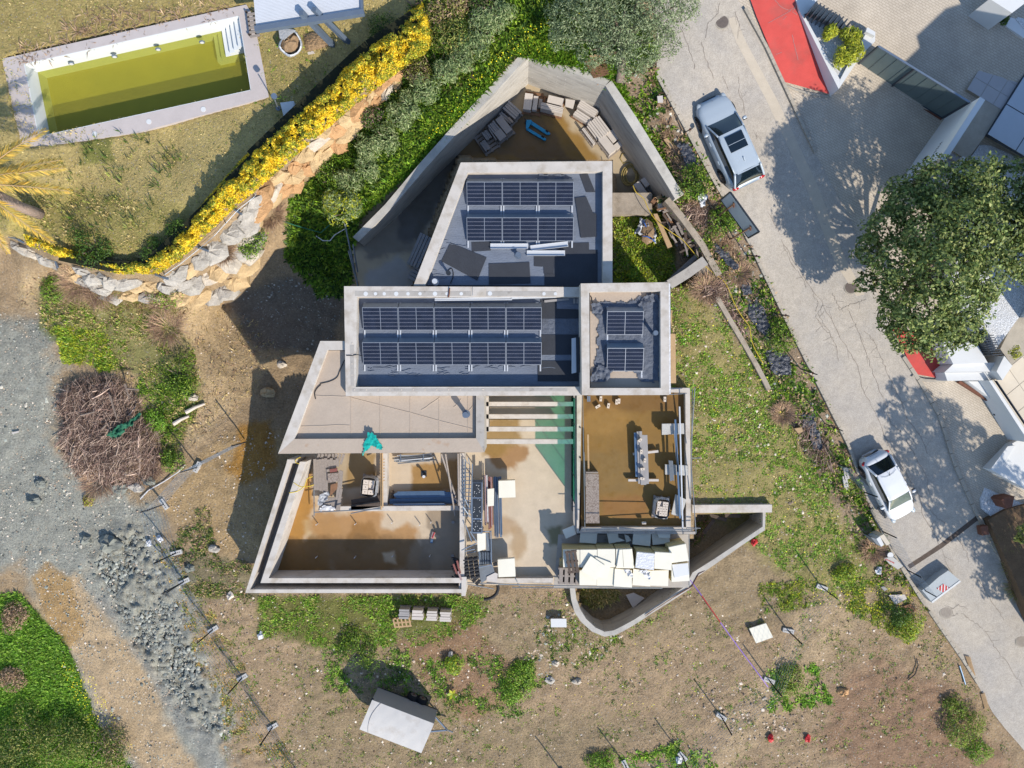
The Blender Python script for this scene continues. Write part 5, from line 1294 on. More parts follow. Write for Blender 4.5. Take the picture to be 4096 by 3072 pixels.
for a,b,z in(((320,520),(385,518),1.2),((380,515),(385,765),1.2),((300,650),(302,770),1.2),((296,765),(390,745),1.25),((345,530),(372,650),1.1),((210,480),(250,590),1.6),((240,520),(282,590),1.5),((180,648),(285,598),1.7),((200,655),(270,640),1.2),((215,670),(280,655),1.0)):
 part(MB().tube([W(*s5(*a),ze+z),W(*s5(*b),ze+z-.1)],.03,6),"scaffold_tube","galv",fr)
part(MB().ppx([s5(345,530),s5(372,528),s5(376,650),s5(348,652)],ze+1.05,ze+1.0),"deck","galv_dull",fr)
part(MB().ppx([s5(304,655),s5(382,640),s5(385,742),s5(306,752)],ze+.95,ze+.92),"mesh_deck","steel_dark",fr)
for k in range(7):part(MB().tube([W(*s5(310+k*11,662),ze+1.0),W(*s5(306+k*12,742),ze+1.0)],.012,5),"wire","galv",fr)
sl=thing("pipe_pile",W(*s5(215,790),ze),"pile of short dark ribbed pipes at the terrace corner","pipe pile")
for j in range(3):
 for k in range(6):
  x=192+j*34+3*k;y=715+k*24-j*3
  p=W(*s5(x,y),ze+1.3)
  part(MB().tube([p,W(*s5(x+30,y-9),ze+1.28)],.105,9),"pipe","black_rubber",sl)
for k in range(9):
 a=W(*s5(112+8*(k%4),700+16*k),ze+1.1+.03*k);part(MB().tube([a,a+Vector((RNG.uniform(.1,.3),RNG.uniform(-.2,.2),RNG.uniform(-.1,.1)))],.07,7),"pipe","black_rubber",sl)
for(a,b,m_)in(((125,740),(150,808),"pipe_red"),((150,718),(172,805),"pipe_red"),((158,790),(180,850),"pipe_pink")):part(MB().beam(W(*s5(*a),ze+1.5),W(*s5(*b),ze+1.5),.09,.07),"timber",m_,sl)
for(a,b)in(((255,860),(290,830)),((280,880),(305,850)),((395,745),(425,740))):part(MB().beam(W(*s5(*a),ze+.9),W(*s5(*b),ze+.9),.16,.12),"timber","black_rubber",sl)
solo(MB().ppx([s5(292,752),s5(392,748),s5(406,800),s5(350,830),s5(348,852),s5(316,870),s5(290,810)],ze+.8,ze+.77),"metal_sheet","galv_dull","irregular grey sheet lying below the lower scaffold frame","metal sheet")
solo(MB().ppx([s5(352,828),s5(408,800),s5(428,808),s5(420,866),s5(350,852)],ze+.84,ze+.81),"plaster_board","slab_stone","broken pale board beside the irregular grey sheet","board")
scaff("guard_rail",[(s5(160,868),.9,s5(400,910),.5),(s5(215,868),1.0,s5(700,885),.9),(s5(430,880),.6,s5(800,884),.6),(S(2,3,0,75),.9,S(2,3,1290,100),.8),(S(2,3,0,100),.5,S(2,3,1300,105),.5),(S(2,3,30,20),1.3,S(2,3,70,100),.3)],"thin scaffold tubes along the south edge of the courtyard")
cable("drain_pipe",SP(1,3,(2085,60),(2090,120),(2060,170),(2010,195),(1968,200)),-.5,.09,"black_rubber","bent black drain pipe below the courtyard corner","pipe")
zd=fD
g="loose cream bricks on the brown terrace"
for k,(x,y,a,lab)in enumerate(((768,128,1.5,"cream brick standing by the tower wall on the brown terrace"),(742,195,.55,"tilted cream brick, leftmost of the loose bricks"),(834,188,1.4,"cream brick with a dark hole, middle of the loose bricks"),(905,155,1.5,"left brick of the touching cream pair"),(925,148,1.5,"right brick of the touching cream pair"),(1322,132,1.55,"small cream brick alone near the terrace's top right"))):
 p=W(*S(2,2,x,y),zd+.2)
 t=thing("brick",(p.x,p.y,zd),lab,"brick",g)
 part(MB().box((p.x,p.y,zd+.1),(.27,.13,.2),a),"body","brick_cream",t)
 part(MB().cyl(p,.03,zd+.2,zd+.204,8),"hole","brick_hole",t)
for x in(655,670):solo(MB().beam(W(*S(2,2,x,104),zd+.15),W(*S(2,2,x,152),zd+.15),.08,.07),"metal_offcut","galv","short metal profile end beside the tower wall, "+("left" if x==655 else "right")+" of two","metal offcut","short profile ends by the tower wall")
ps=thing("plank_stack",W(*S(2,2,1115,640),zd),"stack of long grey planks weighted with bricks on the brown terrace","plank stack")
for k,(x,y0,y1,z)in enumerate(((1064,420,800,.34),(1088,410,860,.38),(1110,408,870,.42),(1133,440,870,.38),(1156,440,862,.34))):
 part(MB().beam(W(*S(2,2,x,y0),zd+z),W(*S(2,2,x+14,y1),zd+z),.145,.12),"plank","slab_bluish" if k else "steel_blue",ps)
for k,(x,y,a)in enumerate(((1106,485,.7),(1117,585,1.5),(1148,660,1.4),(1128,735,0.05),(1126,818,-.15))):
 p=W(*S(2,2,x,y),zd+.62)
 t=thing("brick",(p.x,p.y,zd+.48),("tilted cream brick, topmost on the plank stack","cream brick second from the top of the plank stack","cream brick at the right edge of the plank stack","level cream brick low on the plank stack","lowest cream brick on the plank stack")[k],"brick","cream bricks holding down the planks")
 part(MB().box((p.x,p.y,zd+.57),(.22,.12,.16),a),"body","brick_cream",t)
 part(MB().cyl(p,.025,zd+.65,zd+.654,8),"hole","brick_hole",t)
for(a,b,lab)in(((1045,605),(1262,580),"upper cross timber sticking out under the plank stack"),((1003,830),(1265,830),"lower cross timber sticking out under the plank stack")):
 solo(MB().beam(W(*S(2,2,*a),zd+.2),W(*S(2,2,*b),zd+.2),.12,.18),"cross_timber","slab_stone",lab,"timber")
solo(MB().ppx(SP(2,2,(636,775),(750,778),(756,1203),(638,1203)),zd+.5,zd+.42),"chipboard_sheet","osb","long speckled board sheet lying along the left terrace parapet","board")
solo(MB().ppx(SP(2,2,(640,760),(745,760),(745,772),(640,772)),zd+.48,zd),"bearer","wood_grey","bearer under the upper end of the long speckled board","bearer")
solo(MB().ppx(SP(2,2,(640,1180),(745,1180),(745,1200),(640,1200)),zd+.41,zd),"bearer","wood_grey","bearer under the lower end of the long speckled board","bearer")
solo(MB().beam(W(*S(2,2,656,436),zd+.3),W(*S(2,2,662,755),zd+.3),.09,.07),"timber_batten","wood_tan","single long batten above the speckled board sheet","batten")
for k,(q,lab,mt_)in enumerate(((SP(2,2,(1296,345),(1485,340),(1488,430),(1296,435)),"speckled concrete slab stack, uppermost by the right parapet","slab_speck"),(SP(2,2,(1325,695),(1518,705),(1520,790),(1325,782)),"speckled concrete slab stack, middle one by the right parapet","slab_speck"),(SP(2,2,(1415,955),(1508,1000),(1460,1152),(1378,1125)),"tilted speckled slab, lowest by the right parapet","slab_speck"))):
 c=(sum(p[0]for p in q)/4,sum(p[1]for p in q)/4)
 t=thing("slab_stack",W(c[0],c[1],zd),lab,"slab stack","speckled slab stacks on the brown terrace")
 for j in range(3):part(MB().ppx([(p[0]+RNG.uniform(-2,2),p[1]+RNG.uniform(-2,2))for p in q]if j<2 else q,zd+.3+.13*j,zd+.19+.13*j),"slab",mt_,t)
 part(MB().ppx([(c[0]+(p[0]-c[0])*.6,c[1]+(p[1]-c[1])*.6)for p in q],zd+.185,zd),"bearer","wood_grey",t)
zt=zd+.72
for k,(a,b,w,mt_,lab)in enumerate((((1447,195),(1475,1240),.07,"white_alu","long white rail, rightmost across the slab stacks"),((1410,306),(1452,1160),.09,"steel_blue","long blue grey rail across the slab stacks"),((1402,400),(1432,760),.06,"galv","shorter grey rail left of the blue grey one"))):
 solo(MB().beam(W(*S(2,2,*a),zt),W(*S(2,2,*b),zt),w,.07),"metal_rail",mt_,lab,"rail","rails lying across the slab stacks")
t=thing("profile_bundle",W(*S(2,2,1380,750),zt-.1),"short bundle of galvanised profiles on the middle slab stack","steel profiles")
for k in range(6):part(MB().beam(W(*S(2,2,1356+k*6,662+RNG.uniform(-6,6)),zt-.05+.01*k),W(*S(2,2,1368+k*6,834+RNG.uniform(-6,6)),zt-.05+.01*k),.035,.05),"profile","galv_dull",t)
brick_pallet(S(2,2,1300,1080),zd+.02,math.radians(84),"bricks in torn white film on the brown terrace",(3,4),(.95,.72),.62,"film_white")
solo(MB().box(W(*S(2,2,1140,1200),zd+.3),(.22,.12,.12)),"brick","brick_cream","single brick in the shade by the south parapet","brick")
scaff("guard_rail",[(S(2,2,610,105),1.6,S(2,2,630,1270),1.6),(S(2,2,622,590),1.25,S(2,2,634,880),1.25),(S(2,2,600,1246),1.9,S(2,2,1560,1262),1.9),(S(2,2,600,1270),1.3,S(2,2,1600,1252),1.5)],"thin scaffold rails along the left and south terrace parapets","galv_dull",.022)
scaff("guard_rail",[(S(2,2,1580,30),2.1,S(2,2,1548,560),1.4),(S(2,2,1558,40),1.9,S(2,2,1545,1000),1.2),(S(2,2,1548,700),1.7,S(2,2,1590,1290),1.7),(S(2,2,1360,90),1.4,S(2,2,1510,80),1.4),(S(2,2,1510,1240),1.6,S(2,2,1628,1246),1.6),(S(2,2,1545,640),.9,S(2,2,1628,638),.9),(S(2,2,1530,1300),1.5,S(2,3,1530,80),1.5)],"scaffold tubes along the right parapet of the brown terrace","galv_dull",.025)
for y in(375,635,955):solo(MB().cyl(W(*S(2,2,588,y),zP),.04,zP,zP+.04,8),"anchor_bolt","black_part","dark anchor bolt set in the left terrace parapet","bolt","anchor bolts in the terrace parapet")
def s4(x,y):return(2200+x/2.1167,2080+y/2.1167)
ig="tall stacks of cream insulation boards"
STK=[([s4(112,252),s4(255,254),s4(255,400),s4(112,400)],1.95,"cream insulation stack, leftmost in the back row under the upright pallet"),([s4(256,253),s4(398,252),s4(396,400),s4(256,402)],1.98,"cream insulation stack, second in the back row behind the tilted boards"),([s4(402,248),s4(552,247),s4(553,400),s4(402,402)],1.97,"cream insulation stack, third in the back row, partly shaded"),([s4(560,248),s4(695,245),s4(715,410),s4(560,408)],2.0,"cream insulation stack, fourth in the back row with a slot across"),([s4(737,270),s4(888,285),s4(880,425),s4(722,405)],2.1,"film wrapped white insulation stack in the back row"),([s4(890,272),s4(1035,280),s4(1028,425),s4(884,412)],2.05,"bright white insulation stack right of the wrapped one"),([s4(1005,232),s4(1150,202),s4(1176,345),s4(1028,365)],1.9,"cream insulation stack at the far right of the back row"),([s4(250,430),s4(396,400),s4(396,552),s4(250,552)],1.75,"cream insulation stack, leftmost in the front row"),([s4(398,410),s4(545,405),s4(542,556),s4(398,556)],1.72,"cream insulation stack, second in the front row"),([s4(550,412),s4(694,425),s4(694,572),s4(540,562)],1.8,"cream insulation stack, third in the front row"),([s4(705,415),s4(870,430),s4(850,562),s4(698,550)],1.75,"cream insulation stack with torn film in the front row"),([s4(868,428),s4(1005,425),s4(1000,560),s4(852,555)],1.7,"cream insulation stack right of the torn film"),([s4(1030,375),s4(1170,362),s4(1182,515),s4(1030,525)],1.78,"cream insulation stack at the right end of the front row")]
for k,(q,z,lab)in enumerate(STK):
 c=W(sum(p[0]for p in q)/4,sum(p[1]for p in q)/4,z);c.z=.53
 t=thing("insulation_stack",c,lab,"insulation stack",ig)
 n=9
 for j in range(n):
  z1=.53+(z-.53)*(j+1)/n;z0=.53+(z-.53)*j/n+.012
  P4=[W(*p,z)for p in q];off=Vector((RNG.uniform(-.015,.015),RNG.uniform(-.015,.015),0))if j<n-1 else Vector()
  part(MB().prism([p+off for p in P4],z0,z1),"board","cream_board" if j==n-1 else "cream_edge",t)
solo(MB().ppx([s4(736,272),s4(887,286),s4(880,424),s4(724,404)],2.125,2.105),"film_cover","film_white","tight white film over the top of the wrapped stack","film cover")
crumple("film_scrap",[s4(600,415),s4(690,425),s4(720,470),s4(700,490),s4(640,440),s4(590,425)],1.85,.12,"film_white","torn white film scrap between front row stacks","film",4,12,31)
crumple("film_scrap",[s4(710,418),s4(860,432),s4(850,490),s4(815,485),s4(800,440),s4(720,440)],1.82,.14,"film_white","torn white film hanging below the wrapped stack","film",4,12,33)
board([s4(345,305),s4(465,385),s4(392,512),s4(265,430)],2.12,.06,"large tilted cream board lying across two stacks")
board([s4(385,312),s4(522,365),s4(485,503),s4(400,480)],2.05,.06,"second tilted cream board tucked under the large one")
board([s4(1032,378),s4(1168,366),s4(1178,462),s4(1055,490)],1.83,.04,"white board on the right end stack","white_paint")
board([s4(588,252),s4(612,250),s4(622,400),s4(565,402)],2.08,.05,"narrow cream board on the fourth stack, left half")
board([s4(614,250),s4(686,247),s4(700,405),s4(626,402)],2.06,.05,"narrow cream board on the fourth stack, right half")
g="shaded insulation boards leaning by the terrace wall"
for q,z,lab in(([s4(104,85),s4(200,45),s4(222,120),s4(135,158)],1.0,"leaning board at the corner of the brown terrace"),([s4(258,110),s4(402,110),s4(392,200),s4(250,190)],.95,"leaning board, leftmost below the south parapet"),([s4(480,105),s4(575,108),s4(580,150),s4(635,175),s4(500,200)],.9,"leaning board, second below the south parapet"),([s4(705,110),s4(855,110),s4(848,222),s4(698,205)],.98,"large leaning board, third below the south parapet"),([s4(860,118),s4(1010,125),s4(1015,195),s4(870,212)],.9,"leaning board, fourth below the south parapet"),([s4(630,120),s4(665,135),s4(690,175),s4(645,190)],.8,"small board scrap wedged between leaning boards"),([s4(910,118),s4(1018,118),s4(1018,152),s4(925,152)],1.1,"cream board edge right under the south parapet")):
 cx_=sum(p[0]for p in q)/len(q);cy_=sum(p[1]for p in q)/len(q)
 P4=[W(*p,z)for p in q]
 solo(MB().prism(P4,z-.05,z),"insulation_board","cream_board",lab,"insulation board",g)
 for p in(P4[0],P4[2]):pass
loc=W(*s4(187,350),2.02)
t=pallet(loc,math.radians(8),.62,1.15,"wood_dark","dark wooden pallet lying on the leftmost insulation stack",None,3,.13)
loc=W(*s4(162,470),1.35)
t=pallet(loc,math.radians(-2),1.15,.85,"wood_grey","grey wooden pallet at the landing's left end",None,4,.14)
loc2=Vector(loc);loc2.z-=.15
pallet(loc2,math.radians(1),1.15,.9,"wood_grey","second grey pallet under the one at the landing's left end",None,4,.14)
solo(MB().ppx([s4(85,345),s4(110,340),s4(110,400),s4(85,405)],1.1,.5),"insulation_block","cream_edge","yellowed insulation block at the landing's left edge","insulation block")
solo(MB().ppx([s4(80,410),s4(245,415),s4(240,535),s4(80,530)],1.18,.53),"timber_crate","wood_dark","dark timber crate under the two grey pallets","crate")
def s6(x,y):return(3060+x/2.266,y/2.266)
def sv(x,y):return(3560+x/1.36,1300+y/1.36)
def z1(x,y):return(3580+x/6.91,480+y/6.91)
def s8(x,y):return(3440+x/2.505,2100+y/2.505)
pl=thing("planter_wall",W(*s6(600,500),2.4),"triangular white planter wall with white gravel beside the red pavement","planter")
zt=3.4
part(MB().ppx([s6(312,98),s6(352,130),s6(680,722),s6(668,808)],zt,2.1),"wall","white_render",pl)
part(MB().ppx([s6(668,808),s6(680,722),s6(745,600),s6(905,322),s6(935,250),s6(1000,290),s6(998,375),s6(880,490)],zt+.003,2.1),"wall","white_render",pl)
part(MB().ppx([s6(312,98),s6(268,-40),s6(420,-60),s6(476,2),s6(395,112),s6(352,130)],zt+.006,2.1),"wall","white_render",pl)
part(MB().ppx([s6(925,250),s6(1000,290),s6(996,325),s6(915,285)],zt+.25,zt+.01),"gate_pillar_cap","white_render",pl)
part(MB().ppx([s6(350,130),s6(470,185),s6(740,350),s6(905,330),s6(750,605),s6(680,725)],zt-.12,2.2),"gravel","gravel_white",pl)
fs_=thing("fin_fence",W(*s6(640,150),2.6),"row of upright dark metal fins behind the triangular planter","fin fence")
for k in range(13):
 a=s6(396+37*k,113+17.5*k);b=s6(474+34.5*k,8+20*k)
 A=W(*a,4.0);B=W(*b,4.0);d=(B-A).normalized();s=Vector((-d.y,d.x,0))*.03
 part(MB().prism([A-s,A+s,B+s,B-s],2.5,4.0),"fin","anthracite_fin",fs_)
part(MB().ppx([s6(396,113),s6(476,2),s6(900,240),s6(845,325)],2.75,2.4),"plinth","anthracite",fs_)
gate=thing("sliding_gate",W(*S(3,0,1200,800),2.35),"long grey sliding gate of sheet metal across the villa drive","gate")
gz0,gz1=2.42,4.65
A=W(*S(3,0,770,562),gz0);B=W(*S(3,0,1512,1018),gz0);d=(B-A);n=Vector((-d.y,d.x,0)).normalized()
if n.y<0:n=-n
for k in range(2):
 a=A+d*(k*.403+.004);b=A+d*((.398)if k==0 else.995)
 part(MB().prism([a,b,b+n*.03,a+n*.03],gz0,gz1-.05),"sheet","gate_sheet",gate)
for k in(0,.4005,.998):
 p=A+d*k-n*.03;part(MB().box((p.x,p.y,(gz0+gz1)/2),(.07,.09,gz1-gz0)),"post","anthracite",gate)
part(MB().beam(A+Vector((0,0,gz1-gz0-.02)),B+Vector((0,0,gz1-gz0-.02)),.09,.06),"top_rail","galv",gate)
part(MB().beam(A+Vector((0,0,-.02)),B+Vector((0,0,-.02)),.09,.05),"bottom_rail","anthracite",gate)
for k in range(1,9):
 p=A+d*k/9;part(MB().box((p.x-n.x*.012,p.y-n.y*.012,(gz0+gz1)/2),(.012,.012,gz1-gz0-.1)),"seam","gate_sheet",gate)
solo(MB().beam(W(*S(3,0,745,572),2.38),W(*S(3,0,1500,1030),2.38),.12,.04),"gate_track","steel_rust","rusty ground track just outside the sliding gate","track")
lw=thing("entrance_wall",W(*S(3,0,1400,1250),2.3),"tall white entrance wall with small dark lettering and lamps","wall")
A=W(*S(3,0,1522,1022),2.3);B=W(*S(3,0,1207,1508),2.3);d=(B-A);L=d.length;u=d.normalized();n=Vector((-u.y,u.x,0))
if n.dot(-A)<0:n=-n
part(MB().prism([A,B,B-n*.26,A-n*.26],2.0,5.2),"wall","white_render",lw)
part(MB().prism([A-u*.01+n*.01,B+u*.01+n*.01,B+u*.01-n*.27,A-u*.01-n*.27],5.203,5.26),"coping","white_paint",lw)
part(MB().prism([B+u*.01,B+u*1.0,B+u*1.0-n*.24,B+u*.01-n*.24],1.8,2.75),"low_wall","white_render",lw)
def on_wall(t,z):return A+u*(L*t)+Vector((0,0,z-2.3))+n*.012
fc=bpy.data.curves.new("lettering",'FONT');fc.body="VILLA";fc.size=.26;fc.extrude=.004;fc.space_character=1.35;fc.align_x='CENTER'
fc.materials.append(MATS["black_part"])
fo=bpy.data.objects.new("lettering",fc);COL.objects.link(fo);fo.parent=lw
R=Matrix((u,Vector((0,0,1)),n)).transposed()
if u.cross(Vector((0,0,1))).dot(n)<0:R=Matrix((-u,Vector((0,0,1)),n)).transposed()
fo.rotation_euler=R.to_euler();fo.location=on_wall(.74,4.0)-rootloc(lw)
for t,z,sx,sz in((.82,3.35,.22,.22),(.90,3.05,.14,.16),(.955,2.85,.09,.1)):
 p=on_wall(t,z);mb=MB();mb.beam(p-u*sx/2,p+u*sx/2,.05,sz);part(mb,"wall_lamp","black_part",lw)
def tile_field(name,org,uv,vv,nu,nv,z,clip,mt,parent_label,grout):
 t=thing(name,W(*org,z),parent_label,"paving");t['kind']='structure'
 part(MB().ppx(clip,z-.012,z-.25),"bed",grout,t)
 for i in range(nu):
  for j in range(nv):
   q=[(org[0]+uv[0]*(i+a)+vv[0]*(j+b),org[1]+uv[1]*(i+a)+vv[1]*(j+b))for a,b in((.015,.015),(.985,.015),(.985,.985),(.015,.985))]
   cx_=sum(p[0]for p in q)/4;cy_=sum(p[1]for p in q)/4
   if inpoly(clip,np.array([cx_]),np.array([cy_]))[0]and cx_<4260:
    part(MB().ppx(q,z+RNG.uniform(0,.004),z-.03),"tile",mt,t)
 return t
tile_field("paved_path",S(3,0,1720,772),(64/2.16,-106/2.16),(112/2.16,66/2.16),9,9,2.85,SP(3,0,(1718,772),(2040,238),(2420,440),(2420,330),(2212,640),(1890,1155),(1720,1380),(1590,1300),(1860,850)),"tile_grey","grey square paving tiles beside the lettered entrance wall","kerb_stone")
tile_field("pool_terrace",S(3,0,1895,1160),(165/2.16,-262/2.16),(245/2.16,145/2.16),4,4,3.0,SP(3,0,(1895,1158),(2260,570),(2500,700),(2500,1500),(2220,1345)),"tile_pool_edge","large pale blue terrace slabs with dark edging","anthracite")
t=thing("garden_steps",W(*z1(1600,1100),2.2),"three shallow grey steps behind the lettered wall","steps")
for q,z in(([z1(1590,830),z1(1880,985),z1(1740,1190),z1(1480,1010)],2.72),([z1(1480,1010),z1(1740,1190),z1(1590,1350),z1(1310,1170)],2.56),([z1(1310,1170),z1(1590,1350),z1(1300,1900),z1(800,1800)],2.4)):
 part(MB().ppx(q,z,1.9),"step","tile_grey",t)
solo(MB().ppx([z1(1880,1000),z1(2030,1100),z1(1690,1680),z1(1540,1600)],3.0,1.9),"garden_wall","white_render","low white garden wall between steps and shaded gravel","wall")
struct(MB().ppx(SP(3,0,(1730,1390),(1830,1250),(1925,1258),(2300,1420))+SP(3,1,(2300,900),(1940,1400),(1600,900),(1560,60)),2.3,1.6),"gravel_bed","gravel_white","white gravel bed under the big tree")
solo(MB().ppx(SP(3,0,(1915,-10),(2212,-60),(2230,20),(2108,112)),5.0,2.4),"villa_corner","white_render","white corner of a villa at the top right","wall")
t=thing("corner_planter",W(*S(3,0,2150,150),2.8),"white corner planter with dark gravel at the top right","planter")
part(MB().ppx(SP(3,0,(2055,225),(2120,110),(2212,60),(2330,150),(2212,330)),3.4,2.5),"wall","white_render",t)
part(MB().ppx(SP(3,0,(2140,165),(2212,100),(2300,160),(2212,250)),3.42,3.3),"gravel","gravel_white",t)
def ground_shift(p,h):return(p[0]+h/.7265*.588*79.3,p[1]+h/.7265*.809*79.3)
sh=[S(3,0,1380,0),S(3,0,1200,265),S(3,0,1250,375),S(3,0,1020,732),S(3,0,900,930)]
fp=[ground_shift(p,9.5)for p in sh]
fpw=[W(p[0],p[1],2.7)for p in fp]+[W(fp[-1][0]+900,fp[-1][1]-100,2.7),W(fp[0][0]+900,fp[0][1]-400,2.7)]
solo(MB().prism(fpw,2.0,12.2),"villa","white_render","white villa standing beyond the right edge whose shadow crosses the drive","house")
t=thing("white_boundary_wall",W(*sv(450,220),.6),"stepped white boundary wall beside the small red pavement","wall")
part(MB().ppx([sv(285,95),sv(462,80),sv(532,206),sv(345,214)],1.9,.3),"wall","white_render",t)
part(MB().ppx([sv(297,257),sv(343,214),sv(532,206),sv(592,203),sv(580,254)],1.7,.3),"wall","white_render",t)
part(MB().ppx([sv(297,258),sv(580,255),sv(615,300),sv(312,304)],1.45,.2),"wall","white_paint",t)
part(MB().ppx([sv(580,252),sv(622,168),sv(665,222),sv(612,300)],2.2,.3),"pillar","white_paint",t)
f2=thing("fin_fence",W(*sv(550,130),.8),"short row of dark metal fins above the white boundary wall","fin fence")
for k in range(9):
 y=62+k*13;x=508+k*6
 A=W(*sv(x,y),2.6);B=W(*sv(x+56,y-4),2.6)
 part(MB().prism([A,B,B+Vector((0,.05,0)),A+Vector((0,.05,0))],1.0,2.6),"fin","anthracite_fin",f2)
t=thing("terrace_parapet",W(*sv(640,450),.4),"long white parapet with dark rail along the beige tiled terrace","parapet")
part(MB().ppx([sv(538,303),sv(556,300),sv(760,604),sv(760,640),sv(725,590)],1.8,-.4),"wall","white_render",t)
part(MB().ppx([sv(556,300),sv(563,298),sv(768,600),sv(762,606)],1.82,1.7),"coping","tile_beige",t)
part(MB().ppx([sv(580,304),sv(583,303),sv(770,580),sv(767,583)],1.9,1.7),"rail","anthracite",t)
tile_field("tiled_terrace",sv(566,298),(57,-47),(45,66),9,9,1.7,[sv(566,298),sv(640,235),sv(665,222),sv(600,130),sv(650,30),sv(700,-60),sv(900,-60),sv(900,760)],"tile_beige","beige tiled terrace at the right edge beside the parapet","kerb_stone")
solo(MB().ppx([sv(425,306),sv(512,306),sv(620,445),sv(560,410)],.95,.2),"low_wall","white_render","low bluish shaded wall under the terrace parapet","wall")
solo(MB().beam(W(*sv(372,308),.55),W(*sv(620,465),.4),.14,.2),"drain_edge","steel_rust","dark drain edge along the lower drive","edging")
solo(MB().ppx([sv(545,785),sv(655,650),sv(720,615),sv(820,600),sv(820,930),sv(729,888)],.45,-.9),"white_plinth","white_render","white garden block at the lower right drive","wall")
solo(MB().ppx([sv(548,783),sv(640,660),sv(680,655),sv(610,770)],.6,.452),"plinth_step","white_paint","pale raised edge on the white garden block","step")
struct(MB().ppx([sv(548,792),sv(729,892),sv(900,960),sv(760,1080),sv(640,1010),sv(560,1050),sv(500,1000),sv(492,945)],-.34,-.9),"gravel_bed","gravel_white","white gravel bed at the bottom of the lower drive")
struct(MB().ppx(SP(3,2,(1900,1175),(2060,1085),(2400,1000))+SP(3,3,(2500,700),(2300,420),(2130,20)),-.1,-1.0),"soil_bed","soil_dark","dark soil bed right of the road")
solo(MB().ppx(SP(3,2,(2015,1005),(2040,985),(2130,970),(2110,1060),(2060,1078)),.7,-.2),"rusty_box","steel_rust","rusty metal box on the white gravel","box")
solo(MB().ppx(SP(3,2,(1840,1235),(1900,1225),(1910,1300),(1850,1310)),.0,-.4),"rusty_plate","steel_rust","small rust brown slab at the kerb","slab")
for k,(x,y,m_)in enumerate(((590,487,"black_rubber"),(612,502,"black_rubber"),(635,536,"film_white"),(645,552,"film_white"))):
 p=W(*sv(x,y),.35)
 solo(MB().tube([p+Vector((-.25,.02*k,0)),p+Vector((0,.08,.05)),p+Vector((.3,-.02,.0))],.07,7),"shoe",m_,("upper black object lying on the lower drive","lower black object lying on the lower drive","upper pale object lying on the lower drive","lower pale object lying on the lower drive")[k],"object")
for k,(c,mt_,lab)in enumerate(((S(2,0,1815,190),"manhole","dark round manhole cover near the top of the road"),(S(3,1,715,825),"manhole","brown manhole cover half in the tree's shade"),(S(3,3,1538,315),"manhole_light","pale manhole cover by the striped sign"),(S(3,3,2192,565),"manhole_light","pale manhole cover at the right edge of the road"))):
 p=G(*c);p=W(*c,float(Z(*c,False)[0]));t=thing("manhole_cover",p,lab,"manhole cover")
 part(MB().cyl(p,.36,p.z-.1,p.z+.022,24),"rim","kerb_stone",t)
 part(MB().cyl(p,.31,p.z-.1,p.z+.03,24),"lid",mt_,t)
 mb=MB()
 for j in range(-4,5):
  w_=math.sqrt(max(.0,.27**2-(j*.06)**2));mb.box((p.x,p.y+j*.06,p.z+.033),(2*w_,.02,.006))
 rb=part(mb,"grip_rib",mt_,t);rb['kind']='stuff'
bb=thing("sign_board",W(*S(2,1,1900,330),1.5),"large sign board on two posts seen from its grey back","sign")
A=W(*S(2,1,1882,2),5.3);B=W(*S(2,1,2134,350),5.3);d=(B-A).normalized();n=Vector((-d.y,d.x,0))
part(MB().prism([A,B,B+n*.03,A+n*.03],3.75,5.3),"panel","galv_light",bb)
for a,b,z0,z1_ in((A,B,5.3,5.36),(A,B,3.69,3.75)):part(MB().prism([a-n*.02,b-n*.02,b+n*.05,a+n*.05],z0,z1_),"frame","steel_dark",bb)
for f in(.0,.99):p=A.lerp(B,f);part(MB().box((p.x,p.y,4.52),(.06,.06,1.6)),"frame","steel_dark",bb)
for f in(.24,.82):
 p=A.lerp(B,f)-n*.06 if(A.lerp(B,f)-n*.06).length<(A.lerp(B,f)+n*.06).length else A.lerp(B,f)+n*.08
 part(MB().tube([(p.x,p.y,1.0),(p.x,p.y,5.0)],.04,8),"post","wood_brown",bb)
 part(MB().beam((p.x,p.y,4.9),(p.x+.02,p.y,4.95),.3,.06),"clamp","steel_rust",bb)
def foot(px,rz,label,group):
 p=G(*px);t=thing("fence_weight",p,label,"fence foot",group)
 part(MB().box(p+Vector((0,0,.07)),(.62,.24,.16),rz),"block","foot_concrete",t)
 for s in(-.2,-.1,.1,.2):
  c_=p+Vector((math.cos(rz)*s,math.sin(rz)*s,.151));part(MB().cyl(c_,.03,c_.z-.01,c_.z+.003,8),"socket","black_part",t)
 return p
def fence_panel(p0,p1,label,group,h=2.0,wires=12,lean=Vector((0,0,0))):
 t=thing("mesh_fence",(p0+p1)/2,label,"fence",group)
 a0,b0=p0+Vector((0,0,.15)),p1+Vector((0,0,.15));a1,b1=a0+Vector((0,0,h))+lean,b0+Vector((0,0,h))+lean
 for a,b in((a0,a1),(b0,b1)):part(MB().tube([a,b],.035,6),"post","steel_dark",t)
 mb=MB()
 n_=max(6,int((b0-a0).length/.22))
 for k in range(1,n_):mb.tube([a0.lerp(b0,k/n_),a1.lerp(b1,k/n_)],.0045,4,cap=False)
 for k in range(0,9):mb.tube([a0.lerp(a1,k/8),b0.lerp(b1,k/8)],.005,4,cap=False)
 w_=part(mb,"wire_mesh","galv",t);w_['kind']='stuff'
FL=[S(0,2,2130,500),S(0,2,1712,715),S(0,2,1425,1035),S(0,2,1532,1455),S(0,3,1600,42),S(0,3,1848,457),S(0,3,2100,872),S(1,3,150,1295),S(1,3,420,1760)]
wh=["by the pit shadow","beside the pale logs","at the bend below the brush pile","beside the rubble heap","left of the terrace corner","above the track's middle","beside the ploughed patch","nearest the trailer","at the bottom edge"]
fp_=[]
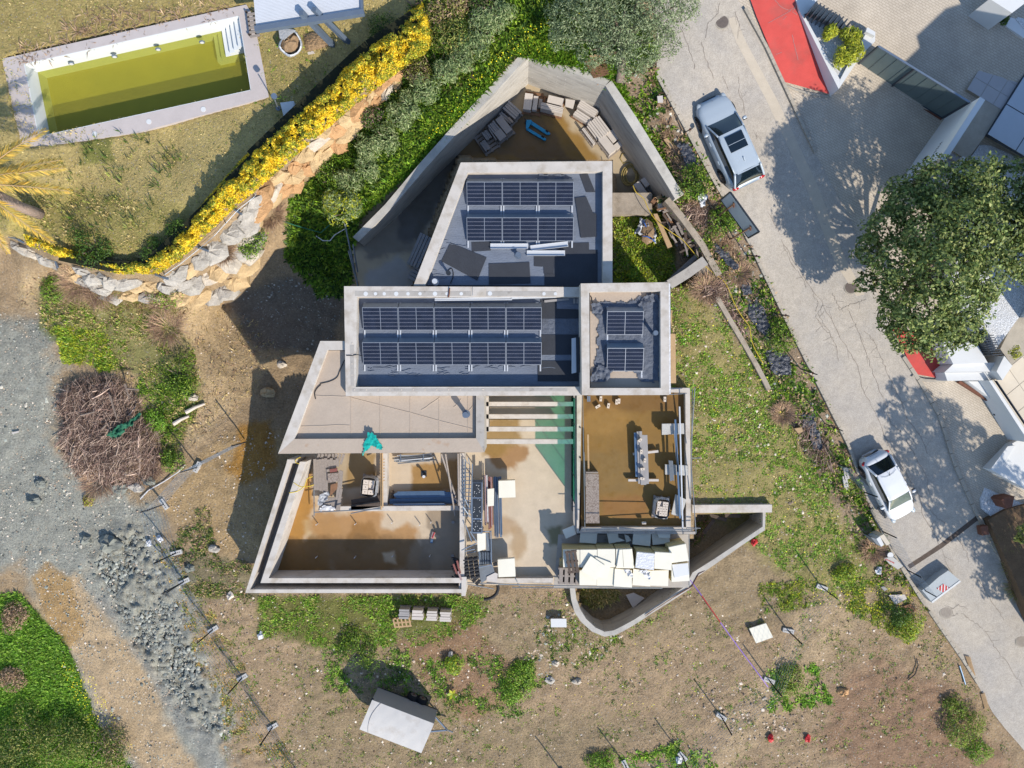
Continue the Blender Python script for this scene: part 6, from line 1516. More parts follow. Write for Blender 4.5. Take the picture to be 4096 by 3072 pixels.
for k,p in enumerate(FL):
 q0=FL[max(k-1,0)];q1=FL[min(k+1,len(FL)-1)]
 rz=math.atan2(-(q1[1]-q0[1]),q1[0]-q0[0])+math.pi/2 if k not in(1,2)else(1.1 if k==1 else-.95)
 if k==0:fp_.append(G(*p));continue
 fp_.append(foot(p,rz,f"concrete fence foot {wh[k]}, in the left fence line","concrete feet of the left fence"))
for k in range(len(FL)-1):
 a,b=fp_[k],fp_[k+1]
 fence_panel(a,b,f"wire mesh fence panel of the left fence, starting {wh[k]}","left mesh fence panels",lean=Vector((-.25,-.05,0))if k in(2,3)else Vector((0,0,0)))
FR=[S(3,3,460,95),S(3,3,170,468),S(3,3,5,895),S(2,3,1805,1210),S(2,3,1470,1550),S(2,3,978,1625),S(2,3,440,1700)]
wh=["highest up the field","beside the white board","halfway down the field","at the lower furrows","near the bottom weeds","lowest, by the green weeds","at the bottom edge"]
fp_=[]
for k,p in enumerate(FR):
 q0=FR[max(k-1,0)];q1=FR[min(k+1,len(FR)-1)]
 fp_.append(foot(p,math.atan2(-(q1[1]-q0[1]),q1[0]-q0[0])+math.pi/2+.3,f"concrete fence foot {wh[k]}, in the right fence line","concrete feet of the right fence"))
for k in range(len(FR)-1):fence_panel(fp_[k],fp_[k+1],f"wire mesh fence panel of the right fence, starting {wh[k]}","right mesh fence panels")
a=G(*S(3,2,590,690));b=G(*S(3,2,820,930));c=G(*S(3,2,980,1270));d_=G(*S(3,2,1190,1600));e=G(*S(3,3,1310,100))
foot(S(3,2,660,840),-1.4,"concrete fence foot standing left of the white car","concrete feet by the road");foot(S(3,2,668,770),-1.4,"small fence foot just above the one left of the white car","concrete feet by the road")
for k,(p,q)in enumerate(((a,b),(b,c),(c,d_),(d_,e))):fence_panel(p,q,("mesh fence panel beside the white car's rear","bent mesh fence panel beside the white car's bonnet","mesh fence panel by the electric cabinets","mesh fence panel leading to the striped sign")[k],"roadside mesh fence panels",1.5,12)
for k,(b0,t0)in enumerate(((S(2,0,1205,590),S(2,0,1265,495)),(S(2,0,1480,1150),S(2,0,1560,1108)),(S(2,1,2025,545),S(2,1,2140,556)),(S(3,1,62,1050),S(3,1,184,1072)),(S(3,1,282,1530),S(3,1,425,1578)),(S(3,2,490,340),S(3,2,645,405)),(S(2,1,1750,160),S(2,1,1840,110)))):
 p=G(*b0);d0=math.hypot(b0[0]-CX,b0[1]-CY);d1=math.hypot(t0[0]-CX,t0[1]-CY);zt_=40-(40-p.z)*d0/d1
 zt_=min(max(zt_,p.z+1.2),p.z+2.2);q=W(*t0,zt_)
 t=thing("fence_post",p,"rusty fence post "+("beside the tree at the retaining wall","beside the silver car's front wheel","at the road below the sign board","by the leafy shrubs at the kerb","by the black plastic at the kerb","just above the white car","at the sign board's upper end")[k],"post","fence posts along the road")
 part(MB().tube([p,q],.03,6),"post","steel_dark",t)
 part(MB().box(p.lerp(q,.75),(.1,.1,.08),.5),"clip","steel_rust",t)
cb=thing("electric_cabinet",G(*s8(170,150)),"small grey and white electric cabinet with a peaked top by the fence","cabinet")
z0=G(*s8(170,150)).z
part(MB().ppx([s8(108,122),s8(165,140),s8(212,218),s8(165,190)],z0+1.0,z0),"body","galv_dull",cb)
part(MB().ppx([s8(165,140),s8(200,112),s8(240,200),s8(212,218)],z0+1.05,z0),"door","white_paint",cb)
solo(MB().ppx([s8(198,112),s8(240,92),s8(302,185),s8(268,206)],z0+1.1,z0),"meter_box","tile_beige","cream meter box standing right of the peaked cabinet","cabinet")
bk=thing("bucket",G(*s8(305,275)),"white bucket standing near the cream meter box","bucket");p=W(*s8(313,308),-.6+.42);z0=-.7
mb=MB();mb.cyl(p,.14,z0,z0+.42,18,r2=.17);part(mb,"body","galv_dull",bk);part(MB().cyl(p,.165,z0+.421,z0+.44,18),"lid","white_paint",bk)
wb=thing("warning_board",G(*s8(340,370)),"pale board with worn red lettering lying by the fence","board");z0=GZ(*s8(340,370))
part(MB().ppx([s8(245,330),s8(335,322),s8(432,408),s8(382,446),s8(290,385)],z0+.5,z0+.44),"panel","slab_speck",wb)
for k in range(6):
 x=258+k*15;y=338+k*7;part(MB().ppx([s8(x,y),s8(x+6,y-2),s8(x+12,y+12),s8(x+4,y+14)],z0+.51,z0+.502),"lettering","red_paint",wb)
sg=thing("barrier_box",G(*s8(760,600)),"low grey metal box with a red and white striped diamond on its lid","metal box");z0=float(Z(*s8(760,600),False)[0])
zb_=z0+.6;q_=[s8(622,655),s8(700,600),s8(790,520),s8(885,455),s8(1000,555),s8(716,768)]
part(MB().ppx(q_,zb_,z0-.2),"body","film_grey" if 0 else "galv_light",sg)
part(MB().ppx([s8(716,768),s8(1000,555),s8(1012,567),s8(728,782)],zb_+.02,z0+.1),"front_lip","white_paint",sg)
o_=W(*s8(832,632),zb_);ex=(W(*s8(892,628),zb_)-W(*s8(772,636),zb_))/2;ey=(W(*s8(834,586),zb_)-W(*s8(830,678),zb_))/2
def dd(a,b,h):return o_+ex*a+ey*b+Vector((0,0,h))
sp=part(MB().add([dd(1,0,.004),dd(0,1,.004),dd(-1,0,.004),dd(0,-1,.004),dd(1,0,.012),dd(0,1,.012),dd(-1,0,.012),dd(0,-1,.012)],[[3,2,1,0],[4,5,6,7],[0,1,5,4],[1,2,6,5],[2,3,7,6],[3,0,4,7]]),"sign_plate","sign_white",sg)
for k in(-1,0,1):
 x0,x1=k*.5-.14,k*.5+.14
 part(MB().add([dd(x0,-(1-abs(x0)),.016),dd(x1,-(1-abs(x1)),.016),dd(x1,1-abs(x1),.016),dd(x0,1-abs(x0),.016)],[[0,1,2,3]]),"red_stripe","red_paint",sp)
for k in(-1,1):p=dd(k*.95,0,.0);part(MB().cyl(p,.03,zb_,zb_+.03,8),"reflector","tail_red",sp)
def ground_board(pxs,label,mt,h=.12,th=.06,name="board",cat="board"):
 c_=(sum(p[0]for p in pxs)/len(pxs),sum(p[1]for p in pxs)/len(pxs));z=GZ(*c_)+h
 return solo(MB().ppx(pxs,z,z-th),name,mt,label,cat)
ground_board(SP(2,3,(2050,455),(2195,408),(2256,530),(2110,582)),"white insulation board lying alone on the field","cream_board",.3,.08,"insulation_board","insulation board")
ground_board(SP(2,3,(335,370),(470,370),(472,443),(337,443)),"small white board beside the curved wall","white_paint",.4,.08)
ground_board(SP(2,3,(985,165),(1050,145),(1145,190),(1045,278)),"pale insulation scrap lying in the curved pit","slab_stone",.3,.08)
ground_board(SP(3,3,(975,95),(1005,90),(1035,115),(1008,132)),"small grey tile lying in the grass by the road","slab_bluish",.15,.05)
ground_board(SP(3,3,(1045,165),(1180,160),(1200,195),(1100,250)),"pale plywood piece with a black strap in the grass","slab_stone",.2,.04)
ground_board(SP(3,3,(1165,265),(1230,240),(1285,300),(1220,320)),"brown flat slab below the plywood piece","wood_brown",.12,.05)
ground_board(SP(2,0,(1255,830),(1303,825),(1305,885),(1260,885)),"small pale square plate on the verge above the silver car","slab_stone",.35,.05)
ground_board(SP(2,0,(1310,1205),(1340,1190),(1395,1260),(1370,1285)),"tan board on the verge beside the silver car","wood_tan",.2,.05)
ground_board(SP(3,2,(230,385),(290,375),(305,410),(260,425)),"tan box lying among dry twigs by the road","wood_tan",.4,.3)
ground_board(SP(0,2,(1055,770),(1095,760),(1085,810),(1055,820)),"orange brown board scrap on the brush pile","brick_cream",.35,.05)
ground_board(SP(0,2,(100,420),(160,405),(162,418),(105,432)),"short white plank on the grey gravel","slab_stone",.15,.05)
for k,(a,b)in enumerate(((S(0,2,1605,245),S(0,2,1770,170)),(S(0,2,1500,345),S(0,2,1632,278)))):
 A=G(*a,.12);B=G(*b,.12);solo(MB().tube([A,A.lerp(B,.5)+Vector((0,.04,.02)),B],.12,8,taper=.06),"log","brick_cream",("upper pale log on the sandy bank","lower pale log on the sandy bank")[k],"log")
for(p,m_,lab)in((S(2,2,2090,1370),"red_paint","red plastic piece outside the curved wall"),(S(3,3,345,1405),"red_paint","right red scrap on the lower field"),(S(3,3,30,1400),"red_paint","left red scrap on the lower field"),(S(0,3,1990,175),"brick_cream","orange scrap left of the house corner"),(S(1,3,1680,675),"brick_cream","orange scrap above the palm seedling"),(S(1,3,38,515),"film_white","white crumpled scrap left of the green patch"),(S(0,2,1290,1370),"film_white","pink and white tape scrap at the fence"),(S(0,2,1385,1340),"film_white","white plastic scrap on the mesh fence"),(S(3,2,960,1610),"film_white","red and white scrap heap in the roadside grass"),(S(2,3,1440,1590),"film_white","pink and white scrap beside a fence foot"),(S(2,1,1640,70),"film_white","white plastic scrap on the verge by the sign board"),(S(0,2,740,590),"plastic_bag","torn white bag on the brush pile")):
 q=G(*p,.12);solo(MB().blob(q,(.16,.2,.1),hash(lab)%999,8,.5),"litter_scrap",m_,lab,"scrap")
tp=[(S(2,3,1540,35),-.3),(S(2,3,1640,170),.6),(S(2,3,1800,400),.75),(S(2,3,1960,620),.6),(S(2,3,2140,860),.5),(S(2,3,2212,960),.2)]
tt=thing("barrier_tape",W(*tp[0][0],-.3),"violet, red and white barrier tape stretched down the field","tape")
for k in range(len(tp)-1):
 a=W(*tp[k][0],tp[k][1]-.9 if k else-.4);b=W(*tp[k+1][0],tp[k+1][1]-.9)
 part(MB().beam(a,b,.045,.015),"tape_length",("violet_tape","red_paint","violet_tape","violet_tape","violet_tape")[k],tt)
for k,(pts,m_,r_,lab)in enumerate(((SP(3,3,(1280,710),(1298,770),(1270,850),(1210,900)),"black_rubber",.03,"black hose piece on the lower field"),(SP(3,3,(1655,775),(1680,850),(1705,935)),"steel_blue",.04,"dark blue pipe beside the lower road"),(SP(0,2,(1210,995),(1280,920),(1420,840),(1540,760),(1600,700)),"film_white",.03,"white tape line along the fence bend"),(SP(1,1,(520,380),(580,420),(640,420),(680,370),(765,320)),"film_white",.025,"red and white tape sagging at the yard's dark corner"),(SP(1,1,(230,250),(330,285),(450,320),(560,350),(640,280)),"net_green",.03,"green mesh net strip over the slope's lower end"))):
 P3=[G(x,y,.35 if k>2 else.1)for x,y in pts]
 solo(MB().tube(P3,r_,6),("hose","pipe","tape","tape","net_strip")[k],m_,lab,("hose","pipe","tape","tape","net")[k])
t=thing("pole_bundle",W(*S(1,1,850,600),-.2),"tall grey poles leaning at the yard's left edge","poles")
for a,b in(((768,275),(880,810)),((838,455),(878,690)),((800,510),(868,760))):part(MB().tube([W(*S(1,1,*a),1.3),W(*S(1,1,*b),-.1)],.045,6),"pole","galv_dull",t)
t=slab_stack(W(*S(1,1,1420,520),-.35),math.radians(66),[(-.9,.9,-.35,.35,.2,.6,4,'y')],"long grey slab bundle leaning on the back roof's west wall","slab_bluish",None)
t=slab_stack(W(*S(1,1,1395,700),-.35),math.radians(60),[(-.5,.5,-.3,.3,.1,.4,5,'x')],"short grey slabs below the long slab bundle","slab_bluish",None)
zg=-1.62
tr=thing("box_trailer",W(*S(1,3,1250,1200),zg),"white tarpaulin box trailer with twin wheels and a drawbar","trailer")
ztop=zg+2.15
Q=[W(*S(1,3,x,y),ztop)for x,y in((1000,1070),(1535,1275),(1435,1545),(890,1325))]
c_=sum(Q,Vector())/4;ux=(Q[1]-Q[0]).normalized();uy=(Q[0]-Q[3]).normalized();Lx=(Q[1]-Q[0]).length;Ly=(Q[0]-Q[3]).length
rz=math.atan2(ux.y,ux.x)
def TL(a,b,z):p=c_+ux*a*Lx/2+uy*b*Ly/2;return Vector((p.x,p.y,zg+z))
def tq(a0,b0,a1,b1,z0,z1_,name,mt_):return part(MB().prism([TL(a0,b0,0),TL(a1,b0,0),TL(a1,b1,0),TL(a0,b1,0)],zg+z0,zg+z1_),name,mt_,tr)
tq(-.995,-.99,.995,.99,.42,.56,"chassis","steel_dark")
for b in(-1,1):part(MB().prism([TL(-1,b,0),TL(1,b,0),TL(1,b*.985,0),TL(-1,b*.985,0)],zg+.56,zg+2.1),"side_tarp","tarp_grey",tr)
for a in(-1,1):part(MB().prism([TL(a,-.984,0),TL(a,.984,0),TL(a*.99,.984,0),TL(a*.99,-.984,0)],zg+.56,zg+2.1),"end_tarp","tarp_grey",tr)
mb=MB();mb.grid(lambda u_,v_:TL(-1+2*u_,-1+2*v_,2.11+.06*(1-(2*v_-1)**2)+.008*math.sin(u_*31)*math.sin(v_*9)),24,10)
part(mb,"roof_tarp","tarp_white",tr,True)
mb=MB();mb.tube([TL(-.78-.12*(1-(2*v/10-1)**2)+.06,-1+2*v/10,2.125+.06*(1-(2*v/10-1)**2))for v in range(11)],.012,5);part(mb,"seam","tarp_grey",tr)
for a in(-.33,-.02+.12):pass
for wx in(.14,.44):
 for b in(-1,1):
  p=TL(wx,b,.33)+uy*b*.12
  w_=part(MB().tube([p-uy*.11,p-uy*.08,p+uy*.08,p+uy*.11],.33,20),"wheel","tyre",tr,True)
  part(MB().tube([p+uy*b*.111,p+uy*b*.125],.19,16),"rim","rim",w_)
  part(MB().tube([p+uy*b*.126,p+uy*b*.16],.06,10),"hub","steel_rust",w_)
hp=TL(1,0,.5)+ux*.95
for b in(-.55,.55):part(MB().beam(TL(1,b,.5),hp,.07,.09),"drawbar","galv",tr)
part(MB().beam(hp-ux*.1,hp+ux*.35,.06,.07),"coupling","galv_dull",tr)
part(MB().tube([hp-ux*.1+uy*.1,hp-ux*.1+uy*.1+Vector((0,0,.35))],.03,8),"jockey_stand","galv",tr)
part(MB().beam(TL(1.02,-.6,1.3),TL(1.06,-.25,2.0),.04,.03),"timber_strut","wood_tan",tr);part(MB().beam(TL(1.04,-.7,.9),TL(1.02,.2,1.5),.04,.03),"timber_strut","wood_tan",tr)
part(MB().box(TL(-1.0,.95,2.0),(.1,.12,.14),rz),"corner_cap","steel_dark",tr)
for k,(x,y,lab)in enumerate(((1280,325,"grey slab bundle, leftmost of four on the grass"),(1395,333,"strapped slab bundle, second of four on the grass"),(1520,343,"strapped slab bundle, third of four on the grass"),(1635,353,"strapped slab bundle, rightmost of four on the grass"))):
 p=W(*S(1,3,x,y),-.4);p.z=GZ(*S(1,3,x,y))
 up=Vector(p);up.z+=.14
 pallet(p,-.04,.62,.62,"wood_grey","pallet under the "+lab,"pallets on the grass below the terrace",4)
 slab_stack(up,-.04,[(-.28,.28,-.27,.27,0,.5,4 if k!=1 else 3,'y')],lab,("slab_bluish","slab_stone","slab_stone","slab_stone")[k],"slab bundles on the grass")
p=G(*S(1,3,1265,402),.25)
t=thing("pallet",p,"new pale wooden pallet tilted in front of the slab bundles","pallet")
for i in range(5):part(MB().beam(W(*S(1,3,1186+i*34,372-i*3),-.6),W(*S(1,3,1203+i*33,446-i*4),-.62),.075,.05),"slat","wood_tan",t)
for i in range(3):part(MB().beam(W(*S(1,3,1183+i*9,370+i*35),-.66),W(*S(1,3,1333+i*6,358+i*36),-.66),.09,.06),"bearer","wood_tan",t)
zl=3.12
pg_=thing("pergola",W(*S(1,0,450,200),zl),"garden pergola with white ribbed roof and slanting grey posts","pergola")
ra,rb_,rc_,rd_=S(1,0,-30,-130),S(1,0,905,-260),S(1,0,915,85),S(1,0,0,240)
zr=5.6
def lerp2(a,b,t):return(a[0]+(b[0]-a[0])*t,a[1]+(b[1]-a[1])*t)
nr_=30
for k in range(nr_):
 a=lerp2(rd_,ra,k/nr_);b=lerp2(rc_,rb_,k/nr_);a2=lerp2(rd_,ra,(k+.82)/nr_);b2=lerp2(rc_,rb_,(k+.82)/nr_)
 part(MB().ppx([a,b,b2,a2],zr+.02,zr-.02),"roof_slat","roof_white",pg_)
part(MB().ppx([rd_,rc_,rb_,ra],zr-.021,zr-.06),"roof_sheet","roof_white",pg_)
part(MB().beam(W(*S(1,0,-5,258),zr+.01),W(*S(1,0,935,108),zr+.01),.24,.28),"fascia","grey_metal",pg_)
part(MB().beam(W(*S(1,0,918,100),zr+.02),W(*S(1,0,908,-260),zr+.02),.1,.24),"fascia","grey_metal",pg_)
for(a,b)in(((390,110),(680,405)),((500,78),(815,385))):
 part(MB().beam(W(*S(1,0,*a),zr+.45),W(*S(1,0,*b),zl),.2,.26),"post","grey_metal",pg_)
 q=W(*S(1,0,*b),zl);part(MB().box(q+Vector((0,0,.06)),(.4,.4,.16),.3),"post_foot","anthracite",pg_)
sl_=solo(MB().ppx(SP(1,0,(170,150),(900,30),(955,372),(690,420),(620,330),(400,380),(240,500),(180,330)),zl+.06,zl-.3),"patio_slab","tarp_beige","beige concrete patio under the pergola","patio");sl_['kind']='structure'
cable("hose_coil",[S(1,0,845+34*math.cos(a*.7)*(1+.02*a),252+30*math.sin(a*.7))for a in range(30)],zl+.08,.03,"black_rubber","black hose coil lying on the patio","hose")
bg_=thing("bulk_bag",W(*S(1,0,290,370),zl),"open white bulk bag of garden waste beside the patio","bulk bag")
mb=MB();m_=20;ctr=S(1,0,300,372)
for ring_,(r_,z_)in enumerate(((1.0,0.0),(1.12,.45),(1.05,.75),(.92,.78))):
 for k in range(m_):
  a=2*math.pi*k/m_;w_=W(ctr[0]+42*r_*math.cos(a)*(1+.1*math.sin(3*a)),ctr[1]+49*r_*math.sin(a)*(1+.08*math.cos(4*a)),zl+z_)
  mb.v.append((w_.x,w_.y,zl+z_+.06*math.sin(5*a)))
for r_ in range(3):
 for k in range(m_):mb.f.append([r_*m_+k,r_*m_+(k+1)%m_,(r_+1)*m_+(k+1)%m_,(r_+1)*m_+k]);mb.mi.append(0)
part(mb,"sack","plastic_bag",bg_)
part(MB().blob(W(*ctr,zl+.55),(.48,.52,.28),8,12,.2),"garden_waste","heap_soil",bg_)
solo(MB().ppx(SP(1,0,(195,262),(250,245),(340,262),(300,290),(240,340),(205,330)),zl+.92,zl+.85),"bag_flap","film_grey","pale folded flap of the open bulk bag","bag flap")
hp_=thing("soil_heap",W(*S(1,0,530,350),zl),"rectangular heap of dug soil beside the patio posts","soil heap")
mb=MB();mb.grid(lambda u_,v_:W(*lerp2(lerp2(S(1,0,400,290),S(1,0,590,250),u_),lerp2(S(1,0,420,462),S(1,0,660,400),u_),v_),zl+.05+.35*math.sin(math.pi*u_)**.5*math.sin(math.pi*v_)**.5+.07*RNG.random()),18,14)
part(mb,"soil","heap_soil",hp_)
part(MB().beam(W(*S(1,0,450,465),zl+.1),W(*S(1,0,600,435),zl+.1),.14,.1),"edging","slab_stone",hp_)
lp=thing("garden_lamp",W(*S(1,0,205,950),zl),"garden lamp post with a round head near the hedge","lamp")
p0=W(*S(1,0,205,950),zl)
part(MB().cyl(p0,.12,zl,zl+.25,12),"base","galv_dull",lp);part(MB().tube([p0+Vector((0,0,.25)),W(*S(1,0,165,870),zl+1.9)],.03,8),"post","galv_dull",lp)
q=W(*S(1,0,160,835),zl+1.95);part(MB().cyl(q,.14,q.z,q.z+.1,14),"head","galv",lp)
mc=thing("meter_cabinet",W(*S(1,0,280,960),zl),"white utility cabinet lying in the hedge shade","cabinet")
part(MB().ppx(SP(1,0,(208,888),(325,872),(355,995),(245,1030)),zl+.5,zl),"body","white_paint",mc);part(MB().ppx(SP(1,0,(222,900),(318,887),(342,985),(250,1012)),zl+.515,zl+.501),"door","white_paint",mc)
bn=thing("slatted_bench",W(*S(0,0,2170,220),zl),"slatted wooden bench between pool and pergola","bench")
for k in range(6):part(MB().beam(W(*S(0,0,2135+k*5,128+k*38),zl+.45),W(*S(0,0,2225+k*4,112+k*38),zl+.45),.11,.04),"slat","wood_grey",bn)
for(a,b)in(((2140,120),(2168,325)),((2205,112),(2235,315))):part(MB().beam(W(*S(0,0,*a),zl+.38),W(*S(0,0,*b),zl+.38),.07,.09),"bearer","wood_dark",bn)
for(x,y)in((2145,125),(2212,115),(2168,320),(2230,312)):q=W(*S(0,0,x,y),zl);part(MB().box(q+Vector((0,0,.17)),(.07,.07,.34)),"leg","wood_dark",bn)
for k,(x,y,a)in enumerate(((2040,160,-.6),(1745,490,-.35),(1400,735,-.3),(155,410,-.5),(480,600,-1.2))):
 p=G(*S(0,1,x,y),.1);t=thing("metal_bracket",p,("steel bracket post at the rock wall's upper bend","steel bracket post above the grey boulders","steel bracket post at the lowest hedge bend","grey kerb piece at the hedge's left end","short bracket by the brown dry shrub")[k],"bracket","brackets along the rock wall top")
 d=Vector((math.cos(a),math.sin(a),0));part(MB().beam(p-d*.35,p+d*.35,.1,.1),"bar","grey_metal",t)
 part(MB().tube([p,p+Vector((0,0,.7))],.03,6),"post","galv_dull",t)
t=thing("wire_fence",G(*S(0,1,1600,590)),"low wire fence along the lower edge of the hedge","fence")
pts=SP(0,1,(1420,715),(1560,620),(1720,490),(1850,380),(1950,270),(2060,150),(2200,40))
mb=MB()
for h in(.2,.45,.7,.95):mb.tube([G(x,y,h)for x,y in pts],.012,4)
w_=part(mb,"wire","galv",t);w_['kind']='stuff'
for x,y in pts[::2]:part(MB().tube([G(x,y),G(x,y,1.0)],.025,6),"post","galv_dull",t)
def loft(mb,secs,m=None,close_ends=True):
 n=len(secs[0]);base=[]
 for sct in secs:
  base.append([v for v in sct]+[(v[0],-v[1],v[2])for v in sct[::-1][1:-1]])
 vs=[v for b in base for v in b];k=2*n-2;fs=[]
 for i in range(len(secs)-1):
  for j in range(k-1):fs.append([i*k+j,i*k+j+1,(i+1)*k+j+1,(i+1)*k+j])
  fs.append([i*k+k-1,i*k,(i+1)*k,(i+1)*k+k-1])
 if close_ends:fs.append(list(range(k)));fs.append([(len(secs)-1)*k+j for j in range(k)][::-1])
 return mb.add(vs,fs,m)
def car(name,front_px,rear_px,z_f,z_r,L,Wd,Ht,paint,label,prm,glass_front="car_glass"):
 a=W(*rear_px,z_r+.7);b=W(*front_px,z_f+.7);a.z=z_r;b.z=z_f
 mid=(a+b)/2;d=(b-a).normalized()
 t=thing(name,mid,label,"car")
 q=d.to_track_quat('X','Z');Mx=q.to_matrix()
 def TR(mb):
  mb.v=[tuple(mid+Mx@Vector(v))for v in mb.v];return mb
 hl,hw=L/2,Wd/2
 def prof(x):
  s=(x+hl)/L
  w=hw*np.interp(s,[0,.03,.1,.25,.5,.75,.88,.95,1.0],prm['w'])
  zt=np.interp(s,[0,.02,.06,.14,.26,.62,.70,.80,.90,.96,.985,1.0],prm['z'])
  return float(w),float(zt)
 secs=[]
 for i in range(41):
  x=-hl+L*i/40;w,zt=prof(x);cr=prm['crown']
  secs.append([(x,0,zt),(x,w*.45,zt-.008),(x,w*.72,zt-cr*.35),(x,w*.9,zt-cr),(x,w*.985,zt-cr-.12),(x,w,zt*.62),(x,w*.985,.36),(x,w*.93,.22),(x,0.0,.2)])
 mb=MB();loft(mb,secs);part(TR(mb),"body",paint,t,True)
 xr,xrt,xft,xf=prm['cab']
 wr,wb,zr=prm['roof']
 def cab(xs,z_off=0,grow=0.0,lo=True):
  out=[]
  for x in xs:
   s=np.interp(x,[xr,xrt,(xrt+xft)/2,xft,xf],[0,.94,1,.96,0])
   w,zt=prof(x);zz=zt-.03+(zr-zt+.03)*s
   ww=wb*hw*(1-s)*.97+wr*hw*s
   if lo:out.append([(x,0,zz+z_off),(x,ww*.6,zz-.012*s+z_off),(x,ww*.9,zz-.05*s+z_off),(x,ww+grow,zz-.11*s+z_off),(x,np.interp(s,[0,1],[ww,wb*hw])+grow,zt-.05),(x,0,zt-.06)])
   else:out.append([(x,0,zz+z_off),(x,ww*.6,zz-.012*s+z_off),(x,ww*.9,zz-.05*s+z_off),(x,ww*.985+grow,zz-.10*s+z_off)])
  return out
 xs=[xr+(xf-xr)*i/28 for i in range(29)]
 mb=MB();loft(mb,cab(xs));part(TR(mb),"side_glass","car_glass",t,True)
 xs=[xrt-.02+(xft-xrt+.04)*i/14 for i in range(15)]
 def shell(secs_):
  m2=MB();k=len(secs_[0])*2-1;vs=[]
  for sct in secs_:vs+=[(v[0],-v[1],v[2])for v in sct[::-1][:-1]]+list(sct)
  fs=[[i*k+j,(i+1)*k+j,(i+1)*k+j+1,i*k+j+1]for i in range(len(secs_)-1)for j in range(k-1)]
  return m2.add(vs,fs)
 part(TR(shell(cab(xs,.014,.012,False))),"roof",paint,t,True)
 mb=shell([[(p[0],p[1]*.93,p[2])for p in s_]for s_ in cab([xft+.03+(xf-xft-.06)*i/6 for i in range(7)],.012,0,False)])
 part(TR(mb),"windscreen",glass_front,t,True)
 mb=shell([[(p[0],p[1]*.93,p[2])for p in s_]for s_ in cab([xr+.05+(xrt-xr-.08)*i/6 for i in range(7)],.012,0,False)])
 part(TR(mb),"rear_window","car_glass",t,True)
 for s in(-1,1):
  mb=MB()
  def P3(x,up):
   w,zt=prof(x);sx=np.interp(x,[xr,xrt,xft,xf],[0,.94,.96,0])
   zz=zt-.03+(zr-zt+.03)*sx;ww=wb*hw*(1-sx)*.97+wr*hw*sx
   return Vector((x,s*ww*.985,zz-.085*sx+.02))
  mb.tube([P3(xft+(xf-xft)*i/5,0)for i in range(6)],.045,6);mb.tube([P3(xr+(xrt-xr)*i/5,0)for i in range(6)],.06,6)
  mb.tube([P3(xrt+(xft-xrt)*i/5,0)for i in range(6)],.035,6)
  part(TR(mb),"pillar",paint,t,True)
  xm=xf-.42;w,zt=prof(xm)
  mb=MB();mb.blob((xm,s*(hw+.09),zt+.06),(.1,.13,.08),3,10,.05);m_=part(TR(mb),"mirror",paint,t,True)
  mb=MB();mb.box((xm-.09,s*(hw+.09),zt+.06),(.02,.19,.1));part(TR(mb),"mirror_glass","black_part",m_)
  for xd in prm['handles']:
   w,zt=prof(xd);mb=MB();mb.beam((xd-.1,s*(w+.008),zt*.80),(xd+.1,s*(w+.008),zt*.80),.04,.035);part(TR(mb),"door_handle",paint,t)
  w,zt=prof(hl*.9);mb=MB();mb.blob((hl*.915,s*hw*.70,zt-.12),(.20,.13,.07),4,10,.05);part(TR(mb),"headlight","lamp_clear",t,True)
  w,zt=prof(-hl*.95);mb=MB();mb.blob((-hl*.955+prm.get('tl',0),s*hw*.74,zt-.13),(.12,.20,.08),5,10,.05);part(TR(mb),"tail_light","tail_red",t,True)
  for xw in prm['wheels']:
   c_=Vector((xw,s*(hw-.10),.34));mb=MB()
   mb.tube([c_+Vector((0,-.115,0)),c_+Vector((0,-.09,0)),c_+Vector((0,.09,0)),c_+Vector((0,.115,0))],prm['wr'],22)
   w_=part(TR(mb),"wheel","tyre",t,True)
   mb=MB();mb.tube([c_+Vector((0,s*.112,0)),c_+Vector((0,s*.122,0))],prm['wr']*.7,18,"black_part")
   for k in range(10):
    an=2*math.pi*k/10;mb.beam(c_+Vector((0,s*.128,0)),c_+Vector((math.cos(an)*prm['wr']*.7,s*.128,math.sin(an)*prm['wr']*.7)),.035,.02,"rim")
   part(TR(mb),"rim",None,w_)
   mb=MB()
   mb.tube([(xw+math.cos(an)*(prm['wr']+.06),s*(hw-.008),.34+math.sin(an)*(prm['wr']+.06))for an in np.linspace(0,math.pi,12)],.035,5)
   part(TR(mb),"wheel_arch","black_part",t)
 return t,TR,prof
t,TR,prof=car("parked_car",(2836,391),(2990,735),2.35,2.0,4.72,1.93,1.6,"car_silver","silver sport utility coupe parked beside the verge, sunroof dark",dict(w=[.66,.86,.96,1.0,.99,.99,.95,.86,.56],z=[.92,1.06,1.10,1.10,1.08,1.04,1.03,1.00,.94,.86,.78,.60],crown=.05,cab=(-2.24,-1.62,.36,1.14),roof=(.72,.88,1.60),handles=(-.75,.25),wheels=(-1.40,1.45),wr=.36))
mb=MB();mb.add([(-.62,-.46,1.617),(.20,-.46,1.617),(.20,.46,1.617),(-.62,.46,1.617),(-.62,-.46,1.626),(.20,-.46,1.626),(.20,.46,1.626),(-.62,.46,1.626)],[[3,2,1,0],[4,5,6,7],[0,1,5,4],[1,2,6,5],[2,3,7,6],[3,0,4,7]]);sr=part(TR(mb),"sunroof","car_glass",t)
part(TR(MB().box((-.24,0,1.632),(.02,.9,.008))),"sunroof_divider","car_silver",sr)
part(TR(MB().beam((-1.25,0,1.60),(-1.05,0,1.65),.05,.06)),"antenna","car_silver",t)
part(TR(MB().beam((-1.64,-.58,1.53),(-1.64,.58,1.53),.16,.03)),"spoiler","car_silver",t)
part(TR(MB().cyl((2.18,0),.045,.93,.965,12)),"bonnet_badge","galv",t)
part(TR(MB().beam((2.355,-.35,.55),(2.355,.35,.55),.03,.25)),"grille","black_part",t)
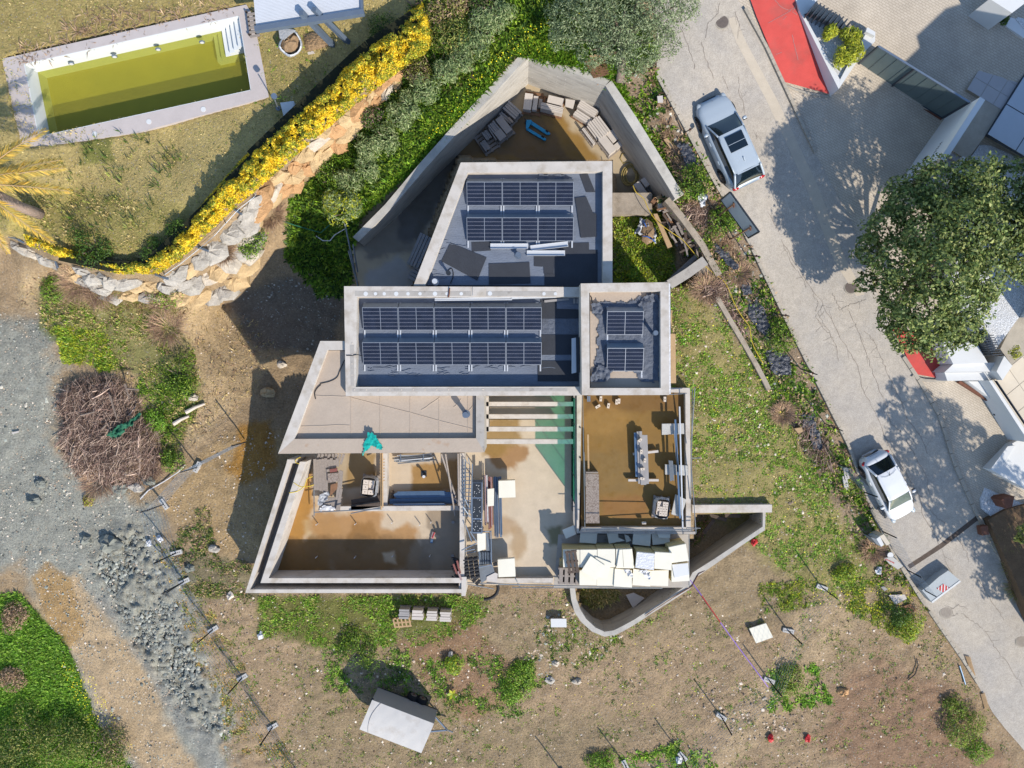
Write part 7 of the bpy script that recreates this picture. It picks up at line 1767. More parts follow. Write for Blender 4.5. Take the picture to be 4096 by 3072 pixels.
t,TR,prof=car("parked_car",(3616,2064),(3490,1815),-.42,-.12,3.95,1.72,1.47,"car_white","small white hatchback parked lower down the road under tree shade",dict(w=[.52,.80,.93,1.0,.99,.98,.92,.80,.42],z=[.70,.90,1.02,1.0,.99,.98,.96,.92,.84,.76,.66,.5],crown=.07,cab=(-1.62,-1.08,.42,1.16),roof=(.68,.86,1.47),handles=(-.62,.26),wheels=(-1.22,1.24),wr=.31,tl=.14),"car_glass_green")
mb=MB();mb.tube([(-.82,0,1.48),(-1.05,0,1.62),(-1.1,0,1.66)],.012,5);part(TR(mb),"antenna","black_part",t)
mb=MB();mb.tube([(-.98,-.45,1.478),(-.86,-.2,1.486),(-.86,.2,1.486),(-.98,.45,1.478)],.01,4);part(TR(mb),"roof_groove","galv",t)
part(TR(MB().box((-1.93,0,.74),(.02,.5,.11))),"number_plate","sign_white",t)
mb=MB()
for k in range(6):mb.box((-1.945,-.18+k*.07,.74),(.008,.04,.07))
part(TR(mb),"tailgate_lettering","black_part",t)
part(TR(MB().tube([(-1.80,0,.93),(-1.84,0,.93)],.05,10)),"tailgate_badge","galv",t)
RT=resample(SP(1,0,(1245,600),(1050,740),(870,860),(600,1080),(330,1340),(180,1480))+SP(0,1,(2212,30),(1900,340),(1440,740),(1000,730),(480,600),(60,400)),36)
RB=resample(SP(1,0,(1240,740),(1050,890),(860,1110),(760,1250),(600,1390),(480,1530),(370,1650))+SP(1,1,(0,200))+SP(0,1,(2160,720),(1980,900),(1750,965),(1260,945),(950,925),(480,640),(60,450)),36)
rk=thing("rock_wall",G(*RT[12]),"retaining wall of big ochre and grey boulders below the yellow hedge","rock wall")
rr=random.Random(3)
for i in range(35):
 a=math.hypot(RT[i][0]-RB[i][0],RT[i][1]-RB[i][1]);rows=1 if a<55 else(2 if a<130 else 3)
 tdir=Vector((RT[i+1][0]-RT[i][0],-(RT[i+1][1]-RT[i][1]),0)).normalized();ang=math.atan2(tdir.y,tdir.x)
 for j in range(rows):
  if rows>1 and rr.random()<.06:continue
  f=(j+.5)/rows+rr.uniform(-.06,.06)
  x=RT[i][0]+(RB[i][0]-RT[i][0])*f+rr.uniform(-8,8);y=RT[i][1]+(RB[i][1]-RT[i][1])*f+rr.uniform(-8,8)
  p=G(x,y,-.05)
  mb=MB();mb.blob((0,0,0),(rr.uniform(.55,.95),rr.uniform(.34,.48)*max(a/rows/42,.8),rr.uniform(.28,.42)),rr.randint(0,9999),9,.22)
  R=Matrix.Rotation(ang+rr.uniform(-.35,.35),3,'Z')@Matrix.Rotation(rr.uniform(-.3,.3),3,'X')
  mb.v=[tuple(p+R@Vector(v))for v in mb.v]
  part(mb,"rock",rr.choice(["rock_ochre","rock_ochre","rock_white","rock_rust"])if i<14 else rr.choice(["rock_grey","rock_grey","rock_white","rock_ochre"]),rk)
for k,(x,y,s,m_,lab)in enumerate(((S(0,2,960,1375)+(.62,"rock_slate","largest boulder on the rubble slope by the fence")),(S(0,2,740,1345)+(.35,"rock_slate","smaller boulder left of the largest one")),(S(0,2,290,1010)+(.4,"rock_slate","slate boulder in the middle of the gravel")),(S(0,2,350,860)+(.33,"rock_slate","bluish boulder above the gravel's middle")),(S(0,2,1180,890)+(.42,"rock_grey","pale boulder under the brush pile's edge")),(S(0,2,1040,900)+(.45,"rock_slate","flat boulder left of the pale one below the brush pile")),(S(0,2,1290,830)+(.4,"rock_slate","boulder right of the brush pile's lower end")),(S(0,2,1850,1420)+(.3,"rock_grey","grey rock beside the weedy strip near the terrace")),(S(0,2,1670,115)+(.28,"rock_white","round pale rock among bushes on the bank")),(S(1,1,225,1490)+(.28,"rock_white","pale rock on the sunlit bank by the low roof")),(S(1,2,100,80)+(.4,"rock_ochre","sandy rock in front of the low roof's shade")),(S(3,3,650,1000)+(.3,"rock_rust","brown rock in the lower field's bare patch")),(S(2,3,330,900)+(.26,"rock_grey","flat grey stone among weeds on the field")),(S(2,3,375,755)+(.24,"rock_white","pale stone in the weedy dark patch")),(S(2,3,560,910)+(.26,"rock_white","upright pale stone at the weeds' lower edge")),(S(0,2,1640,1590)+(.3,"rock_slate","slate rock near the lowest mesh panel bend")))):
 solo(MB().blob(G(x,y,s*.2),(s,s*.75,s*.6),k+40,10,.3),"boulder",m_,lab,"boulder")
NOGO=[O((985,350),(1325,345),(1325,605),(1450,605),(1450,850),(1497,850),(1497,1270),(1245,1275),(1000,1285),(525,1285),(610,985),(680,735),(740,735),(740,615),(890,615)),CURVE_PIT_IN]
ROADP=ROAD_L+ROAD_R[::-1]
def pts_in(poly,n,thr=0.0,scale=60,seed=0.0,avoid=True,rng=NR):
 p=np.asarray(poly,float);out=[]
 x0,x1=max(p[:,0].min(),-300),min(p[:,0].max(),4400);y0,y1=max(p[:,1].min(),-300),min(p[:,1].max(),3350)
 got=0
 for _ in range(30):
  x=rng.uniform(x0,x1,n);y=rng.uniform(y0,y1,n)
  k=inpoly(poly,x,y)
  if thr>0:k&=fbm(x,y,scale,4,seed)+rng.normal(0,.05,n)>thr
  if avoid:
   for q in NOGO:k&=~inpoly(q,x,y)
   k&=~inpoly(ROADP,x,y)
  out.append(np.stack([x[k],y[k]],1));got+=k.sum()
  if got>=n:break
 return np.concatenate(out)[:n]
def world(px,py,z):return np.stack([(px-CX)/F*(H-z),-(py-CY)/F*(H-z),z],-1)
def blades(base,L,az,el,w,cols,droop=.0):
 """blades rooted at base; L length, az azimuth, el elevation angle"""
 d=np.stack([np.cos(az)*np.cos(el),np.sin(az)*np.cos(el),np.sin(el)],-1)
 s=np.stack([-np.sin(az),np.cos(az),np.zeros_like(az)],-1)
 L=L[:,None];w=w[:,None]
 mid=base+d*L*.5;tip=base+d*L;tip[:,2]-=droop*L[:,0]
 v=np.stack([base,mid+s*w*.5,tip,mid-s*w*.5],1)
 return v.reshape(-1,3),np.arange(len(base)*4).reshape(-1,4),np.repeat(cols,4,axis=0)
def tufts(poly,n,k,L,w,el,cols,thr=0.0,scale=60,seed=0.0,avoid=True,var=.2):
 P_=pts_in(poly,n,thr,scale,seed,avoid)
 if not len(P_):return None
 b=world(P_[:,0],P_[:,1],Z(P_[:,0],P_[:,1])-.02)
 N=len(b);sz=NR.uniform(.6,1.3,N)
 c=colmix(cols,N,NR,var)
 b2=np.repeat(b,k,0)+np.concatenate([NR.normal(0,.04,(N*k,2)),np.zeros((N*k,1))],1)
 s2=np.repeat(sz,k);c2=np.clip(np.repeat(c,k,0)*(1+NR.normal(0,.15,(N*k,1))),.004,1)
 return blades(b2,NR.uniform(L[0],L[1],N*k)*s2,NR.uniform(0,6.283,N*k),NR.uniform(el[0],el[1],N*k),NR.uniform(w[0],w[1],N*k)*s2,c2,.15)
def join(parts):
 parts=[p for p in parts if p is not None]
 o=0;V=[];Fc=[];C=[]
 for v,f,c in parts:V.append(v);Fc.append(f+o);C.append(c);o+=len(v)
 return np.concatenate(V),np.concatenate(Fc),np.concatenate(C)
def stuff(name,parts,label,mt="leaf"):
 v,f,c=join(parts)
 o=link(npmesh(name,v,f,mt,c),name);o['kind']='stuff';o['label']=label
 return o
_P=P
def P(r,g,b,k=1.0):return _P(r,g,b,k)
GR=[P(126,160,44),P(100,136,36),P(150,170,60)];DG=[P(70,100,32),P(90,118,40),P(54,80,30)];OLV=[P(140,144,70),P(118,126,60),P(160,156,84)]
STR=[P(196,174,116),P(176,156,100),P(206,186,130)];DRY=[P(170,140,112),P(150,122,98),P(186,158,126)];YG=[P(190,190,50),P(160,170,50)];BRT=[P(120,166,48),P(142,176,62),P(104,144,46)]
LAWN=REG[17][0]
stuff("lawn_grass",[tufts(LAWN,15000,2,(.06,.14),(.02,.05),(.2,1.2),STR+OLV,0,60,0,False),tufts(REG[18][0],900,4,(.08,.2),(.02,.05),(.3,1.2),OLV+STR,.5,60,2,False),tufts(O((120,300),(300,280),(400,330),(330,480),(180,520),(100,430)),170,5,(.2,.5),(.02,.05),(.8,1.45),DG+OLV,.42,50,1,False),tufts(O((60,140),(300,80),(520,30),(500,10),(200,20),(20,110)),150,6,(.2,.5),(.02,.05),(.1,.9),DRY,0,60,1,False),tufts(O((500,110),(680,60),(720,180),(560,280)),120,4,(.1,.22),(.03,.06),(.2,1.2),OLV+GR,.5,50,5,False)],"dry patchy lawn grass with tall weeds around the pool")
SLP=REG[22][0]
stuff("slope_undergrowth",[tufts(SLP,15000,4,(.2,.5),(.04,.1),(.3,1.3),DG+GR,0,60,1),tufts(O((1000,230),(1130,100),(1300,0),(1420,120),(1300,165),(1110,118),(985,275),(830,420),(770,470)),8000,4,(.25,.55),(.03,.08),(.5,1.4),BRT+GR,0),tufts(O((620,430),(760,420),(760,640),(690,640),(620,560)),3200,5,(.12,.3),(.06,.14),(.1,.9),DG+GR,.3,50,4),tufts(O((880,20),(1000,-60),(1100,60),(980,200),(900,150)),1500,4,(.2,.5),(.03,.08),(.2,1.2),OLV+DG+DRY,0)],"dense green undergrowth on the slope behind the retaining wall")
FIELD=REG[4][0]
stuff("field_weeds",[tufts(FIELD,9500,6,(.06,.17),(.03,.07),(.1,.9),GR+GR+OLV+BRT,.41,40,3),tufts(FIELD,5000,3,(.06,.16),(.02,.05),(.2,1.0),OLV+STR,0)],"low green weeds dotting the bare field beside the road")
BOT=REG[0][0]
stuff("plot_weeds",[tufts(BOT,9000,5,(.05,.14),(.025,.055),(.1,.9),GR+OLV+OLV+DG,.48,50,6),tufts(BOT,7000,2,(.05,.16),(.02,.05),(.2,1.2),DRY+OLV+[P(110,90,70)],0),tufts(O((700,1390),(1160,1420),(1140,1560),(930,1500),(800,1500),(700,1560)),1500,6,(.08,.22),(.03,.06),(.2,1.1),GR+BRT+DG,.47,70,7),tufts(O((560,1290),(1060,1285),(1060,1320),(960,1390),(720,1400),(560,1370)),3200,6,(.08,.22),(.03,.06),(.2,1.1),GR+BRT+OLV,.43,70,8),tufts(O((1180,1340),(1420,1340),(1300,1420),(1000,1560),(900,1560),(1100,1420)),1300,6,(.08,.2),(.03,.06),(.2,1.1),GR+OLV+DG,.47,60,9),tufts(O((1290,1640),(1480,1600),(1560,1640),(1500,1700),(1250,1700)),500,7,(.12,.3),(.05,.1),(.2,1.1),BRT+GR,.45,40,9),tufts(O((1640,1260),(1960,1240),(2010,1330),(1960,1390),(1800,1300),(1640,1330)),1700,6,(.08,.22),(.03,.06),(.2,1.2),GR+OLV+YG,.48,60,2),tufts(O((1660,1450),(1760,1430),(1800,1520),(1660,1540)),350,7,(.1,.28),(.05,.1),(.2,1.1),GR+BRT,.45,40,2)],"scattered weeds and dry stalks over the lower plot")
stuff("left_scrub",[tufts(REG[12][0],2600,6,(.08,.22),(.03,.06),(.2,1.1),GR+OLV+STR,.52,60,3),tufts(O((120,700),(230,720),(260,800),(140,800)),1100,6,(.1,.25),(.03,.06),(.2,1.1),GR+YG,.42,60,5),tufts(O((300,780),(400,800),(430,900),(350,960),(300,900)),900,6,(.1,.25),(.03,.06),(.2,1.1),GR+DG,.45,50,1),tufts(REG[11][0],1500,3,(.1,.3),(.02,.05),(.2,1.2),DRY+STR,0),tufts(O((400,1110),(450,1090),(470,1200),(560,1220),(560,1290),(400,1290),(370,1190)),1500,6,(.08,.2),(.03,.06),(.2,1.1),OLV+DG+DRY,.48,50,3),tufts(O((90,610),(400,640),(420,680),(120,660)),900,6,(.2,.5),(.01,.03),(.4,1.3),DRY+OLV,0),tufts(O((330,1150),(450,1300),(600,1560),(640,1680),(560,1700),(440,1480)),2200,4,(.06,.16),(.03,.07),(.1,1.0),[P(200,160,80),P(160,130,80)]+OLV,.45,40,3)],"green and dry scrub on the bank left of the house")
BL=REG[24][0]
stuff("bright_grass",[tufts(BL,15000,5,(.12,.3),(.025,.06),(.3,1.3),BRT,0,var=.1)],"bright green grass mass in the bottom left corner")
stuff("verge_weeds",[tufts(REG[5][0],3600,6,(.12,.34),(.05,.1),(.2,1.2),GR+DG+DRY,.44,45,1),tufts(REG[6][0],2600,5,(.15,.35),(.05,.1),(.3,1.2),GR+BRT,0),tufts(O((1420,240),(1480,340),(1600,560),(1560,560),(1450,360)),900,6,(.15,.4),(.01,.03),(.2,1.2),DRY,0)],"weeds and dry stalks on the verge along the road")
NG=NOGO;NOGO=[]
stuff("yard_grass",[tufts(O((1328,455),(1395,455),(1440,520),(1455,580),(1440,610),(1328,610)),1700,6,(.1,.3),(.04,.09),(.3,1.2),GR+OLV+YG,0)],"green grass in the small yard beside the back roof")
stuff("pit_weeds",[tufts(SP(2,3,(600,90),(900,100),(900,200),(700,260),(600,200)),300,8,(.2,.5),(.03,.06),(.3,1.2),OLV+STR,0),tufts(SP(2,2,(1580,1200),(1700,1150),(1650,1300),(1560,1400)),120,6,(.15,.3),(.04,.08),(.3,1.2),DRY+OLV,0)],"dry yellow weeds growing in the curved pit")
NOGO=NG
fl=[]
for poly,n,t_ in((O((900,330),(1000,180),(1130,60),(1250,20),(1280,100),(1110,120),(980,270)),240,0),(FIELD,260,.4),(O((120,1420),(200,1460),(290,1620),(180,1560)),260,.0),(O((1700,1270),(1960,1270),(1980,1330),(1800,1320)),110,0),(O((1640,1370),(1500,1560),(1000,1480),(1200,1400)),60,0)):
 P_=pts_in(poly,n,t_);b=world(P_[:,0],P_[:,1],Z(P_[:,0],P_[:,1])+.25);fl.append(leaves(b,np.tile([0,0,1.],(len(b),1)),NR.uniform(.03,.07,len(b)),colmix([P(250,225,40)],len(b)),.9,.3))
stuff("yellow_flowers",fl,"tiny yellow flowers in the grass and field","flower")
def stones(poly,n,s,cols,thr=0,scale=60,seed=0.):
 P_=pts_in(poly,n,thr,scale,seed);N=len(P_);c=world(P_[:,0],P_[:,1],Z(P_[:,0],P_[:,1]))
 r=s[0]+(s[1]-s[0])*NR.random(N)**3
 o=np.array([[1,0,0],[0,1,0],[-1,0,0],[0,-1,0],[.2,.1,.8]]);a=NR.uniform(0,6.28,N);ca,sa=np.cos(a),np.sin(a)
 q=o[None]*r[:,None,None]*NR.uniform(.6,1.3,(N,5,1));v=np.stack([q[...,0]*ca[:,None]-q[...,1]*sa[:,None],q[...,0]*sa[:,None]+q[...,1]*ca[:,None],q[...,2]],-1)+c[:,None]
 f=np.array([[0,1,4,4],[1,2,4,4],[2,3,4,4],[3,0,4,4]])[:,:3];f=(f[None]+(np.arange(N)*5)[:,None,None]).reshape(-1,3)
 return v.reshape(-1,3),f,np.repeat(colmix(cols,N),5,0)
mat("stone_bits",(1,1,1),.95,.1,8,.1,40,0,attr=True)
GY=[P(160,160,148),P(132,136,128),P(176,170,156)];BG=[P(206,192,174),P(180,160,138),P(150,132,114)]
stuff("loose_stones",[stones(RUB,2600,(.03,.16),[P(130,132,122),P(150,150,140),P(110,114,110)]),stones(REG[7][0],900,(.03,.14),GY,.5,80,9.4),stones(REG[7][0],9000,(.02,.07),GY+BG+[P(90,94,90)]),stones(BOT,5000,(.02,.09),BG+BG+[P(120,100,80)]),stones(REG[11][0],700,(.02,.07),BG,.45,50,3),stones(REG[13][0],500,(.02,.08),GY),stones(REG[14][0],700,(.02,.07),BG),stones(FIELD,900,(.03,.1),BG),stones(O((1180,1330),(1420,1300),(1300,1420),(1120,1480)),260,(.04,.14),BG+GY),stones(O((1480,1500),(1700,1450),(1750,1560),(1560,1640)),300,(.03,.12),BG),stones(REG[5][0],900,(.03,.14),BG+GY)],"loose stones and rubble strewn over the plot","stone_bits")
def crown(blobs,n,size,cols,aspect=.45,jit=.5,shell=(.62,1.04),var=.16,clump=0):
 """leaves on a set of ellipsoids: (centre, radius or radii)"""
 w=np.array([np.prod(b[1])**.66 if not np.isscalar(b[1])else b[1]**2 for b in blobs]);w/=w.sum()
 V=[]
 for(c,r),q in zip(blobs,w):
  r=np.array([r,r,r*.8])if np.isscalar(r)else np.array(r);m=max(int(n*q),10)
  d=NR.normal(0,1,(m,3));d[:,2]=np.abs(d[:,2])*1.1-.35;d/=np.linalg.norm(d,axis=1,keepdims=True)
  if clump:
   k=NR.normal(0,1,(clump,3));k[:,2]=np.abs(k[:,2])-.2;k/=np.linalg.norm(k,axis=1,keepdims=True)
   id_=NR.integers(0,clump,m);kr=NR.uniform(.78,1.12,clump)
   d=k[id_]+NR.normal(0,.17,(m,3));dn=np.linalg.norm(d,axis=1,keepdims=True);d/=dn
   R_=kr[id_,None]*NR.uniform(.8,1.05,(m,1))
   fill=NR.random(m)<.42;d[fill]=NR.normal(0,1,(fill.sum(),3));d[fill]/=np.linalg.norm(d[fill],axis=1,keepdims=True);R_[fill]=.7
  else:R_=NR.uniform(shell[0],shell[1],(m,1))
  cl=colmix(cols,m,NR,var)
  V.append(leaves(np.array(c)[None]+d*r*R_,d+np.array([0,0,.5]),NR.uniform(size[0],size[1],m),cl,aspect,jit))
 return join(V)
def leafpart(data,name,parent,mt="leaf"):
 v,f,c=data;o=link(npmesh(name,v-np.array(rootloc(parent))[None],f,mt,c),name,parent);return o
def shrub(px,r,h,cols,label,n=None,size=(.07,.16),aspect=.35,name="shrub",cat="shrub",group=None,dz=0.,zb=None):
 z=GZ(*px)if zb is None else zb;p=W(px[0],px[1],z+h*.6);p.z=z
 t=thing(name,p,label,cat,group)
 bl=[((p.x,p.y,z+h*.5),(r*.8,r*.8,h*.55))]
 for k in range(6):a=RNG.uniform(0,6.28);q=RNG.uniform(.35,.75)*r;bl.append(((p.x+q*math.cos(a),p.y+q*math.sin(a),z+h*RNG.uniform(.3,.65)),(r*.45,r*.45,h*.4)))
 leafpart(crown(bl,n or int(900*r*r+500),size,cols,aspect,.6),"foliage",t)
 mb=MB()
 for k in range(5):a=k*1.3;mb.tube([p+Vector((0,0,-.1)),p+Vector((math.cos(a)*r*.5,math.sin(a)*r*.5,h*.6))],.025,5)
 part(mb,"stem","bark",t)
 return t
GOL=[P(140,156,100),P(110,130,80),P(164,172,120),P(92,112,64)]
for k,(x,y,r,lab)in enumerate(((1430,740,.85,"oleander just right of the rock wall's upper end"),(1620,600,.7,"oleander by the green net posts"),(1320,900,.75,"oleander beside the second row of boulders"),(1230,1010,.8,"oleander in the middle of the slope"),(1110,1170,.85,"oleander right of the middle boulders"),(990,1280,.8,"oleander below the middle boulders"),(960,1440,.75,"oleander on the lower slope"),(1760,520,.8,"oleander above the yellow flowers"),(1870,400,.85,"oleander on the upper slope"),(1960,250,.95,"oleander near the top of the slope"),(2080,130,.9,"oleander at the top by the green post"),(800,1560,.8,"oleander above the dark lower slope"))):
 shrub(S(1,0,x,y),r,1.1,GOL,"grey green "+lab,None,(.12,.24),.22,"oleander","shrub","oleanders on the slope")
shrub(S(1,1,720,150),1.1,1.5,GOL+YG,"pale oleander at the lower end of the slope by the net",None,(.12,.26),.22,"oleander")
for k,(c,x,y,r,h,cols,lab)in enumerate((((1,0),1400,600,.8,.9,[P(120,92,84),P(104,90,70)]+OLV,"reddish brown shrub at the hedge's right foot"),((1,0),1000,1010,.7,.8,[P(150,120,116),P(110,96,80)]+DG,"brownish flowering shrub beside the boulders"),((1,0),1950,80,1.0,1.0,[P(120,100,86),P(100,92,70)]+DG,"dark brown shrub near the top edge"),((1,0),640,1520,1.0,1.0,DG+GR,"dark green shrub below the boulders' end"),((1,0),1680,300,1.2,1.2,DG+OLV,"dark green shrub right of the hedge's end"),((1,0),1650,60,1.2,1.0,OLV+DRY,"olive shrub at the top beside the hedge"),((1,0),1130,260,1.1,.8,DG,"dark shrub in shade right of the patio"),((0,1),780,470,1.1,.9,DG,"dark green bush inside the hedge's curve, left one"),((0,1),1320,510,.7,.7,DG,"dark green bush inside the hedge's curve, lower one"),((0,1),1560,340,.8,.8,DG,"dark green bush inside the hedge's curve, right one"),((0,1),1390,850,1.1,.7,GR+DRY,"green bush hanging over the boulders"),((0,1),2170,430,.9,.9,DG+GR,"green bush at the boulders' right bend"),((0,1),450,860,.8,.5,GR+BRT,"bright green bush on the left bank"),((0,1),1520,1580,1.3,.7,GR+DG,"wide green bush right of the brush pile"),((0,2),1500,680,.8,.6,GR+DG,"green bush beside the fence above the bend"),((0,2),1330,320,.7,.5,BRT,"bright green bush at the brush pile's right edge"),((0,3),180,1400,1.8,1.4,DG+OLV,"large dark bush at the left end of the bottom edge"),((0,3),520,1450,1.9,1.4,DG+OLV,"large dark bush second along the bottom edge"),((0,3),860,1500,1.6,1.1,OLV+DG+DRY,"brownish green bush at the right of the bottom left mass"),((0,3),100,1630,1.8,1.2,DG,"darkest bush in the bottom left corner"),((0,3),120,370,.9,.6,DRY,"dry grey shrub above the bright grass"),((0,3),100,900,.9,.6,DRY,"dry grey shrub in the bright grass"),((3,3),1700,1330,1.3,1.0,GR+OLV,"large green shrub in the lower right field"),((3,3),1640,1150,.8,.7,OLV+GR,"green shrub above the large one at lower right"),((3,3),1830,1530,.8,.7,GR+BRT,"green shrub below the large one at lower right"),((3,3),1240,440,.9,.8,YG+GR,"yellow green bush with flowers below the plywood"),((3,3),1140,350,.7,1.0,DG,"dark bush above the yellow green one"),((3,3),210,920,1.0,.5,GR+OLV,"low green shrub beside the right mesh fence"),((3,1),110,1260,1.0,.9,GR+DG,"leafy bush at the kerb below the garden wall"),((2,0),1580,1560,1.0,.7,GR+DG,"leafy bush beside the silver car's rear"),((2,1),1800,250,.9,.7,GR+DG,"leafy bush beside the sign board"),((1,3),880,650,1.3,.6,GR+DG,"dark green weeds patch in the trailer's shade"),((1,3),1710,770,.7,.6,BRT+YG,"bright green grass tuft right of the trailer's shade"),((2,3),60,930,1.3,.6,BRT+GR,"bright green weed mound at the plot's middle"),((2,3),780,1620,.9,.5,BRT+GR,"green weed mound at the bottom edge"),((3,0),2035,150,.35,.6,DG,"small round shrub by the corner planter"),((3,2),680,1640,.7,.5,YG+GR,"green weeds beside the scrap heap"),((2,1),1070,740,.5,.5,BRT+YG,"bright plant in the grass yard's lower part"),((0,2),760,1000,.4,.3,YG+DRY,"yellow herbs on the gravel below the brush pile"))):
 shrub(S(*c,x,y),r,h,cols,lab)
for c,x,y,r,zb,lab in(((3,0),545,270,.42,3.3,"upper yellow green oleander in the triangular planter"),((3,0),715,300,.5,3.3,"oleander against the dark fins in the planter"),((3,0),740,420,.62,3.3,"large yellow green oleander in the planter"),((3,0),640,500,.5,3.3,"lowest oleander over the planter's white gravel")):
 shrub(S(*c,x,y),r,.9,YG+[P(170,170,50),P(120,130,40)],lab,1000,(.14,.28),.2,"oleander","shrub","oleanders in the planter",0,zb)
shrub(sv(685,150),.35,.5,YG+OLV,"small potted shrub on the beige terrace",300,zb=2.5)
def mound(px,r,cols,label,n=900):
 p=G(*px);t=thing("dry_grass_tussock",p,label,"dry grass");a=NR.uniform(0,6.28,n);q=r*.5*np.sqrt(NR.random(n))
 b=np.stack([p.x+q*np.cos(a),p.y+q*np.sin(a),np.full(n,p.z)],-1)
 leafpart(blades(b,NR.uniform(.4,.9,n)*r,a+NR.normal(0,.5,n),NR.uniform(.15,1.2,n),NR.uniform(.008,.022,n),colmix(cols,n),.2),"stalk",t,"straw")
for c,x,y,r,lab in(((0,1),1450,1170,1.3,"big dry grass mound on the sandy bank"),((0,1),700,770,1.4,"brown thicket under the rock wall's left part"),((0,1),860,860,1.1,"brown thicket below the lowest boulders"),((0,1),1400,920,.9,"dry tussock over the lowest boulders"),((0,1),1930,520,.8,"dry twiggy plant among the right boulders"),((1,1),130,200,1.0,"brown scrub at the boulders' lower end"),((2,1),1680,840,1.0,"reddish dry brush at the slanting wall's end"),((3,2),900,1430,.9,"brown dry tussock by the electric cabinets"),((0,2),1290,720,1.0,"grey dry twigs at the brush pile's lower right"),((0,2),860,830,1.2,"pinkish dry twigs below the brush pile"),((2,1),1960,700,.8,"dry brush beside the black plastic"),((3,2),120,250,.8,"dry stems at the upper field corner")):
 mound(S(*c,x,y),r,DRY+[P(140,110,96)],lab)
HP=O((912,5),(880,25),(840,60),(745,140),(680,205),(600,268),(520,345),(450,425),(400,485),(350,535),(310,562),(260,568),(200,556),(120,530),(50,505),(60,530),(180,575),(260,592),(340,592),(390,562),(440,512),(500,455),(560,405),(620,352),(690,292),(760,232),(860,155),(925,112),(938,70))
hg=thing("hedge",G(*S(1,0,700,850)),"long yellow and green hedge curving along the top of the rock wall","hedge")
P_=pts_in(HP,46000,.34,20,8.8,False);d_=sdist(HP,P_[:,0],P_[:,1]);z0=Z(np.clip(P_[:,0]-15,0,4096),P_[:,1]-25)
z0=np.clip(z0,2.7,3.4);nz_=fbm(P_[:,0],P_[:,1],34,4,2.0)
prof_=np.clip(d_/34,.12,1)**.6;wide=.75+.35*sstep(500,1500,P_[:,0])
hz=z0+(1.25+1.9*(nz_-.35))*prof_*wide*(1-.35*NR.random(len(P_))**2)+(NR.random(len(P_))<.05)*NR.uniform(0,.3,len(P_))
nn=np.stack([NR.normal(0,.4,len(P_)),NR.normal(0,.4,len(P_)),np.ones(len(P_))],-1)
leafpart(leaves(world(P_[:,0],P_[:,1],hz),nn,NR.uniform(.07,.15,len(P_)),np.where((fbm(P_[:,0],P_[:,1],26,3,6.6)+NR.normal(0,.09,len(P_))>.5)[:,None],colmix([P(248,214,50),P(240,200,44),P(232,206,60)],len(P_)),colmix([P(190,184,58),P(150,160,50),P(120,132,42),P(226,190,60)],len(P_))),.5,.7),"foliage",hg)
mb=MB();hc=resample(O((905,60),(800,130),(650,270),(500,415),(400,515),(330,577),(250,580),(165,562)),26)
for i in range(25):
 a,b=G(*hc[i]),G(*hc[i+1]);a.z=max(a.z,2.8);b.z=max(b.z,2.8);wd=.9 if i<12 else.45
 mb.beam(a+Vector((0,0,.4)),b+Vector((0,0,.4)),wd,1.25 if i<14 else.8)
part(mb,"opaque_core","leaf_core",hg)  # dark filler added inside the hedge to block light and close its shadow
def tree(name,base,zb,blobs,n,size,cols,aspect,label,rt=.2,clump=26):
 t=thing(name,W(*base,zb),label,"tree");b=W(*base,zb);top=sum((Vector(c)for c,r in blobs),Vector())/len(blobs)
 mb=MB();fork=b.lerp(Vector((top.x,top.y,b.z+(top.z-b.z)*.5)),.75);mb.tube([b,b.lerp(fork,.5)+Vector((.1,.05,0)),fork],rt,9,taper=rt*.7);part(mb,"trunk","bark",t,True)
 for c,r in blobs:part(MB().tube([fork,fork.lerp(Vector(c),.5)+Vector((0,0,-.2)),Vector(c)],rt*.4,6,taper=.03),"limb","bark",t)
 leafpart(crown(blobs,n,size,cols,aspect,.65,(.5,1.05),.2,clump),"crown",t)
TB=[(3545,905,5.2,1.2),(3640,820,5.6,1.4),(3760,760,6.2,1.5),(3900,740,6.4,1.5),(4040,760,6.3,1.5),(4130,880,6,1.6),(3600,1040,5.8,1.4),(3720,940,6.8,1.6),(3860,900,7.2,1.7),(4000,930,6.8,1.6),(4120,1040,6,1.4),(3780,1090,7.2,1.7),(3940,1080,6.6,1.4),(3600,1180,5.0,1.1),(3700,1230,6,1.5),(3850,1230,6.3,1.3),(3620,1330,4.6,1.1),(3740,1335,5.2,1.2),(3850,1310,5.0,1.0),(3560,1270,4.4,.8),(3470,1000,4.6,.8),(3460,1130,4.2,.6),(4230,760,6,1.8)]
tree("broadleaf_tree",(3650,1150),2.0,[(tuple(W(x,y,z)),r)for x,y,z,r in TB],44000,(.12,.24),[P(118,134,70),P(94,112,56),P(150,156,90),P(76,94,48)],.5,"big olive green broadleaf tree overhanging the drive and road",.24,30)
TB=[(2290,70,5.6,1.3),(2380,0,6.2,1.5),(2500,40,6.6,1.6),(2620,30,6.4,1.5),(2720,10,6,1.2),(2450,150,5.8,1.3),(2570,160,5.8,1.3),(2370,200,5.0,1.0),(2640,170,5.2,1.0),(2520,250,4.9,.9),(2430,-110,6.2,1.6),(2600,-110,6.4,1.6),(2740,-110,6,1.3),(2300,-80,5.6,1.4),(2260,150,4.8,.8)]
tree("olive_tree",(2480,330),3.4,[(tuple(W(x,y,z)),r)for x,y,z,r in TB],34000,(.09,.18),[P(126,140,100),P(100,114,78),P(154,164,124),P(80,94,62)],.28,"grey green olive tree at the top beside the road",.22,34)
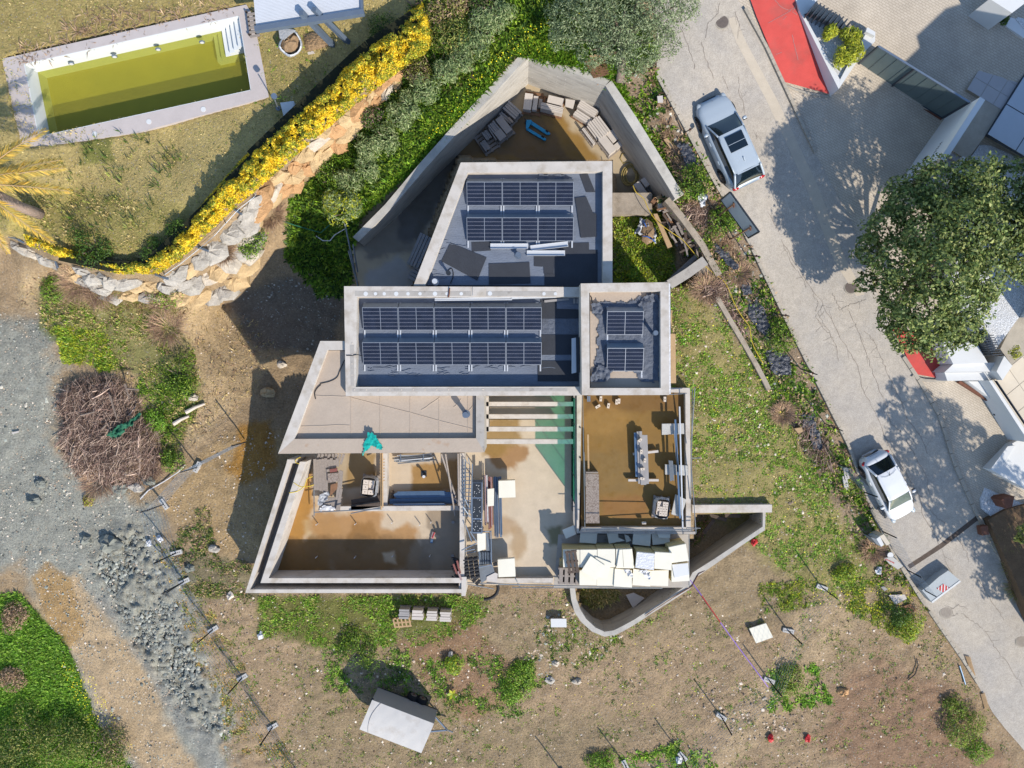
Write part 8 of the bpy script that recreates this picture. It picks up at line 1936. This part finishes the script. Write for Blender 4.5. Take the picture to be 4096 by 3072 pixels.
TS=[(3690,1640,6,1.1),(3620,1760,5.5,1.1),(3740,1700,6.6,1.5),(3660,1880,5.6,1.2),(3760,1850,7,1.6),(3860,1780,7,1.5),(3850,1930,6.6,1.5),(3740,1990,6,1.2),(3940,1900,7,1.4),(3900,2060,6,1.5),(3990,2030,6.6,1.4),(3800,2100,5,1.0),(3960,2190,6,1.3),(3990,2320,5,1.2),(4060,2260,5.6,1.4),(3560,1650,5,.6),(3600,1560,5.4,.6)]
bl=[]
for x,y,h,r in TS:
 zg=float(Z(x,y,False)[0]);g_=W(x+h/.7265*.588*73.5,y+h/.7265*.809*73.5,zg);bl.append(((g_.x,g_.y,zg+h),r))
tree("broadleaf_tree",(4330,2500),-1.2,bl,15000,(.16,.3),[P(112,122,62),P(90,102,50),P(140,142,78)],.5,"broadleaf tree at the right edge whose shade falls across the lower road",.22,22)
pm=thing("palm_tree",G(160,856),"palm tree with yellowed fronds and a slanting trunk at the left edge","palm")
b=G(160,856);tp_=W(-110,735,7.2)
part(MB().tube([b,b.lerp(tp_,.3)+Vector((.05,-.1,0)),b.lerp(tp_,.7),tp_],.27,12,taper=.2),"trunk","palm_bark",pm,True)
def frond(tip,label=None,n=54,droop=.5,w=.42):
 m_=(tp_+tip)/2+Vector((0,0,(tip-tp_).length*.22*droop+.15));sp_=[]
 for i in range(n+1):
  t=i/n;sp_.append(tp_*(1-t)**2+m_*2*t*(1-t)+tip*t*t)
 fr_=part(MB().tube(sp_[::6],.03,5,taper=.01),"frond","wood_tan",pm)
 A=np.array([tuple(p)for p in sp_]);d=np.gradient(A,axis=0);d/=np.linalg.norm(d,axis=1,keepdims=True);s=np.cross(d,[0,0,1]);s/=np.linalg.norm(s,axis=1,keepdims=True)
 V=[]
 for sg_ in(-1,1,-1,1):
  k=np.arange(4,n+1);c=A[k]+NR.normal(0,.01,(len(k),3));dr=s[k]*sg_*.75+d[k]*.85+np.array([0,0,-.15])+NR.normal(0,.12,(len(k),3));dr/=np.linalg.norm(dr,axis=1,keepdims=True)
  L=(w*np.sin(np.pi*np.clip(k/n*.88+.1,0,1))**.6+.08)
  V.append(blades(c,L,np.arctan2(dr[:,1],dr[:,0]),np.arcsin(np.clip(dr[:,2],-1,1)),np.full(len(k),.035),colmix([P(222,184,84),P(204,166,70),P(190,170,90),P(170,150,70)],len(k)),.1))
 leafpart(join(V),"leaflet",fr_)
for x,y,z in((180,520,6.6),(60,575,6.8),(280,765,6.2),(255,672,6.5),(240,640,6.3),(215,972,5.3),(30,1010,5.2),(-60,1000,5.2),(-260,560,6),(-340,760,6),(-250,930,5.6),(-90,480,6.6),(-400,650,5.6),(60,690,7.4)):
 frond(W(x,y,z))
t=thing("palm_seedling",G(*S(1,3,1700,1010)),"small yellowish palm seedling right of the trailer","palm");p=G(*S(1,3,1700,1010));a=np.linspace(0,6.28,7)[:-1]
leafpart(blades(np.tile([p.x,p.y,p.z+.1],(6,1)),np.full(6,.45),a,np.full(6,.7),np.full(6,.16),colmix(YG+GR,6),.3),"frond",t)
def twigs(t,poly,n,zmax,L,cols,name="twig"):
 P_=pts_in(poly,n,avoid=False);N=len(P_);d_=sdist(poly,P_[:,0],P_[:,1]);h=zmax*np.clip(d_/55,.05,1)**.6
 c=world(P_[:,0],P_[:,1],Z(P_[:,0],P_[:,1]));c[:,2]+=h*NR.random(N)**.5
 a=NR.uniform(0,3.14,N)*.7+NR.normal(0,.3,N);e=NR.normal(0,.18,N);ln=L[0]+(L[1]-L[0])*NR.random(N)**2;dv=np.stack([np.cos(a)*np.cos(e),np.sin(a)*np.cos(e),np.sin(e)],-1)*ln[:,None]/2
 s=np.stack([-np.sin(a),np.cos(a),0*a],-1)*(NR.uniform(.004,.012,N)+(NR.random(N)<.03)*.03)[:,None];u=np.array([[0,0,1.]])*np.linalg.norm(s,axis=1)[:,None]
 bend=np.stack([-np.sin(a),np.cos(a),0*a],-1)*NR.normal(0,.08,N)[:,None]*ln[:,None]
 q=np.stack([c-dv-s,c-dv+s,c-dv+u,c+bend-s,c+bend+s,c+bend+u,c+dv-s*.5,c+dv+s*.5,c+dv+u*.5],1)
 f=np.array([[0,3,4,1],[1,4,5,2],[2,5,3,0],[3,6,7,4],[4,7,8,5],[5,8,6,3]]);f=(f[None]+(np.arange(N)*9)[:,None,None]).reshape(-1,4)
 o=leafpart((q.reshape(-1,3),f,np.repeat(colmix(cols,N),9,0)),name,t,"twig");o['kind']='stuff'
BP=SP(0,2,(560,20),(760,-60),(1040,-60),(1220,120),(1240,260),(1400,430),(1420,600),(1380,760),(1240,840),(1000,900),(860,850),(700,780),(600,660),(520,480),(580,300),(510,200))
bp=thing("brush_pile",G(*S(0,2,900,380)),"big pile of dead brown branches on the left bank","brush pile")
TW=[P(150,122,110),P(186,160,142),P(100,78,68),P(74,58,52),P(206,180,160),P(120,100,90)]
twigs(bp,BP,5200,.9,(.25,1.3),TW)
part(MB().blob(G(*S(0,2,900,330)),(1.5,2.2,.45),5,14,.2),"brush_core","wood_dark",bp)
for a,b_ in(((700,270),(820,240)),((950,100),(1010,300)),((1080,0),(1120,130)),((640,560),(600,680)),((880,390),(920,350)),((1090,40),(1200,50))):part(MB().tube([G(*S(0,2,*a),1.0),G(*S(0,2,*b_),1.0)],.06,7,taper=.035),"branch","bark",bp)
crumple("netting",SP(0,2,(930,440),(1000,360),(1110,330),(1200,230),(1230,260),(1130,350),(1090,400),(980,490)),.55,.3,"net_green","dull green netting caught on the brush pile","netting",5,16,12)
for c,pts,lab in(((3,2),((190,260),(420,330),(560,560),(580,760),(440,740),(260,500)),"dry twig heap beside the tan box"),((2,1),((1500,60),(1720,160),(1760,300),(1640,320),(1500,200)),"dry twig heap by the sign board"),((2,1),((1640,780),(1800,740),(1900,860),(1760,960),(1640,900)),"dry twig heap over the slanting wall's end"),((2,1),((1830,880),(2000,1180),(2080,1300),(1980,1180),(1820,960)),"dry twig strip beside the black plastic")):
 q=SP(*c,*pts);t=thing("twig_heap",G(sum(p[0]for p in q)/len(q),sum(p[1]for p in q)/len(q)),lab,"twig heap");twigs(t,q,420,.35,(.3,1.1),TW)
for k,(q,lab)in enumerate(((SP(2,0,(1440,1260),(1520,1240),(1600,1380),(1580,1440),(1500,1420)),"black plastic bag beside the silver car"),(SP(2,1,(1740,420),(1860,520),(1990,660),(1900,680),(1760,500)),"black plastic sheeting upper strip on the verge"),(SP(2,1,(2000,900),(2130,920),(2250,1200),(2212,1280),(2060,1100)),"black plastic sheeting middle strip on the verge"),(SP(3,1,(-40,1380),(80,1360),(190,1420),(200,1590),(60,1580)),"black plastic sheeting beside the kerb bush"),(SP(3,2,(250,280),(380,240),(440,420),(470,560),(400,560),(340,400)),"black plastic sheeting at the tan box"),(SP(2,1,(1960,800),(2040,790),(2080,880),(2000,900)),"small black plastic piece on the verge"))):
 c=(sum(p[0]for p in q)/len(q),sum(p[1]for p in q)/len(q));crumple("plastic_sheet",q,GZ(*c)+.1,.12,"black_film",lab,"plastic sheet",5,16,40+k)
crumple("plastic_sheet",SP(2,1,(1590,60),(1640,0),(1700,50),(1640,130)),GZ(*S(2,1,1640,60))+.3,.2,"film_white","white plastic film on the twigs by the sign board","plastic sheet",5,16,50)
for c,x,y,r,lab in(((3,2),2080,1300,1.1,"dry shrub in the dark bed right of the road"),((3,3),2170,90,1.0,"dry shrub lower in the dark bed at the right edge"),((3,2),2150,1560,1.1,"reddish dry brush in the dark bed")):mound(S(*c,x,y),r,DRY+OLV,lab)
t=thing("pallet",G(*S(2,0,735,570)),"old grey slatted pallet on the slope above the retaining wall","pallet")
for k in range(9):
 a=S(2,0,632+k*9,540+k*16);b=S(2,0,800+k*4,478+k*20);part(MB().beam(G(*a,.3),G(*b,.3),.09,.03),"slat","wood_brown",t)
for a,b in(((640,535),(710,680)),((800,480),(835,640))):part(MB().beam(G(*S(2,0,*a),.24),G(*S(2,0,*b),.24),.08,.08),"bearer","wood_dark",t)
solo(MB().beam(G(*S(2,0,670,490),.35),G(*S(2,0,915,450),.35),.1,.06),"timber_batten","wood_tan","pale batten above the old slatted pallet","batten")
for q,lab in((((1705,690),(1745,700),(1790,860),(1770,870)),"upper fallen cane screen strip beside the lower road"),(((1840,1020),(1870,1010),(1905,1130),(1880,1165)),"lower fallen cane screen strip beside the lower road")):
 q=SP(3,3,*q);c=(sum(p[0]for p in q)/4,sum(p[1]for p in q)/4);t=thing("cane_screen",G(*c),lab,"screen")
 for k in range(6):
  a=lerp2(q[0],q[1],k/5);b=lerp2(q[3],q[2],k/5);part(MB().tube([G(*a,.08),G(*b,.08)],.018,5),"cane","wood_tan",t)
mb=MB()
for pts in(((60,0),(110,60),(180,90),(240,60)),((0,200),(90,150),(200,90)),((235,0),(240,60),(210,100),(250,130)),((130,170),(160,140)),((70,470),(120,450)),((210,300),(230,400),(260,520))):
 strip([(x+RNG.uniform(-1,1),y)for x,y in resample(SP(3,0,*pts),8)],.014,.105,mb)
struct(mb,"pavement_crack","slab_bluish","pale cracks in the red pavement")
